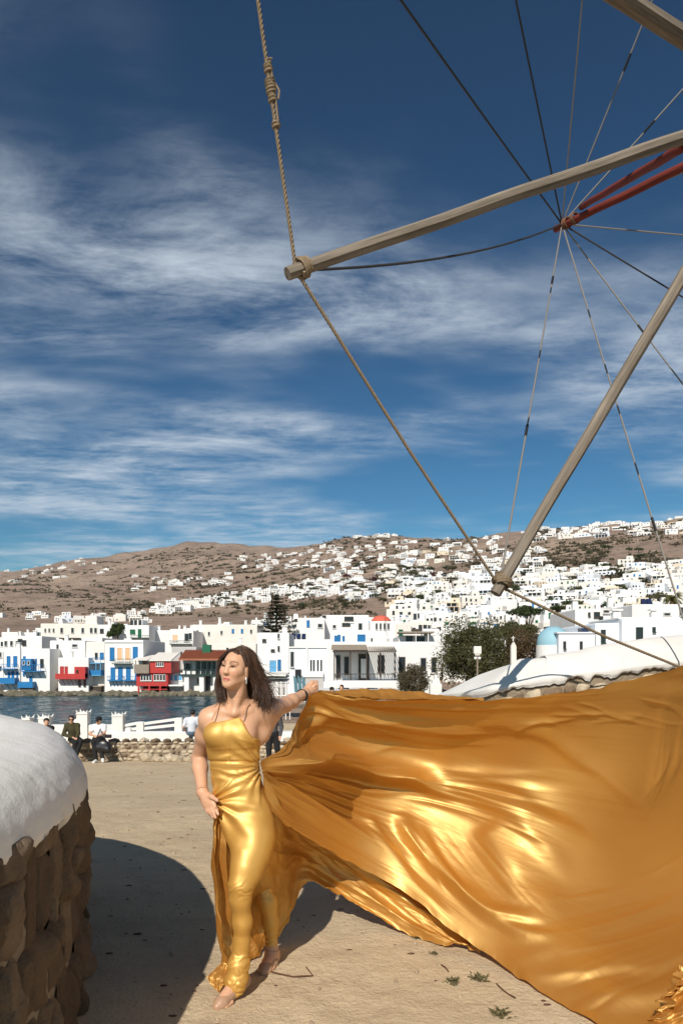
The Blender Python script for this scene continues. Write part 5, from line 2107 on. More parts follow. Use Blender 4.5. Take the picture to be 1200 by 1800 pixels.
def wood_grain(m, c1, c2):
    nt = m.node_tree
    b = nt.nodes['Principled BSDF']
    at_ = nt.nodes.new('ShaderNodeAttribute')
    at_.attribute_name = 'along'
    mp = nt.nodes.new('ShaderNodeMapping')
    mp.inputs['Scale'].default_value = (1.0, 22, 22)
    nt.links.new(at_.outputs['Vector'], mp.inputs[0])
    n = nt.nodes.new('ShaderNodeTexNoise')
    n.inputs['Scale'].default_value = 1.6
    n.inputs['Detail'].default_value = 8
    n.inputs['Roughness'].default_value = 0.7
    nt.links.new(mp.outputs[0], n.inputs['Vector'])
    mr = nt.nodes.new('ShaderNodeMapRange')
    mr.inputs[1].default_value = .3
    mr.inputs[2].default_value = .7
    nt.links.new(n.outputs[0], mr.inputs[0])
    mx = nt.nodes.new('ShaderNodeMix')
    mx.data_type = 'RGBA'
    mx.inputs[6].default_value = (*c1, 1)
    mx.inputs[7].default_value = (*c2, 1)
    nt.links.new(mr.outputs[0], mx.inputs[0])
    nt.links.new(mx.outputs[2], b.inputs['Base Color'])
    bp = nt.nodes.new('ShaderNodeBump')
    bp.inputs['Strength'].default_value = .7
    bp.inputs['Distance'].default_value = .008
    nt.links.new(n.outputs[0], bp.inputs['Height'])
    nt.links.new(bp.outputs[0], b.inputs['Normal'])


wood_grain(MAT['spar_wood'], (0.29, 0.24, 0.19), (0.10, 0.08, 0.06))
mat('red_pole', (0.20, 0.035, 0.025), 0.75, spec=0.2)
wood_grain(MAT['red_pole'], (0.23, 0.04, 0.028), (0.10, 0.022, 0.016))
mat('rope', (0.27, 0.2, 0.13), 0.9, noise=(60, 0.7), col2=(0.14, 0.1, 0.06))
mat('cable', (0.035, 0.033, 0.033), 0.6)
mat('cable_grey', (0.20, 0.18, 0.16), 0.6)
mat('thatch', (0.25, 0.19, 0.11), 0.95, noise=(6, 0.8), bump=(30, 1, 0.05))


def pole(name, a, b, ra, rb, m, parent, origin, n=10, bend=0.0, flat=1.0, seg=14, seed=1, square=0.0):
    """a slightly crooked timber with its own grain direction"""
    a, b = Vector(a), Vector(b)
    d = (b - a)
    L = d.length
    d.normalize()
    side = d.cross(Vector((0, 0, 1))).normalized()
    up = side.cross(d)
    V, G = [], []
    for i in range(seg + 1):
        t = i / seg
        r = ra + (rb - ra) * t
        c = a.lerp(b, t) + up * (bend * math.sin(math.pi * t)) + side * (.003 * math.sin(t * 17 + seed)) + up * (.003 * math.sin(t * 23 + seed))
        for k in range(n):
            th = 2 * math.pi * k / n + math.pi / n
            q = 1.0
            if square:
                q = 1 / max(abs(math.cos(th)), abs(math.sin(th))) * (1 - .0) * square + (1 - square)
                q = min(q, 1.3)
            rr = r * q * (1 + .03 * math.sin(5 * th + t * 9 + seed))
            V.append(c + side * (math.cos(th) * rr * flat) + up * (math.sin(th) * rr))
            G.append((t * L, math.cos(th) * r, math.sin(th) * r))
    F = []
    for i in range(seg):
        for k in range(n):
            F.append((i * n + k, i * n + (k + 1) % n, (i + 1) * n + (k + 1) % n, (i + 1) * n + k))
    F.append(tuple(range(n))[::-1])
    F.append(tuple(seg * n + k for k in range(n)))
    o = np_mesh(name, np.array([tuple(v) for v in V]), F, MAT[m], parent, origin, smooth=False)
    at_ = o.data.attributes.new('along', 'FLOAT_VECTOR', 'POINT')
    at_.data.foreach_set('vector', np.array(G, np.float32).ravel())
    for p in o.data.polygons:
        p.use_smooth = len(p.vertices) == 4 and not square
    return o


def rope(name, pts, r, parent, origin, m='rope', turns=12.0, step=.012):
    """three-strand laid rope along a polyline"""
    pts = [Vector(p) for p in pts]
    seg = [(pts[i + 1] - pts[i]).length for i in range(len(pts) - 1)]
    L = sum(seg)
    n = int(L / step)
    cum = np.concatenate([[0], np.cumsum(seg)])
    s = np.linspace(0, L, n)
    A = np.array([tuple(p) for p in pts])
    C = np.stack([np.interp(s, cum, A[:, i]) for i in range(3)], 1)
    T = np.gradient(C, axis=0)
    T /= np.linalg.norm(T, axis=1)[:, None]
    ref = np.array([0.3, .9, .1])
    U = np.cross(T, ref)
    U /= np.linalg.norm(U, axis=1)[:, None]
    W = np.cross(T, U)
    Vs, Qs = [], []
    k5 = 5
    for q in range(3):
        ph = s * turns * 2 * math.pi + q * 2 * math.pi / 3
        c = C + (U * np.cos(ph)[:, None] + W * np.sin(ph)[:, None]) * (r * .52)
        rings = []
        for k in range(k5):
            a = 2 * math.pi * k / k5
            rings.append(c + (U * math.cos(a) + W * math.sin(a)) * (r * .55))
        R = np.stack(rings, 1)
        b = q * n * k5
        i, j = np.meshgrid(np.arange(n - 1), np.arange(k5), indexing='ij')
        j2 = (j + 1) % k5
        Qs.append(np.stack([b + i * k5 + j, b + i * k5 + j2, b + (i + 1) * k5 + j2, b + (i + 1) * k5 + j], -1).reshape(-1, 4))
        Vs.append(R.reshape(-1, 3))
    return np_mesh(name, np.concatenate(Vs), np.concatenate(Qs), MAT[m], parent, origin)


def coil(c, axis, r, wire, n, mb, pitch=None, start=0.0):
    axis = Vector(axis).normalized()
    u = axis.orthogonal().normalized()
    w = axis.cross(u)
    pts = []
    m = int(n * 14)
    for i in range(m + 1):
        a = 2 * math.pi * i / 14
        pts.append(Vector(c) + axis * ((i / m - .5) * n * (pitch or wire * 1.9)) + (u * math.cos(a) + w * math.sin(a)) * r)
    mb.tube(pts, wire, 5)


HUB = Vector((3.96956, 6.35986, 6.59139))
AXF = Vector((-0.44594, 0.88378, 0.14170))          # the shaft points away from the mill
TIPS = [Vector(q) for q in ((-0.295, 4.62, 4.13), (1.262, 5.70, 2.19), (3.13, 6.2, 1.462), (5.9, 8.06, 2.07), (7.76, 8.7, 3.91), (8.6, 8.72, 6.46), (8.21, 8.1, 9.05), (6.67, 7.02, 10.98), (4.42, 5.76, 11.74), (2.04, 4.66, 11.11), (.18, 4.02, 9.28), (-.66, 4.0, 6.72))]
APEX = HUB + AXF * 2.78


def windmill():
    tc = HUB - AXF * 3.6
    base = Vector((tc.x, tc.y, -.1))
    root = empty('windmill', base)
    tag(root, 'windmill sail wheel of weathered spars, red shaft and ropes at the upper right', 'windmill')
    # the round tower and thatched cap stand out of the picture to the right
    MB().lathe([(2.3, 0), (2.25, 2.5), (2.05, 5.6), (2.0, 5.75), (0.01, 5.76)], tuple(base), 40).build('tower', MAT['whitewash'], root, base, smooth=True)
    MB().lathe([(1.9, 5.75), (2.45, 5.8), (2.4, 6.0), (1.5, 7.6), (.5, 8.9), (.01, 9.2)], tuple(base), 32).build('cap', MAT['thatch'], root, base, smooth=True)
    pole('shaft', HUB - AXF * 2.8, HUB + AXF * .4, .2, .2, 'spar_wood', root, base, 12)
    # bowsprit and its strut
    pole('bowsprit', APEX + (P(1200, 293, 7.35) - APEX) * 1.75, APEX + AXF * .0 + (APEX - HUB).normalized() * .12, .05, .042, 'red_pole', root, base, 12, seed=3)
    up = Vector((0, 0, 1))
    pole('strut', HUB.lerp(APEX, .88) + Vector((-.02, -.03, .07)), P(1204, 256, 5.95), .034, .042, 'red_pole', root, base, 10, seed=5)
    # spars; each runs through the shaft to the rim
    for k, t in enumerate(TIPS):
        d = (t - HUB).normalized()
        if k in (0, 1):
            a, b = HUB + d * .1, t + d * .07
            sp = pole('spar', a, b, .056 if k == 0 else .052, .040 if k == 0 else .044, 'spar_wood', root, base, 8, bend=0.0 if k == 0 else 0.0, seed=k, square=.75 if k == 1 else .45, seg=20)
            end = MB()
            coil(t - d * .06, d, .056 if k == 0 else .07, .011, 3, end)
            coil(t - d * .045 + Vector((0, 0, .004)), (d + Vector((.5, 0, .3))).normalized(), .06 if k == 0 else .074, .011, 2, end)
            end.build('lashing', MAT['rope'], sp, base)
        else:
            pole('spar', HUB + d * .1, t + d * .07, .075, .05, 'spar_wood', root, base, 8, seed=k, square=.5)
    # rim rope from tip to tip
    n = len(TIPS)
    for k in range(n):
        a, b = TIPS[k], TIPS[(k + 1) % n]
        near = k in (11, 0, 1)
        if near:
            sag = (a + b) / 2 + Vector((0, 0, -.03))
            rope('rim_rope', [a, sag, b], .0125, root, base)
        else:
            MB().tube([a, b], .012, 5).build('rim_rope', MAT['rope'], root, base)
    # knots where the upper rim rope was mended
    a, b = TIPS[0], TIPS[11]
    dr = (b - a).normalized()

    def on_rope(py):
        for i in range(4000):
            p = a + dr * (i * .001)
            if CY - FPX * (p.z - EYE) / p.y <= py:
                return p
    m = MB()
    for py, r, c in ((120, .020, 3), (152, .026, 5), (172, .02, 3), (220, .02, 2)):
        p = on_rope(py)
        coil(p, dr, r, .0085, c, m)
        coil(p + Vector((.005, 0, .01)), (dr + Vector((.8, .2, 0))).normalized(), r * 1.05, .008, 1.6, m)
    p1, p2 = on_rope(108), on_rope(225)
    off = Vector((.016, -.005, 0))
    m.tube([p1 + off, (p1 + p2) / 2 + off * 1.3, p2 + off], .008, 5)
    p = on_rope(150)
    m.tube([p, p + Vector((.03, 0, .01)), p + Vector((.055, 0, -.035)), p + Vector((.05, 0, -.085))], .007, 5)
    p = on_rope(106)
    m.tube([p, p + Vector((.02, 0, .012)), p + Vector((.034, 0, .008))], .006, 5)
    m.build('knot', MAT['rope'], root, base)
    # stays from the bowsprit tip to every spar tip
    for k, t in enumerate(TIPS):
        a = APEX + Vector((0, 0, .02))
        sag = (a + t) / 2 + Vector((0, 0, -.02 - .10 * (k == 0)))
        dark = k in (0, 4, 10, 11)
        m = MB()
        m.tube([a.lerp(t, f) + (sag - (a + t) / 2) * (1 - (2 * f - 1) ** 2) for f in np.linspace(0, 1, 15)], .0105 if dark else .009, 5)
        st = m.build('stay', MAT['cable' if dark else 'cable_grey'], root, base)
        if not dark:                                                 # taped splices
            m = MB()
            rg = random.Random(k)
            for _ in range(1 + k % 2):
                f = rg.uniform(.12, .75)
                s, e = (a.lerp(t, f) + (sag - (a + t) / 2) * (1 - (2 * f - 1) ** 2)), None
                e = s + (t - a).normalized() * .16
                m.tube([s, e], .014, 5)
            m.build('splice', MAT['black'], st, base)
    m = MB()
    coil(APEX - AXF * .08, AXF, .058, .009, 4, m)
    coil(APEX - AXF * .22, AXF, .06, .008, 3, m)
    m.build('lashing', MAT['rust'], root, base)


windmill()
# ------------------------------------------------------------------ people in the background
mat('skin', (0.55, 0.31, 0.2), 0.5, spec=0.35)
mat('hair_dark', (0.018, 0.012, 0.01), 0.5)
mat('cloth_olive', (0.05, 0.045, 0.02), 0.9)
mat('cloth_black', (0.014, 0.014, 0.016), 0.85)
mat('cloth_white', (0.75, 0.75, 0.76), 0.9)
mat('cloth_pale', (0.62, 0.64, 0.70), 0.9)
mat('cloth_jeans', (0.12, 0.17, 0.24), 0.9)
mat('shoe_white', (0.7, 0.69, 0.67), 0.7)
mat('leather_black', (0.012, 0.011, 0.012), 0.35, spec=0.5)
mat('cloth_grey', (0.07, 0.07, 0.075), 0.9)


def figure(label, org, J, top, bottom, shoes='shoe_white', hair='hair_dark', sleeve=0.45, h=.02, cap=None, glasses=False):
    """J: joints in metres relative to org (x right, y away, z up). One skin body; clothes are fitted over it."""
    g = {k: np.array(v, float) for k, v in J.items()}
    lo = np.min([v for v in g.values()], 0) - .22
    hi = np.max([v for v in g.values()], 0) + .22
    root = empty('person', org)
    tag(root, label, 'person', None)
    o = np.array(org)

    def limbs(F, which, e=0.0, k=.03):
        if 'trunk' in which:
            F.cap(g['pel'], g['chest'], .125 + e, .135 + e, k)
            F.cap(g['chest'], g['neck'] - np.array([0, 0, .05]), .12 + e, .07 + e, k)
            for s in 'lr':
                F.cap(g['neck'] - np.array([0, 0, .04]), g['sh' + s], .05 + e, .062 + e, k)
        for s in 'lr':
            if 'arm' in which:
                F.cap(g['sh' + s], g['el' + s], .052 + e, .042 + e, .02)
                F.cap(g['el' + s], g['wr' + s], .042 + e, .028 + e, .02)
            if 'upper' in which:
                F.cap(g['sh' + s], g['sh' + s] + (g['el' + s] - g['sh' + s]) * sleeve, .055 + e, .05 + e, .02)
            if 'leg' in which:
                F.cap(g['hip' + s], g['kn' + s], .09 + e, .065 + e, .03)
                F.cap(g['kn' + s], g['an' + s], .062 + e, .042 + e, .02)
    F = Field(lo, hi, h)
    limbs(F, ('trunk', 'arm', 'leg'))
    F.cap(g['neck'] - np.array([0, 0, .03]), g['head'], .05, .05, .02)
    F.ell(g['head'] + np.array([0, 0, .02]), (.078, .095, .105), k=.02)
    f = g['fwd'] / np.linalg.norm(g['fwd'])
    F.ell(g['head'] + f * .03 + np.array([0, 0, -.05]), (.06, .065, .075), k=.03)
    F.cap(g['head'] + f * .09 + np.array([0, 0, .01]), g['head'] + f * .115 + np.array([0, 0, -.03]), .012, .016, .012)
    for s in 'lr':
        w = g['wr' + s]
        d = w - g['el' + s]
        d = d / np.linalg.norm(d)
        side = np.cross(d, [0, 0, 1.])
        side = side / (np.linalg.norm(side) + 1e-6)
        F.cap(w, w + d * .08, .03, .034, .02)
        for q in range(4):
            b = w + d * .09 + side * (q - 1.5) * .017
            F.cap(b, b + d * .06 + np.array([0, 0, -.02]), .012, .009, .006)
        F.cap(w + d * .03 + side * .02, w + d * .07 + side * .05, .012, .01, .008)
        a = g['an' + s]
        F.cap(a, g['toe' + s], .045, .035, .02)
    V, Q = F.mesh(1)
    np_mesh('body', V + o, Q, MAT['skin'], root, org)

    def wear(name, m, fn):
        F = Field(lo, hi, h)
        fn(F)
        V, Q = F.mesh(1)
        if len(V):
            np_mesh(name, V + o, Q, MAT[m], root, org)
    wear('shirt', top, lambda F: limbs(F, ('trunk', 'arm') if sleeve > .9 else ('trunk', 'upper'), .022))
    wear('trousers', bottom, lambda F: (limbs(F, ('leg',), .02), F.cap(g['pel'], (g['hipl'] + g['hipr']) / 2, .15, .15, .03)))

    def sh(F, s):
        F.cap(g['an' + s] - np.array([0, 0, .02]), g['toe' + s], .058, .048, .02)
    for s in 'lr':
        wear('shoe', shoes, lambda F: sh(F, s))

    def hr(F):
        F.ell(g['head'] - f * .02 + np.array([0, 0, .045]), (.092, .105, .10), k=.01)
        F.ell(g['head'] + f * .09 + np.array([0, 0, -.04]), (.085, .085, .10), k=.02, sub=True)
    wear('hair', hair, hr)
    if cap:
        def cp(F):
            F.ell(g['head'] + np.array([0, 0, .07]), (.1, .115, .075), k=.01)
            F.cap(g['head'] + f * .1 + np.array([0, 0, .055]), g['head'] + f * .16 + np.array([0, 0, .045]), .045, .03, .01)
        wear('cap', cap, cp)
    if glasses:
        sd = np.cross(f, [0, 0, 1.])
        m = MB()
        for q in (-1, 1):
            c = g['head'] + f * .098 + sd * q * .035 + np.array([0, 0, .015])
            m.tube([Vector(c - f * .012 + o), Vector(c + f * .008 + o)], .03, 10)
        m.build('sunglasses', MAT['black'], root, org)
    return root


def crowd():
    # coordinates: seat height 0 = where the person sits; org on the ground
    u = 22.3 / FPX

    def org(px, D, z=None):
        x = (px - CX) * D / FPX
        return Vector((x, D, float(ground_z(x, D)) if z is None else z))
    zt = .62
    # man in olive jacket, seated, body turned right
    o = org(128, 22.2)
    figure('seated man in dark olive jacket and sunglasses on the low wall beside the white dome', o,
           dict(pel=(0, .2, zt + .1), chest=(-.06, .14, zt + .38), neck=(-.07, .1, zt + .57), head=(-.06, .07, zt + .68), fwd=(.25, -1, 0),
                shl=(.1, .16, zt + .5), shr=(-.23, .12, zt + .5), ell=(.18, .0, zt + .25), elr=(-.24, -.1, zt + .25), wrl=(.2, -.18, zt + .15), wrr=(.05, -.2, zt + .17),
                hipl=(.1, .12, zt + .07), hipr=(-.08, .12, zt + .07), knl=(.33, -.2, zt + .05), knr=(.2, -.3, zt + .02), anl=(.2, -.38, .12), anr=(.12, -.3, .1), toel=(.3, -.55, .06), toer=(.2, -.5, .05)),
           'cloth_olive', 'cloth_black', 'leather_black', sleeve=1, glasses=True)
    # woman with cap and bag
    o = org(172, 22.0)
    figure('seated woman in white T-shirt and black cap holding a black bag', o,
           dict(pel=(-.02, .2, zt + .08), chest=(0, .17, zt + .34), neck=(0, .13, zt + .53), head=(0, .1, zt + .64), fwd=(-.1, -1, -.2),
                shl=(.15, .15, zt + .46), shr=(-.16, .15, zt + .46), ell=(.2, .03, zt + .24), elr=(-.24, .0, zt + .24), wrl=(.08, -.16, zt + .2), wrr=(-.06, -.15, zt + .2),
                hipl=(.08, .12, zt + .06), hipr=(-.1, .12, zt + .06), knl=(.12, -.28, zt + .08), knr=(-.02, -.3, zt + .05), anl=(.3, -.42, .16), anr=(.06, -.3, .1), toel=(.36, -.58, .1), toer=(.05, -.5, .05)),
           'cloth_white', 'cloth_black', 'shoe_white', sleeve=.5, cap='cloth_black')
    b = Vector((o.x + .28, o.y - .36, o.z + zt - .32))
    root = empty('shoulder_bag', b)
    tag(root, 'shiny black shoulder bag on the capped woman\'s lap', 'bag')
    F = Field((-.32, -.2, -.1), (.32, .25, .75), .02)
    F.ell((0, 0, .22), (.24, .1, .2), k=.02)
    F.cap((-.16, 0, .18), (.16, 0, .12), .1, .11, .05)
    V, Q = F.mesh(1)
    np_mesh('pouch', V + np.array(b), Q, MAT['leather_black'], root, b)
    m = MB()
    m.tube([b + Vector((-.2, -.02, .3)), b + Vector((-.18, .02, .5)), b + Vector((-.12, .15, .75))], .015, 5)
    m.tube([b + Vector((.18, -.02, .28)), b + Vector((.05, -.03, .5)), b + Vector((-.1, .1, .72))], .015, 5)
    m.build('strap', MAT['leather_black'], root, b)
    # man in pale shirt seen from behind, seated on the wall
    o = org(337, 24.9)
    o.z = EYE + (CY - 1290) * 24.9 / FPX - .55
    figure('man in pale shirt and jeans seated on the white bench with his back turned', o,
           dict(pel=(0, .05, .62), chest=(0, .05, .92), neck=(.02, .07, 1.12), head=(.03, .09, 1.25), fwd=(.3, 1, 0),
                shl=(.2, .06, 1.04), shr=(-.2, .06, 1.04), ell=(.29, .04, .78), elr=(-.29, .04, .78), wrl=(.24, .2, .62), wrr=(-.24, .2, .6),
                hipl=(.1, .1, .58), hipr=(-.1, .1, .58), knl=(.13, .5, .55), knr=(-.13, .5, .55), anl=(.13, .52, .14), anr=(-.13, .52, .14), toel=(.13, .68, .08), toer=(-.13, .68, .08)),
           'cloth_pale', 'cloth_jeans', 'shoe_white', sleeve=.75)
    # dark head behind the white coping
    o = org(80, 22.6)
    figure('seated figure in dark clothes mostly hidden behind the white dome', o,
           dict(pel=(0, .2, zt + .05), chest=(0, .17, zt + .3), neck=(0, .13, zt + .48), head=(0, .1, zt + .6), fwd=(.6, -1, -.2),
                shl=(.15, .15, zt + .42), shr=(-.16, .15, zt + .42), ell=(.2, .03, zt + .2), elr=(-.24, .0, zt + .2), wrl=(.08, -.16, zt + .16), wrr=(-.06, -.15, zt + .16),
                hipl=(.08, .12, zt + .05), hipr=(-.1, .12, zt + .05), knl=(.12, -.28, zt), knr=(-.08, -.28, zt), anl=(.12, -.3, .1), anr=(-.08, -.3, .1), toel=(.12, -.48, .05), toer=(-.08, -.48, .05)),
           'cloth_black', 'cloth_black', 'leather_black', sleeve=1)
    # walkers
    std = dict(pel=(0, 0, .95), chest=(0, .0, 1.22), neck=(0, .0, 1.44), head=(0, -.02, 1.57), fwd=(-.5, -1, 0), shl=(.18, 0, 1.36), shr=(-.18, 0, 1.36), ell=(.24, .04, 1.1), elr=(-.24, .04, 1.1), wrl=(.22, -.08, .88), wrr=(-.22, -.08, .88),
               hipl=(.09, 0, .9), hipr=(-.09, 0, .9), knl=(.13, .0, .5), knr=(-.1, -.02, .5), anl=(.2, .1, .11), anr=(-.1, .0, .1), toel=(.24, -.04, .05), toer=(-.12, -.16, .04))
    o = org(479, 19.6)
    figure('walker in black trousers and white trainers half hidden behind the woman\'s arm', o, std, 'cloth_grey', 'cloth_black', 'shoe_white', sleeve=1)
    for px, py, cp, lab in ((583, 1212, 'cloth_black', 'person in a dark cap whose head shows above the cloth'), (600, 1208, None, 'dark-haired person whose head shows above the cloth, right of the capped one')):
        o = org(px, 29.5)
        o.z = EYE + (CY - py) * 29.5 / FPX - 1.6
        figure(lab, o, std, 'cloth_grey', 'cloth_black', 'shoe_white', sleeve=1, cap=cp)


crowd()
# ------------------------------------------------------------------ the woman in the gold gown
mat('skin_woman', (0.6, 0.34, 0.21), 0.42, spec=0.4, attr=True)
_b = MAT['skin_woman'].node_tree.nodes['Principled BSDF']
_b.inputs['Subsurface Weight'].default_value = 0.12
_b.inputs['Subsurface Radius'].default_value = (0.012, 0.005, 0.003)
mat('eye_white', (0.55, 0.5, 0.46), 0.25, spec=0.5)
mat('hair_brown', (0.045, 0.022, 0.014), 0.38, spec=0.5, noise=(30, 0.8), col2=(0.09, 0.045, 0.025))
mat('hair_light', (0.085, 0.042, 0.024), 0.38, spec=0.5)
mat('shoe_nude', (0.40, 0.24, 0.15), 0.4, spec=0.4)
mat('silver', (0.7, 0.7, 0.72), 0.25, metal=1.0)
mat('strap_nude', (0.5, 0.27, 0.14), 0.6)


def satin_material(name, DIF, RO, WG, W2):
    m = bpy.data.materials.new(name)
    m.use_nodes = True
    nt = m.node_tree
    nt.nodes.clear()
    out = nt.nodes.new('ShaderNodeOutputMaterial')
    geo = nt.nodes.new('ShaderNodeNewGeometry')
    tc = nt.nodes.new('ShaderNodeTexCoord')

    def node(k):
        return nt.nodes.new(k)
    n1 = node('ShaderNodeTexNoise')
    n1.inputs['Scale'].default_value = 9
    n1.inputs['Detail'].default_value = 3
    nt.links.new(tc.outputs['Object'], n1.inputs['Vector'])
    n2 = node('ShaderNodeTexNoise')
    n2.inputs['Scale'].default_value = 120
    n2.inputs['Detail'].default_value = 3
    nt.links.new(tc.outputs['Object'], n2.inputs['Vector'])
    b1 = node('ShaderNodeBump')
    b1.inputs['Strength'].default_value = .35
    b1.inputs['Distance'].default_value = .004
    nt.links.new(n1.outputs[0], b1.inputs['Height'])
    b2 = node('ShaderNodeBump')
    b2.inputs['Strength'].default_value = .25
    b2.inputs['Distance'].default_value = .001
    nt.links.new(n2.outputs[0], b2.inputs['Height'])
    nt.links.new(b1.outputs[0], b2.inputs['Normal'])
    dif = node('ShaderNodeBsdfDiffuse')
    dif.inputs[0].default_value = DIF
    glo = node('ShaderNodeBsdfAnisotropic')
    glo.inputs['Color'].default_value = (1.0, 0.72, 0.28, 1)
    glo.inputs['Roughness'].default_value = RO
    glo2 = node('ShaderNodeBsdfAnisotropic')
    glo2.inputs['Color'].default_value = (1.0, 0.78, 0.38, 1)
    glo2.inputs['Roughness'].default_value = 0.33
    tr = node('ShaderNodeBsdfTranslucent')
    tr.inputs[0].default_value = (0.5, 0.19, 0.025, 1)
    for s in (dif, glo, glo2, tr):
        nt.links.new(b2.outputs[0], s.inputs['Normal'])

    def mix(f, a, b):
        x = node('ShaderNodeMixShader')
        x.inputs[0].default_value = f
        nt.links.new(a, x.inputs[1])
        nt.links.new(b, x.inputs[2])
        return x.outputs[0]
    s = mix(0.22, dif.outputs[0], tr.outputs[0])
    s = mix(WG, s, glo.outputs[0])
    s = mix(W2, s, glo2.outputs[0])
    nt.links.new(s, out.inputs[0])
    MAT[name] = m


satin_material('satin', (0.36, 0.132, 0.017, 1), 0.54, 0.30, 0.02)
satin_material('satin_lit', (0.60, 0.30, 0.06, 1), 0.56, 0.30, 0.02)      # the same cloth; its sunlit brightness is put into the colour

YB = 3.50
W_ORG = Vector(((425 - CX) * YB / FPX, YB, 0.0))
HYAW, HPIT, HS = math.radians(21), math.radians(6), 0.79
HF = np.array([-math.sin(HYAW) * math.cos(HPIT), -math.cos(HYAW) * math.cos(HPIT), math.sin(HPIT)])
HX = np.array([math.cos(HYAW), -math.sin(HYAW), 0.0])
HROLL = math.radians(-5)
HZ = -np.cross(HX, HF)
HZ = HZ / np.linalg.norm(HZ)
HX, HZ = HX * math.cos(HROLL) + HZ * math.sin(HROLL), HZ * math.cos(HROLL) - HX * math.sin(HROLL)
HR = np.stack([HX, HF, HZ], 1)
HC = np.array([-0.511, 3.43, 1.557])


def hp(x, y, z):
    return HC + HR @ (np.array([x, y, z]) * HS)


def zz(py, Y=YB):
    return EYE + (CY - py) * Y / FPX


def xx(px, Y=YB):
    return (px - CX) * Y / FPX


# trunk silhouette measured in the photograph: row, left, right, half depth
TR = [(1250, 383, 452, .075), (1262, 366, 455, .092), (1276, 360, 457, .104), (1290, 358, 458, .108), (1305, 359, 458, .106), (1320, 361, 457, .10), (1340, 366, 455.5, .093), (1360, 369, 456, .092), (1385, 371, 463, .102), (1410, 373, 471, .112), (1440, 377, 482, .118), (1462, 389, 482, .108), (1484, 407, 478, .088), (1500, 420, 466, .05)]


def trunk(F, e=0.0, y0=1250, k=.03, grow=0.0):
    r = [q for q in TR if q[0] >= y0]
    F.stack([zz(q[0]) for q in r][::-1], [xx((q[1] + q[2]) / 2) for q in r][::-1], [YB + (.02 if q[0] < 1450 else -.0024 * (q[0] - 1462) + .0) for q in r][::-1], [(q[2] - q[1]) / 2 * YB / FPX + e for q in r][::-1], [q[3] + e for q in r][::-1], yaw=math.radians(-8), k=k)
    # bust
    for px, Y in ((383, 3.445), (427, 3.45)):
        c = P(px, 1291, Y)
        F.ell(c, (.066 + e, .058 + e, .060 + e), k=.05)
    # seat
    F.ell(P(425, 1425, 3.60), (.13 + e, .09 + e, .10 + e), k=.05)


LEGF = [(440, 1432, 3.50, .098), (446, 1470, 3.45, .096), (441, 1500, 3.40, .088), (433, 1530, 3.35, .073), (423, 1556, 3.315, .053), (422, 1580, 3.32, .046), (426, 1620, 3.35, .043), (425, 1655, 3.365, .035), (423, 1690, 3.37, .032), (421, 1714, 3.37, .034)]
LEGR = [(446, 1432, 3.62, .080), (453, 1500, 3.68, .056), (460, 1556, 3.69, .048), (470, 1585, 3.69, .046), (475, 1620, 3.71, .040), (477, 1655, 3.725, .029), (478, 1672, 3.725, .028)]


def leg(F, L, e=0.0, k=.02, upto=99):
    pts = [np.array(P(*q[:3])) for q in L][:upto]
    F.chain(pts, [q[3] + e for q in L][:upto], k)


def arms(F):
    sl, el, wl = P(369, 1263, 3.50), P(350, 1332, 3.66), P(356, 1392, 3.49)
    F.chain([np.array(P(392, 1250, 3.5)), np.array(sl)], [.045, .052], .04)
    a, b, c = [np.array(q) for q in (sl, el, wl)]
    F.chain([a, a + (b - a) * .4, b], [.049, .046, .037], .03)
    F.chain([b, b + (c - b) * .3, c], [.039, .038, .025], .02)
    # hand on the hip: palm and five fingers
    kn = [(361.5, 1417, 3.455), (366, 1417, 3.445), (371, 1415, 3.435), (375.5, 1411.5, 3.43)]
    for q in kn:
        F.cap(c, np.array(P(*q)), .021, .0125, .016)
    F.ell(np.array(P(365, 1406, 3.455)), (.026, .018, .034), k=.02)
    tips = [[(365, 1426, 3.435), (369.5, 1432, 3.425)], [(370, 1428, 3.42), (374.5, 1437, 3.41)], [(375, 1428, 3.41), (379, 1437.5, 3.40)], [(380, 1423, 3.41), (383.5, 1431.5, 3.395)]]
    for q, (m, t) in zip(kn, tips):
        F.chain([np.array(P(*q)), np.array(P(*m)), np.array(P(*t))], [.0105, .0092, .0075], .005)
    F.chain([np.array(P(363, 1397, 3.46)), np.array(P(373, 1401, 3.425)), np.array(P(382, 1407, 3.40))], [.014, .0115, .009], .008)
    # outstretched arm and the fist that holds the cloth
    sr, er, wr = P(461, 1252, 3.55), P(500, 1240, 3.78), P(534, 1220, 3.98)
    F.chain([np.array(P(432, 1246, 3.52)), np.array(sr)], [.045, .056], .045)
    a, b, c = [np.array(q) for q in (sr, er, wr)]
    F.chain([a, a + (b - a) * .45, b], [.053, .050, .039], .03)
    F.chain([b, b + (c - b) * .35, c], [.039, .037, .025], .02)
    F.cap(np.array(P(458, 1290, 3.56)), np.array(P(470, 1262, 3.6)), .05, .05, .05)
    d = (c - b) / np.linalg.norm(c - b)
    h0 = c + d * .045
    F.cap(c, h0, .028, .03, .02)
    F.ell(h0 + d * .02, (.034, .032, .036), k=.02)
    up = np.array([0, 0, 1.])
    sd = np.cross(d, up)
    sd /= np.linalg.norm(sd)
    for k in range(4):
        r = h0 + d * .052 + up * (.026 - k * .017)
        F.chain([r - sd * .02, r + sd * .012 + d * .012, r + sd * .034 - d * .004, r + sd * .030 - d * .03], [.011, .0108, .010, .0085], .005)
    F.chain([h0 + up * .022 + d * .0, h0 + up * .045 + d * .03 + sd * .012, h0 + up * .043 + d * .058 + sd * .03], [.014, .012, .0095], .008)


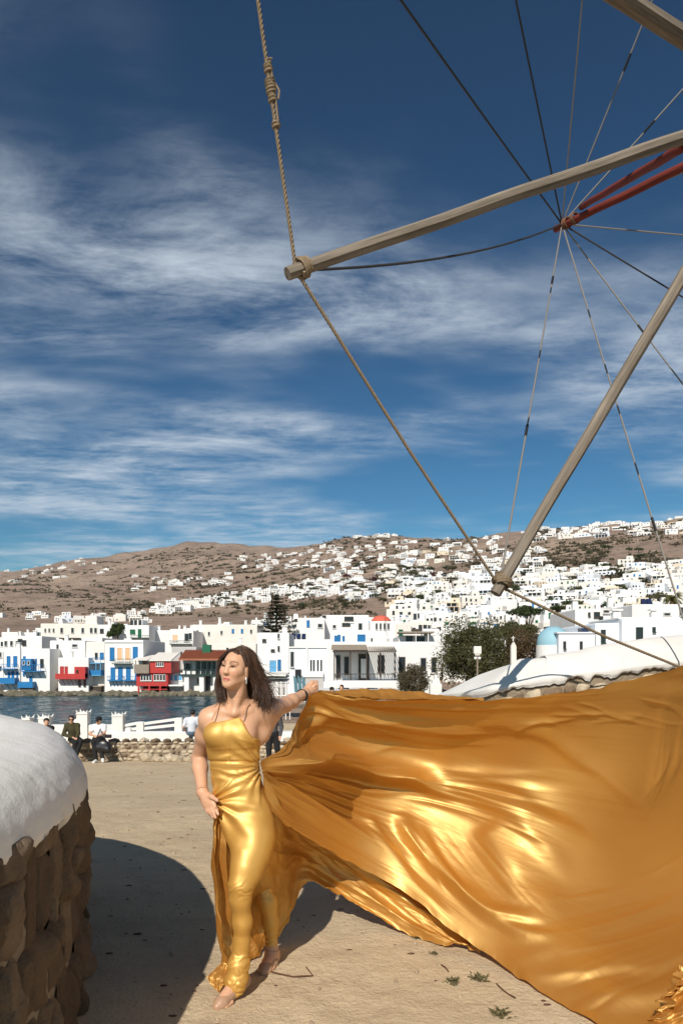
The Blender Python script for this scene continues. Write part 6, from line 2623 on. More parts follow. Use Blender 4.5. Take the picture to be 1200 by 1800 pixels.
def head(F):
    F.ell(hp(0, -.018, .035), np.array((.074, .094, .084)) * HS, HR, k=.02)
    F.ell(hp(0, .028, -.028), np.array((.061, .066, .084)) * HS, HR, k=.03)
    for s in (-1, 1):
        F.cap(hp(s * .046, .008, -.052), hp(s * .014, .064, -.096), .017, .014, .03)
        F.cap(hp(s * .038, .066, -.024), hp(s * .05, .045, -.012), .017, .014, .03)
        F.cap(hp(s * .014, .090, .030), hp(s * .044, .074, .030), .0075, .006, .014)
        F.ell(hp(s * .030, .101, .008), np.array((.017, .014, .011)) * HS, HR, k=.012, sub=True)
        F.ell(hp(s * .031, .076, .008), np.array((.015, .0145, .0125)) * HS, HR, k=.004)          # closed-over eyeball and lids
        F.chain([hp(s * .017, .0915, .010), hp(s * .031, .0945, .0145), hp(s * .046, .083, .009)], [.0028, .0036, .0026], .004)
        F.cap(hp(s * .010, .098, -.034), hp(s * .011, .092, -.036), .0075, .0065, .006)
        F.ell(hp(s * .073, -.012, -.008), np.array((.009, .019, .030)) * HS, HR, k=.006)
        F.chain([hp(0, .0945, -.0635), hp(s * .011, .0920, -.0640), hp(s * .024, .082, -.0685)], [.0050, .0046, .0026], .005)
        F.chain([hp(0, .0920, -.0750), hp(s * .011, .0900, -.0740), hp(s * .023, .082, -.0690)], [.0062, .0054, .0026], .005)
    F.cap(hp(0, .088, .020), hp(0, .106, -.026), .0072, .0100, .012)
    F.ell(hp(0, .105, -.031), np.array((.0135, .012, .010)) * HS, HR, k=.008)
    F.ell(hp(0, .072, -.104), np.array((.016, .016, .015)) * HS, HR, k=.02)
    nb = np.array(P(420, 1250, 3.50))
    F.chain([hp(0, -.018, -.06), nb + np.array([0, 0, .03]), nb], [.049, .05, .06], .025)
    neck_detail(F)


def neck_detail(F):
    F.cap(hp(.05, -.02, -.05), np.array(P(412, 1252, 3.43)), .013, .012, .03)
    for px in (393, 428):
        F.cap(np.array(P(412, 1254, 3.425)), np.array(P(px + (px - 410) * .6, 1249, 3.46)), .010, .010, .02)


def foot(F, an, toe, k=.012):
    a, t = np.array(an), np.array(toe)
    heel = a + np.array([0, .02, -.065])
    F.chain([a + np.array([0, 0, .05]), a, heel * .4 + a * .6], [.028, .031, .03], k)
    F.cap(a - np.array([0, 0, .02]), t + np.array([0, 0, .012]), .034, .026, .03)
    d = t - a
    d[2] = 0
    d /= np.linalg.norm(d)
    sd = np.cross(d, [0, 0, 1.])
    for q in range(5):
        b = t + sd * (q - 2) * .016 - d * abs(q - 1) * .006
        F.cap(b - d * .03, b + d * .012 + np.array([0, 0, -.006]), .011, .008, .005)


ANF, TOF = P(421, 1714, 3.37), P(389, 1764, 3.26)
ANR, TOR = P(478, 1672, 3.725), P(466, 1704, 3.63)


def build_woman():
    root = empty('person', W_ORG)
    tag(root, 'woman with long brown hair in a gold satin gown, holding out its train', 'person')
    F = Field((-.80, 3.10, -.01), (-.08, 4.16, 1.72), .0044)
    trunk(F, -.012, 1240)
    F.cap(np.array(P(400, 1256, 3.5)), np.array(P(440, 1254, 3.52)), .06, .06, .05)
    arms(F)
    nb = np.array(P(420, 1250, 3.50))
    NZ = 1.424
    F.chain([hp(0, -.018, -.06), nb + np.array([0, 0, .03]), nb], [.049, .05, .06], .025)
    neck_detail(F)
    F.clip(lambda x, y, z: np.where((x < -.40) & (y < 3.62), z - NZ, -1.0))
    leg(F, LEGF, -.008)
    leg(F, LEGR, -.006)
    foot(F, ANF, TOF)
    foot(F, ANR, TOR)
    V, Q = F.mesh(1)
    H = Field(HC - np.array([.13, .15, .16]), HC + np.array([.13, .15, .15]), .0021)
    head(H)
    H.clip(lambda x, y, z: (NZ - .006) - z + 0 * x + 0 * y)
    V2, Q2 = H.mesh(1)
    Q = np.concatenate([Q, Q2 + len(V)])
    V = np.concatenate([V, V2])
    # skin colour: lips, brows, lashes and warmth belong to the skin; nostril and mouth-line shade is painted in
    col = np.tile(np.array([0.60, 0.335, 0.205]), (len(V), 1))
    L = ((V - HC) @ HR) / HS
    inh = (np.abs(L) < .14).all(1)

    def paint(mask, c, w=1.0):
        m = np.clip(mask, 0, 1)[:, None] * w * inh[:, None]
        col[:] = col * (1 - m) + np.array(c) * m
    ax = np.abs(L[:, 0])
    front = L[:, 1] > .05
    cheek = np.exp(-(((ax - .042) / .016) ** 2 + ((L[:, 2] + .03) / .018) ** 2)) * front
    paint(cheek, (0.62, 0.25, 0.16), .6)
    zl = -.064 - .10 * (ax / .024) ** 2 * .02
    lip = np.exp(-(np.abs((L[:, 2] + .0695) / .0105) ** 4)) * (ax < .0255) * np.exp(-(np.abs(ax / .022) ** 6)) * (L[:, 1] > .08)
    paint(lip, (0.55, 0.14, 0.115), .95)
    mouth = np.exp(-(np.abs((L[:, 2] + .0695) / .0022) ** 2)) * np.exp(-(np.abs(ax / .021) ** 6)) * (L[:, 1] > .08)
    paint(mouth, (0.16, 0.03, 0.03), .9)
    browz = .0305 + .006 * np.sin(np.clip((ax - .012) / .036, 0, 1) * math.pi * .75)
    brow = np.exp(-(np.abs((L[:, 2] - browz) / (.0046 - .002 * np.clip((ax - .012) / .038, 0, 1))) ** 2)) * sstep(.009, .015, ax) * sstep(.054, .046, ax) * front
    paint(brow, (0.03, 0.016, 0.011), .95)
    eye = np.exp(-(np.abs((L[:, 2] - .0085 - .10 * (ax - .03)) / .0072) ** 4)) * np.exp(-(np.abs((ax - .032) / .0155) ** 4)) * front
    paint(eye, (0.02, 0.011, 0.008), .97)
    ewt = np.exp(-((L[:, 2] - .0062) / .0022) ** 2) * np.exp(-((ax - .0225) / .003) ** 2) * front + np.exp(-((L[:, 2] - .0062) / .0022) ** 2) * np.exp(-((ax - .041) / .003) ** 2) * front
    paint(ewt, (0.5, 0.42, 0.37), .55)
    lid = np.exp(-((L[:, 2] - .0165) / .005) ** 2) * np.exp(-(np.abs((ax - .031) / .017) ** 4)) * front
    paint(lid, (0.25, 0.11, 0.07), .6)
    nost = np.exp(-(((ax - .009) / .004) ** 2 + ((L[:, 2] + .0405) / .003) ** 2)) * (L[:, 1] > .085)
    paint(nost, (0.12, 0.04, 0.03), .8)
    body = np_mesh('body', V, Q, MAT['skin_woman'], root, W_ORG, col=col)

    # ---------------- gown over trunk and legs
    F = Field((-.80, 3.12, .02), (-.27, 3.92, 1.36), .0046)
    trunk(F, .0, 1250, k=.03)
    leg(F, LEGF, .0, .03)
    leg(F, LEGR[2:], .0, .03, 4)
    # cloth gathered over the front ankle
    F.chain([np.array(P(*q)) for q in ((423, 1668, 3.365), (420, 1690, 3.36), (417, 1712, 3.35), (413, 1736, 3.335))], [.035, .040, .044, .047], .02)
    for (px, py, Y, r) in ((419, 1694, 3.357, .046), (415, 1722, 3.345, .051)):
        F.ell(np.array(P(px, py, Y)), (r, r * .95, r * .4), k=.03)
    for (px, py, Y, r) in ((476, 1640, 3.72, .039), (476.5, 1650, 3.722, .035), (477, 1658, 3.725, .036)):
        F.ell(np.array(P(px, py, Y)), (r, r, r * .35), k=.01)
    # neckline
    nx = np.array([340, 358, 370, 385, 400, 414, 423, 432, 440, 447, 460, 480])
    ny = np.array([1270, 1267, 1264, 1268, 1265, 1261, 1257, 1268, 1282, 1294, 1300, 1301])
    F.clip(lambda x, y, z: (z - np.interp(CX + FPX * x / YB, nx, zz(ny))) + 0 * y)
    V, Q = F.mesh(1)
    N = vnormals(V, Q)
    x, y, z = V.T
    px, py = CX + FPX * x / y, CY - FPX * (z - EYE) / y

    def polar(cx, cy):
        return np.hypot(px - cx, py - cy), np.arctan2(py - cy, px - cx)
    d = np.zeros(len(V))
    front = sstep(.2, -.2, N[:, 1])
    r, a = polar(372, 1408)                 # gathers pulled by the hand on the hip
    d += .012 * np.sin(a * 13 + 1.3 * vnoise(a * 3, r / 40)) * np.exp(-r / 60) * sstep(4, 18, r) * sstep(1370, 1395, py)
    r, a = polar(460, 1347)                 # gathers at the waist where the train starts
    d += .0085 * np.sin(a * 16 + 1.5 * vnoise(a * 4, r / 30, s=3)) * np.exp(-r / 42) * sstep(3, 15, r)
    d += .0032 * np.sin((py + .16 * (px - 400) + 16 * vnoise(px / 34, py / 40, s=5)) * 2 * math.pi / 13) * np.exp(-((py - 1327) / 11) ** 2) * sstep(-.4, .5, vnoise(px / 22, py / 9, s=15))
    d += .0028 * np.sin((py - .1 * (px - 400) + 18 * vnoise(px / 34, py / 34, s=8)) * 2 * math.pi / 15) * np.exp(-((py - 1362) / 13) ** 2) * sstep(-.4, .5, vnoise(px / 22, py / 9, s=16))
    d -= .007 * np.exp(-((py - 1339 - .02 * (px - 400)) / 2.2) ** 2)                          # waist seam
    d -= .004 * np.exp(-((px - 402) / 2.0) ** 2) * sstep(1290, 1310, py) * sstep(1345, 1335, py)  # centre seam
    d += .005 * np.exp(-((py - 1300 - .35 * (px - 425)) / 2.5) ** 2) * sstep(415, 430, px) * sstep(1310, 1295, py)
    d += .003 * fbm(px / 30, py / 40, y * 4, o=2, s=12)
    # creases at the knee and calf
    kn = np.exp(-((py - 1568) / 16) ** 2)
    d += .0016 * np.sin((py + .5 * px) * 2 * math.pi / 12 + 5 * vnoise(px / 14, py / 14)) * kn
    d += .0035 * np.sin((py + .5 * (px - 415)) * 2 * math.pi / 14 + 4 * vnoise(px / 12, py / 12)) * sstep(1660, 1690, py) * sstep(-.6, .4, vnoise(px / 15, py / 9, s=19))
    # sharp fold from the hip up to the waist
    d += .009 * np.exp(-(((py - 1408) + (px - 372) * 1.05) / 3.2) ** 2) * sstep(372, 380, px) * sstep(412, 398, px)
    V = V + N * (d * (.35 + .65 * front))[:, None]
    gown = np_mesh('gown', V, Q, MAT['satin_lit'], root, W_ORG)
    build_train(gown)

    # straps
    def strap(pts):
        MB().tube([P(*p) for p in pts], .0028, 5).build('strap', MAT['strap_nude'], gown, W_ORG)
    strap([(372, 1266, 3.405), (377, 1256, 3.415), (383, 1246, 3.432), (388, 1239, 3.46), (391, 1236, 3.50)])
    strap([(423, 1259, 3.395), (428, 1251, 3.41), (433, 1244, 3.432), (439, 1237, 3.465), (442, 1234, 3.50)])

    # shoes
    for an, to in ((ANF, TOF), (ANR, TOR)):
        F = Field(np.minimum(an, to) - .12, np.maximum(an, to) + .12, .004)
        a, t = np.array(an), np.array(to)
        d3 = t - a
        d3[2] = 0
        d3 /= np.linalg.norm(d3)
        heel = a - d3 * .03 + np.array([0, 0, -.035])
        F.cap(heel, a + d3 * .03 + np.array([0, 0, -.05]), .036, .036, .03)
        F.cap(a + d3 * .03 + np.array([0, 0, -.045]), t, .034, .034, .03)
        F.cap(t, t + d3 * .03 + np.array([0, 0, -.004]), .032, .018, .02)
        F.cap(a + np.array([0, 0, .06]), t * .5 + a * .5 + np.array([0, 0, .05]), .036, .026, .012, sub=True)
        F.clip(lambda x, y, z: (.006 - z) + 0 * x + 0 * y)
        V, Q = F.mesh(1)
        sh = np_mesh('shoe', V, Q, MAT['shoe_nude'], root, W_ORG)
        m = MB()
        c = Vector(a) + Vector((0, 0, .012))
        m.tube([c + Vector((math.cos(t_) * .036, math.sin(t_) * .036, -.004 * math.cos(t_))) for t_ in np.linspace(0, 2 * math.pi, 15)], .004, 5)
        m.build('ankle_strap', MAT['shoe_nude'], sh, W_ORG)
        m = MB()
        hz = Vector(heel)
        m.tube([hz + Vector((0, 0, -.005)), Vector((hz.x, hz.y, .0))], [.016, .008], 8)
        m.build('heel', MAT['shoe_nude'], sh, W_ORG)

    # jewellery
    w = np.array(P(531, 1222, 3.965))
    ax = np.array(P(534, 1220, 3.98)) - np.array(P(500, 1240, 3.78))
    m = MB()
    coil(Vector(w), Vector(ax), .0315, .0055, 1.6, m, pitch=.008)
    m.build('bracelet', MAT['black'], root, W_ORG).name = 'bracelet'
    w = np.array(P(356, 1391, 3.492))
    ax = np.array(P(356, 1392, 3.49)) - np.array(P(350, 1332, 3.66))
    m = MB()
    coil(Vector(w), Vector(ax), .029, .0022, 1.5, m, pitch=.005)
    m.build('bracelet', MAT['rust'], root, W_ORG)
    for s in (1,):
        e = Vector(hp(s * .080, -.004, -.044))
        m = MB()
        m.tube([e, e + Vector((0, -.004, -.012)), e + Vector((.001, -.004, -.032))], [.003, .0055, .003], 6)
        m.build('earring', MAT['silver'], root, W_ORG)
    build_hair(root)
    return root


def build_hair(root):
    F = Field(HC - np.array([.2, .2, .36]), HC + np.array([.24, .3, .2]), .005)
    F.ell(hp(0, -.028, .040), np.array((.081, .097, .090)) * HS, HR, k=.02)
    # fall of hair: behind her left ear over the shoulder, and behind the right jaw
    fl = [(436, 1160, 3.50), (449, 1182, 3.52), (459, 1203, 3.53), (463, 1224, 3.53), (468, 1242, 3.54), (466, 1254, 3.55)]
    F.chain([np.array(P(424 + (q[0] - 424) * .92, *q[1:])) for q in fl], [.040, .040, .037, .032, .024, .01], .03)
    fl = [(425, 1165, 3.53), (437, 1195, 3.56), (446, 1222, 3.56), (452, 1242, 3.57)]
    F.chain([np.array(P(424 + (q[0] - 424) * .92, *q[1:])) for q in fl], [.05, .046, .038, .026], .03)
    fl = [(398, 1158, 3.51), (391, 1183, 3.52), (387, 1206, 3.52), (391, 1226, 3.51), (396, 1238, 3.50)]
    F.chain([np.array(P(424 + (q[0] - 424) * .92, *q[1:])) for q in fl], [.032, .033, .032, .028, .012], .025)
    # keep the face clear
    F.ell(hp(-.004, .098, -.012), np.array((.080, .078, .118)) * HS, HR, k=.010, sub=True)
    F.ell(hp(-.012, .075, -.06), np.array((.076, .062, .10)) * HS, HR, k=.010, sub=True)
    F.ell(hp(.085, .0, -.012), np.array((.022, .022, .034)) * HS, HR, k=.006, sub=True)
    V, Q = F.mesh(2)
    # strand relief
    N = vnormals(V, Q)
    a = (V[:, 0] * .9 + V[:, 1] * .5) * 150 + 14 * V[:, 2]
    V = V + N * (.002 * np.sin(a + 3 * vnoise(V[:, 0] * 30, V[:, 1] * 30, V[:, 2] * 12)))[:, None]
    hair = np_mesh('hair', V, Q, MAT['hair_brown'], root, W_ORG)
    rg = np.random.default_rng(3)
    mbs = [MB(), MB()]

    def lock(path, n, spread, tip, r):
        A = np.array([np.array(P(424 + (q[0] - 424) * .92, *q[1:])) for q in path])
        t = np.linspace(0, 1, len(A))
        for k in range(n):
            o = rg.normal(size=3) * spread
            s = np.linspace(0, rg.uniform(.75, 1.08), 12)
            C = np.stack([np.interp(np.clip(s, 0, 1), t, A[:, i]) for i in range(3)], 1)
            C[-1] += (A[-1] - A[-2]) * .25 * rg.uniform(0, 1)
            ph = rg.uniform(0, 6.28)
            w = rg.uniform(.3, 1.0)
            C += o * (.55 + tip * s[:, None] ** 1.5)
            C += np.stack([np.sin(s * 9 + 1.2 + .5 * np.sin(ph)), np.cos(s * 8 + ph * .3), 0 * s], 1) * .013 * (.4 + .6 * w) * np.minimum(1, s[:, None] * 1.6)
            mbs[0 if rg.random() < .72 else 1].tube([Vector(c) for c in C], [r * (1 - .75 * q ** 2) for q in np.linspace(0, 1, 12)], 4)
    lock([(424, 1139, 3.45), (440, 1150, 3.47), (452, 1172, 3.49), (460, 1195, 3.50), (464, 1216, 3.49), (466, 1236, 3.49), (470, 1252, 3.50)], 330, np.array([.016, .02, .012]), .7, .0014)
    lock([(430, 1142, 3.47), (447, 1160, 3.50), (456, 1185, 3.52), (463, 1208, 3.52), (470, 1226, 3.51), (474, 1240, 3.51)], 330, np.array([.016, .02, .012]), .8, .0014)
    lock([(418, 1140, 3.43), (428, 1152, 3.42), (437, 1170, 3.43), (446, 1190, 3.45), (452, 1212, 3.46), (457, 1232, 3.46)], 190, np.array([.009, .01, .008]), 1.0, .0014)
    lock([(420, 1139, 3.44), (403, 1143, 3.44), (389, 1157, 3.47), (382, 1180, 3.49), (379, 1205, 3.49), (384, 1230, 3.48)], 100, np.array([.006, .010, .005]), 1.4, .0013)
    lock([(400, 1150, 3.46), (391, 1175, 3.48), (385, 1200, 3.48), (383, 1222, 3.48), (389, 1240, 3.47)], 200, np.array([.010, .015, .008]), .9, .0014)
    lock([(440, 1150, 3.49), (458, 1180, 3.52), (470, 1198, 3.53), (478, 1212, 3.53)], 26, np.array([.010, .015, .010]), 2.2, .0016)
    lock([(436, 1150, 3.47), (455, 1178, 3.49), (472, 1196, 3.5), (486, 1206, 3.5)], 40, np.array([.012, .015, .018]), 2.2, .0009)
    lock([(450, 1180, 3.5), (464, 1208, 3.5), (478, 1226, 3.5), (488, 1232, 3.5)], 40, np.array([.012, .015, .018]), 2.0, .0009)
    # strands swept over the crown from the parting
    C0, RAD = np.array((0, -.028, .040)), np.array((.083, .099, .092))
    for k in range(900):
        sd = 1 if rg.random() < .62 else -1
        y0 = rg.uniform(-.085, .062)
        kk = math.sqrt(max(0.02, 1 - (y0 / RAD[1]) ** 2))
        t1 = rg.uniform(1.3, 2.0)
        pts = []
        for t in np.linspace(-.12, t1, 11):
            x = sd * RAD[0] * kk * math.sin(t)
            z = RAD[2] * kk * math.cos(t)
            yy = y0 - (.035 + .55 * max(0, y0)) * max(0, t) ** 1.2
            f = 1.015 + .03 * math.sin(k * 1.7)
            q = C0 + np.array([x * f + .012, yy, z * f])
            if t > 1.2:
                q[2] -= (t - 1.2) * .03
            pts.append(Vector(hp(*q)))
        mbs[0 if rg.random() < .8 else 1].tube(pts, [.0017] * 8 + [.0015, .0012, .0008], 4)
    mbs[0].build('strands', MAT['hair_brown'], hair, W_ORG, smooth=True)
    mbs[1].build('highlight_strands', MAT['hair_light'], hair, W_ORG, smooth=True)
# ------------------------------------------------------------------ the blowing train of the gown


def cr(p, t):
    """Catmull-Rom through rows of p at parameters t (in units of rows)"""
    n = len(p)
    i = np.clip(np.floor(t).astype(int), 0, n - 2)
    f = (t - i).reshape(-1, *([1] * (p.ndim - 1)))
    a = p[np.clip(i - 1, 0, n - 1)]
    b, c = p[i], p[i + 1]
    d = p[np.clip(i + 2, 0, n - 1)]
    a = np.where((i == 0).reshape(f.shape), 2 * b - c, a)
    d = np.where((i == n - 2).reshape(f.shape), 2 * c - b, d)
    return .5 * (2 * b + (c - a) * f + (2 * a - 5 * b + 4 * c - d) * f * f + (3 * b - a - 3 * c + d) * f ** 3)


def sheet(ctrl, nu, nv):
    """ctrl[row][col] = point; returns (nu, nv, 3) with u along columns and v along rows"""
    C = np.array(ctrl, float)
    A = cr(C, np.linspace(0, C.shape[0] - 1, nv))
    B = cr(np.swapaxes(A, 0, 1), np.linspace(0, C.shape[1] - 1, nu))
    return B


def grid_normals(S):
    a = np.gradient(S, axis=0)
    b = np.gradient(S, axis=1)
    n = np.cross(a, b)
    n /= np.linalg.norm(n, axis=2)[..., None] + 1e-12
    flip = np.sign(n[..., 1:2])
    return -n * np.where(flip == 0, 1, flip)          # towards the camera


def grid_mesh(name, S, parent):
    nu, nv = S.shape[:2]
    i, j = np.meshgrid(np.arange(nu - 1), np.arange(nv - 1), indexing='ij')
    k = i * nv + j
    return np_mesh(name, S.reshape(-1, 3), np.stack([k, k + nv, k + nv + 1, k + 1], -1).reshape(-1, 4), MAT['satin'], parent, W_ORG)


# (line in photo pixels, height in metres, width above, width below)
FOLDS = [
    ([(462, 1350), (560, 1352), (650, 1362), (740, 1380), (820, 1402)], .15, 34, 10),
    ([(464, 1356), (560, 1376), (640, 1392), (720, 1398)], .03, 8, 6),
    ([(470, 1344), (540, 1335), (640, 1330), (760, 1345)], .03, 14, 10),
    ([(470, 1372), (560, 1430), (640, 1478), (720, 1530)], .035, 26, 14),
    ([(640, 1432), (690, 1500), (745, 1570), (800, 1622)], .022, 8, 16),
    ([(690, 1425), (740, 1500), (800, 1560), (880, 1612), (980, 1632)], .05, 16, 10),
    ([(850, 1445), (885, 1520), (930, 1585), (1010, 1625)], .03, 34, 22),
    ([(730, 1440), (780, 1530), (840, 1600), (930, 1650), (1010, 1655)], .03, 10, 12),
    ([(1330, 1520), (1200, 1575), (1100, 1620), (1000, 1668), (900, 1690), (840, 1680)], .02, 120, 14),
    ([(1330, 1640), (1200, 1690), (1080, 1712), (960, 1716), (880, 1700)], .022, 40, 10),
    ([(1330, 1700), (1200, 1745), (1100, 1760), (1000, 1752)], .03, 26, 16),
    ([(552, 1222), (620, 1262), (740, 1280), (880, 1290)], .035, 26, 22),
    ([(500, 1312), (550, 1270), (600, 1252)], .03, 12, 12),
    ([(1165, 1185), (1150, 1270), (1110, 1370), (1040, 1440)], .035, 50, 60),
    ([(820, 1262), (960, 1300), (1080, 1380), (1130, 1450)], .02, 20, 14),
    ([(760, 1330), (900, 1380), (1010, 1440), (1080, 1500)], .022, 20, 14),
    ([(780, 1370), (880, 1420), (960, 1490), (1010, 1560)], .025, 20, 16),
    ([(1250, 1330), (1180, 1420), (1090, 1500), (1010, 1590)], .03, 90, 60),
]


def build_train(gown):
    # front sail: every fold runs out from the waist. top and bottom edges in photo pixels, depth table per column
    top = [(457, 1340), (500, 1303), (531, 1248), (552, 1214), (640, 1222), (750, 1226), (860, 1227), (990, 1216), (1110, 1192), (1240, 1158), (1400, 1110)]
    bot = [(462, 1360), (474, 1402), (492, 1440), (540, 1474), (620, 1520), (700, 1562), (790, 1632), (872, 1690), (950, 1745), (1062, 1806), (1250, 1900)]
    vr = [0, .14, .32, .5, .66, .83, 1]
    Yt = [
        [3.50, 3.50, 3.50, 3.49, 3.48, 3.47, 3.46],
        [3.72, 3.72, 3.69, 3.64, 3.60, 3.54, 3.47],
        [3.92, 3.92, 3.88, 3.81, 3.74, 3.63, 3.50],
        [4.03, 4.07, 4.08, 4.02, 3.94, 3.84, 3.72],
        [4.06, 4.20, 4.34, 4.34, 4.26, 4.16, 4.04],
        [3.98, 4.20, 4.42, 4.41, 4.31, 4.20, 4.08],
        [3.86, 4.07, 4.28, 4.28, 4.17, 4.03, 3.88],
        [3.72, 3.88, 4.05, 4.06, 3.96, 3.82, 3.67],
        [3.85, 3.97, 4.08, 4.08, 3.94, 3.64, 3.38],
        [4.30, 4.42, 4.50, 4.42, 4.08, 3.45, 3.06],
        [4.90, 5.00, 5.05, 4.85, 4.20, 3.20, 2.66]]
    ctrl = []
    for r, v in enumerate(vr):
        row = []
        for c in range(len(top)):
            px = top[c][0] * (1 - v) + bot[c][0] * v
            py = top[c][1] * (1 - v) + bot[c][1] * v
            row.append(tuple(P(px, py, Yt[c][r])))
        ctrl.append(row)
    nu, nv = 720, 520
    S = sheet(ctrl, nu, nv)
    U, V = np.meshgrid(np.linspace(0, 1, nu), np.linspace(0, 1, nv), indexing='ij')
    N = grid_normals(S)
    grow = sstep(0, .35, U)
    out = sstep(.0, .10, U)
    warp = V + .035 * vnoise(U * 3.2, V * 2.2, s=2) * grow + .10 * (U ** 2) * np.sin(V * 3.1)
    # broad swells, gathers, then fine drag lines
    d = .032 * grow * np.sin(warp * 2 * math.pi * 2.2 + .9 + 1.6 * U) * (.55 + .45 * vnoise(U * 3, V * 3, s=7))
    fade = np.exp(-(U / .34) ** 2) + .16
    for f, a, ph, s in ((5.3, .020, .4, 3), (9, .009, 1.7, 5), (17, .0030, .3, 8), (31, .0007, 2.0, 12)):
        w = warp + (.05 * vnoise(U * 2.2, V * 4, s=s) + .03 * vnoise(U * 5, V * 9, s=s + 3)) * (.4 + grow)
        m = sstep(-.5, .7, vnoise(U * 2.6 + s, V * (f * .45), s=s + 1))
        ridge = 1 - 2 * np.abs(np.sin(w * math.pi * f + ph)) ** .8
        near = np.exp(-U * 5) * .55 + .75
        d += a * m * ridge * out * near * fade
    # large folds, each along its own line (photo pixels); sharper on the lower side, so they shade the cloth below
    px = CX + FPX * S[..., 0] / S[..., 1]
    py = CY - FPX * (S[..., 2] - EYE) / S[..., 1]
    wob = 5 * vnoise(px / 60, py / 60, s=61)
    for line, amp, wa, wb in FOLDS:
        best = np.full(px.shape, 1e9)
        sgn = np.zeros(px.shape)
        tt = np.zeros(px.shape)
        L = np.array(line, float)
        # smooth the polyline
        L = cr(L, np.linspace(0, len(L) - 1, 5 * (len(L) - 1) + 1))
        seg = np.hypot(*np.diff(L, axis=0).T)
        cum = np.concatenate([[0], np.cumsum(seg)])
        for i in range(len(L) - 1):
            e = L[i + 1] - L[i]
            qx, qy = px - L[i, 0], py - L[i, 1] + wob
            t = np.clip((qx * e[0] + qy * e[1]) / (e @ e), 0, 1)
            dx, dy = qx - t * e[0], qy - t * e[1]
            r = np.hypot(dx, dy)
            m = r < best
            best = np.where(m, r, best)
            sgn = np.where(m, np.sign(e[0] * dy - e[1] * dx) * np.sign(e[0] if abs(e[0]) > 1e-6 else 1), sgn)
            tt = np.where(m, (cum[i] + t * seg[i]) / cum[-1], tt)
        wd = np.where(sgn > 0, wb, wa)
        taper = sstep(0, .12, tt) * sstep(1.0, .72, tt)
        g = amp * np.exp(-(best / wd) ** 2) * taper
        for _ in range(40 if wa > 60 else 3):
            for ax in (0, 1):
                g = .5 * g + .25 * np.roll(np.concatenate([g, np.take(g, [-1], ax)], ax), 1, ax).take(range(g.shape[ax]), ax) + .25 * np.concatenate([g, np.take(g, [-1], ax)], ax).take(range(1, g.shape[ax] + 1), ax)
        d += g
    # taut creases fanning with the pull of wind and hand
    rc = np.random.default_rng(17)
    def crease(p0, p1, p2, amp, w):
        t = np.linspace(0, 1, 15)[:, None]
        L = (1 - t) ** 2 * np.array(p0) + 2 * t * (1 - t) * np.array(p1) + t * t * np.array(p2)
        L = L + np.stack([0 * t[:, 0], 2.5 * np.sin(t[:, 0] * rc.uniform(4, 9) + rc.uniform(0, 6))], 1)
        lo, hi = L.min(0) - 16, L.max(0) + 16
        m = (px > lo[0]) & (px < hi[0]) & (py > lo[1]) & (py < hi[1])
        if not m.any():
            return
        X, Y = px[m], py[m]
        best, tt = np.full(X.shape, 1e9), np.zeros(X.shape)
        for i in range(14):
            e = L[i + 1] - L[i]
            f = np.clip(((X - L[i, 0]) * e[0] + (Y - L[i, 1]) * e[1]) / (e @ e), 0, 1)
            r = np.hypot(X - L[i, 0] - f * e[0], Y - L[i, 1] - f * e[1])
            k = r < best
            best, tt = np.where(k, r, best), np.where(k, (i + f) / 14, tt)
        d[m] += amp * np.exp(-(best / w) ** 1.6) * sstep(0, .2, tt) * sstep(1, .6, tt)
    R = rc.uniform
    for k in range(20):
        y = 1345 + 60 * k / 19
        crease((R(640, 740), y), (860, y + R(0, 20)), (R(960, 1080), y + 20 + 110 * k / 19 + R(-10, 10)), R(.002, .007) * rc.choice((1, 1, -1)), R(3, 7))
    for k in range(18):
        a = k / 17
        crease((466, 1346 + 14 * a), (550, 1330 + 90 * a), (R(640, 780), 1300 + 200 * a + R(-8, 8)), R(.006, .014) * rc.choice((1, -1)), R(3, 6))
    for k in range(10):
        y = 1230 + 9 * k
        crease((556, 1220 + k), (700, y + 14), (R(850, 1000), y + R(-4, 12)), R(.004, .010) * rc.choice((1, -1)), R(3, 7))
    for k in range(12):
        x = R(860, 1120)
        crease((x, 1238 + R(0, 60) - (x - 860) * .1), (x + 60, 1250 + R(0, 40) - (x - 860) * .1), (x + R(90, 150), 1262 + R(0, 60) - (x - 860) * .12), R(.003, .008), R(3, 5))
    for k in range(12):
        x = 600 + 22 * k
        crease((x, 1425 + k * 3), (x + 70, 1500 + k * 5), (x + R(110, 170), 1570 + k * 7), R(.003, .008) * rc.choice((1, -1)), R(4, 8))
    for k in range(12):
        y = 1500 + 18 * k
        crease((R(1190, 1260), y), (1080, y + 70), (R(920, 990), y + 70 + R(0, 30)), R(.003, .007) * rc.choice((1, -1)), R(4, 8))
    for k in range(8):
        crease((1160 + 8 * k, 1195), (1150 + 8 * k, 1330), (R(1080, 1130), R(1400, 1480)), R(.004, .010), R(4, 7))
    d += .007 * fbm(U * 5, V * 7, o=2, s=41) * grow
    # fine drag lines that follow the pull of the wind
    d += .0006 * fbm(U * 7 + V * 3, V * 60 - U * 16, o=3, s=44) * sstep(.2, .5, U)
    # edges flutter
    S = S + N * d[..., None]
    edge = sstep(.04, 0, V) + sstep(.97, 1, V)
    S[..., 2] += .006 * edge * fbm(U * 40, V * 0, o=2, s=51) * out
    S[..., 2] = np.maximum(S[..., 2], .012 + .01 * vnoise(U * 30, V * 30))
    grid_mesh('train', S, gown)
    # turned-over strip behind the upper hem, lit from above
    t = np.linspace(0, 1, 120)
    st = np.array([P(556, 1216, 4.08), P(620, 1212, 4.25), P(690, 1212, 4.30), P(760, 1219, 4.22), P(850, 1229, 4.02)], float)
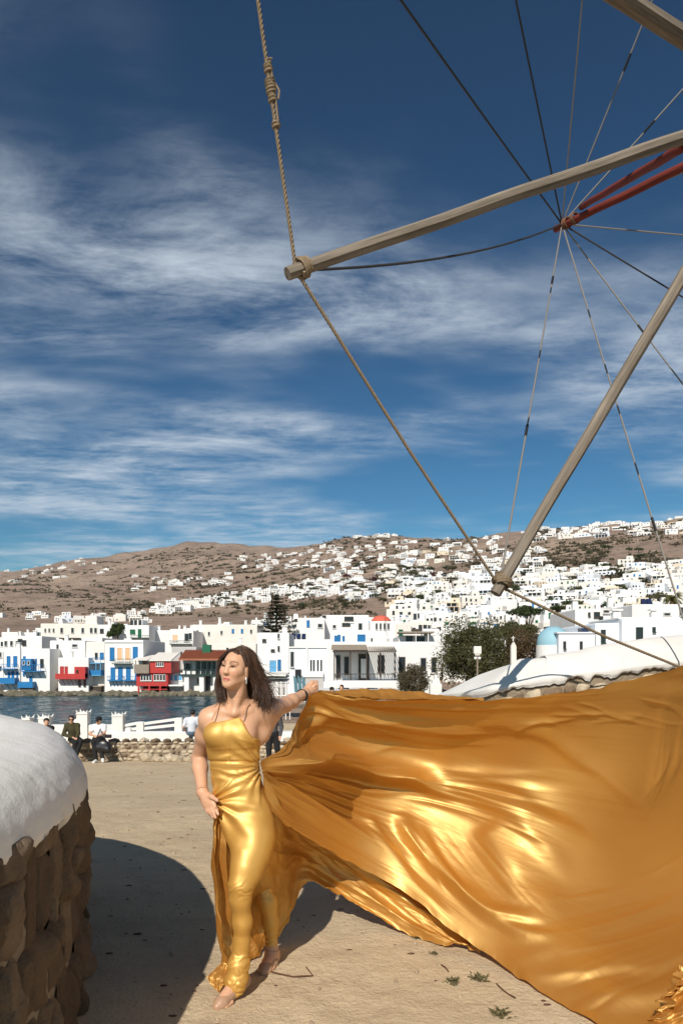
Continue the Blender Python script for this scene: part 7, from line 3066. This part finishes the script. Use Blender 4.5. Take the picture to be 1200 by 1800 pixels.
    en = np.array([P(556, 1219, 4.04), P(622, 1224, 4.06), P(692, 1229, 4.02), P(760, 1229, 3.97), P(850, 1231, 3.88)], float)
    A, B = cr(st, t * 4), cr(en, t * 4)
    q = np.linspace(0, 1, 24)[None, :, None]
    S2 = A[:, None] * (1 - q) + B[:, None] * q
    S2[..., 2] += -.03 * np.sin(math.pi * q[..., 0]) + .006 * fbm(t[:, None] * 16, q[..., 0] * 4, o=3, s=6)
    grid_mesh('train_fold', S2, gown)

    # rear panel: from her right hip behind both legs and on under the sail
    C = [
        [(377, 1416, 3.41), (374, 1470, 3.42), (375, 1540, 3.44), (380, 1625, 3.47), (393, 1692, 3.47)],
        [(393, 1424, 3.44), (390, 1490, 3.47), (391, 1560, 3.52), (398, 1640, 3.56), (409, 1700, 3.55)],
        [(420, 1430, 3.50), (418, 1500, 3.54), (420, 1570, 3.60), (428, 1645, 3.74), (440, 1688, 3.72)],
        [(455, 1430, 3.50), (455, 1490, 3.545), (456, 1555, 3.565), (460, 1620, 3.86), (470, 1664, 3.88)],
        [(492, 1430, 3.58), (492, 1480, 3.70), (494, 1535, 3.74), (500, 1585, 3.96), (508, 1622, 4.00)],
        [(530, 1440, 3.90), (530, 1475, 4.02), (531, 1503, 4.11), (533, 1528, 4.15), (536, 1550, 4.17)],
        [(600, 1472, 4.12), (600, 1500, 4.18), (600, 1528, 4.21), (600, 1553, 4.22), (601, 1575, 4.20)],
        [(690, 1520, 4.20), (690, 1548, 4.21), (690, 1575, 4.20), (690, 1602, 4.17), (692, 1626, 4.11)],
        [(780, 1575, 4.14), (780, 1600, 4.11), (780, 1622, 4.07), (776, 1643, 4.01), (772, 1657, 3.96)],
        [(880, 1620, 3.98), (875, 1640, 3.94), (865, 1655, 3.88), (852, 1664, 3.86), (842, 1666, 3.84)]]
    ctrl = [[tuple(P(*C[c][r])) for c in range(len(C))] for r in range(5)]
    nu, nv = 420, 170
    S = sheet(ctrl, nu, nv)
    U, V = np.meshgrid(np.linspace(0, 1, nu), np.linspace(0, 1, nv), indexing='ij')
    N = grid_normals(S)
    w = U + .02 * vnoise(U * 6, V * 3, s=3)
    d = .022 * np.sin(w * 2 * math.pi * 8 + 1.2) * sstep(.0, .5, V) * sstep(.5, .1, U)       # falling folds by the leg
    d += .010 * (1 - 2 * np.abs(np.sin(w * math.pi * 23 + V * .8))) * sstep(.45, .05, U) * (1 - .4 * V)
    d += .004 * (1 - 2 * np.abs(np.sin((V * 1.0 - U * 1.6) * math.pi * 5 + 3.5 * vnoise(U * 4, V * 2, s=5)))) * sstep(.35, .55, U)
    d += .018 * np.sin((V - U * .9) * 2 * math.pi * 2.6) * sstep(.4, .6, U)
    d += .008 * fbm(U * 16, V * 8, o=3, s=6)
    S = S + N * d[..., None]
    S[..., 2] += .008 * sstep(.93, 1, V) * fbm(U * 60, 0 * V, o=2, s=8)
    S[..., 2] = np.maximum(S[..., 2], .012)
    grid_mesh('rear_panel', S, gown)
    # thin corner of the hem flicked out beside the front shoe
    ctrl = [[tuple(P(*q)) for q in row] for row in (((398, 1688, 3.46), (380, 1702, 3.45), (364, 1716, 3.43)), ((402, 1705, 3.43), (386, 1718, 3.41), (371, 1732, 3.39)), ((402, 1722, 3.38), (392, 1734, 3.36), (384, 1747, 3.34)))]
    S = sheet(ctrl, 40, 40)
    U, V = np.meshgrid(np.linspace(0, 1, 40), np.linspace(0, 1, 40), indexing='ij')
    S[..., 1] += .01 * np.sin(U * 5 + V * 4) + .008 * fbm(U * 5, V * 5, o=2)
    S[..., 2] = np.maximum(S[..., 2], .012)
    grid_mesh('hem_corner', S, gown)
    # crumpled hem in the lower right corner, closest to the camera
    C = [[(1235, 1660, 2.72), (1196, 1700, 2.70), (1192, 1712, 2.66)], [(1240, 1700, 2.66), (1190, 1735, 2.62), (1172, 1752, 2.58)], [(1240, 1760, 2.60), (1180, 1780, 2.56), (1150, 1786, 2.52)], [(1240, 1830, 2.54), (1160, 1820, 2.50), (1118, 1812, 2.46)]]
    ctrl = [[tuple(P(*q)) for q in row] for row in C]
    S = sheet(ctrl, 70, 120)
    U, V = np.meshgrid(np.linspace(0, 1, 70), np.linspace(0, 1, 120), indexing='ij')
    N = grid_normals(S)
    d = .018 * np.sin(V * 30 + 3 * vnoise(U * 3, V * 6)) * U + .03 * fbm(U * 4, V * 6, o=3, s=3)
    S = S + N * d[..., None]
    S[..., 0] += .012 * sstep(.8, 1, U) * np.sin(V * 55 + 4 * vnoise(V * 9, 0 * V))
    S[..., 2] = np.maximum(S[..., 2], .012)
    grid_mesh('crumpled_hem', S, gown)


build_woman()
# ------------------------------------------------------------------ thin sea haze
def haze():
    m = bpy.data.materials.new('haze')
    m.use_nodes = True
    nt = m.node_tree
    nt.nodes.clear()
    out = nt.nodes.new('ShaderNodeOutputMaterial')
    v = nt.nodes.new('ShaderNodeVolumePrincipled')
    v.inputs['Color'].default_value = (0.82, 0.88, 0.95, 1)
    v.inputs['Density'].default_value = 4.0e-5
    v.inputs['Anisotropy'].default_value = 0.2
    nt.links.new(v.outputs[0], out.inputs['Volume'])
    MAT['haze'] = m
    tag(MB().box(-9500, 9500, -60, 9500, -8, 620).build('haze', m), 'thin pale sea haze in the air', 'haze', kind='stuff')


haze()
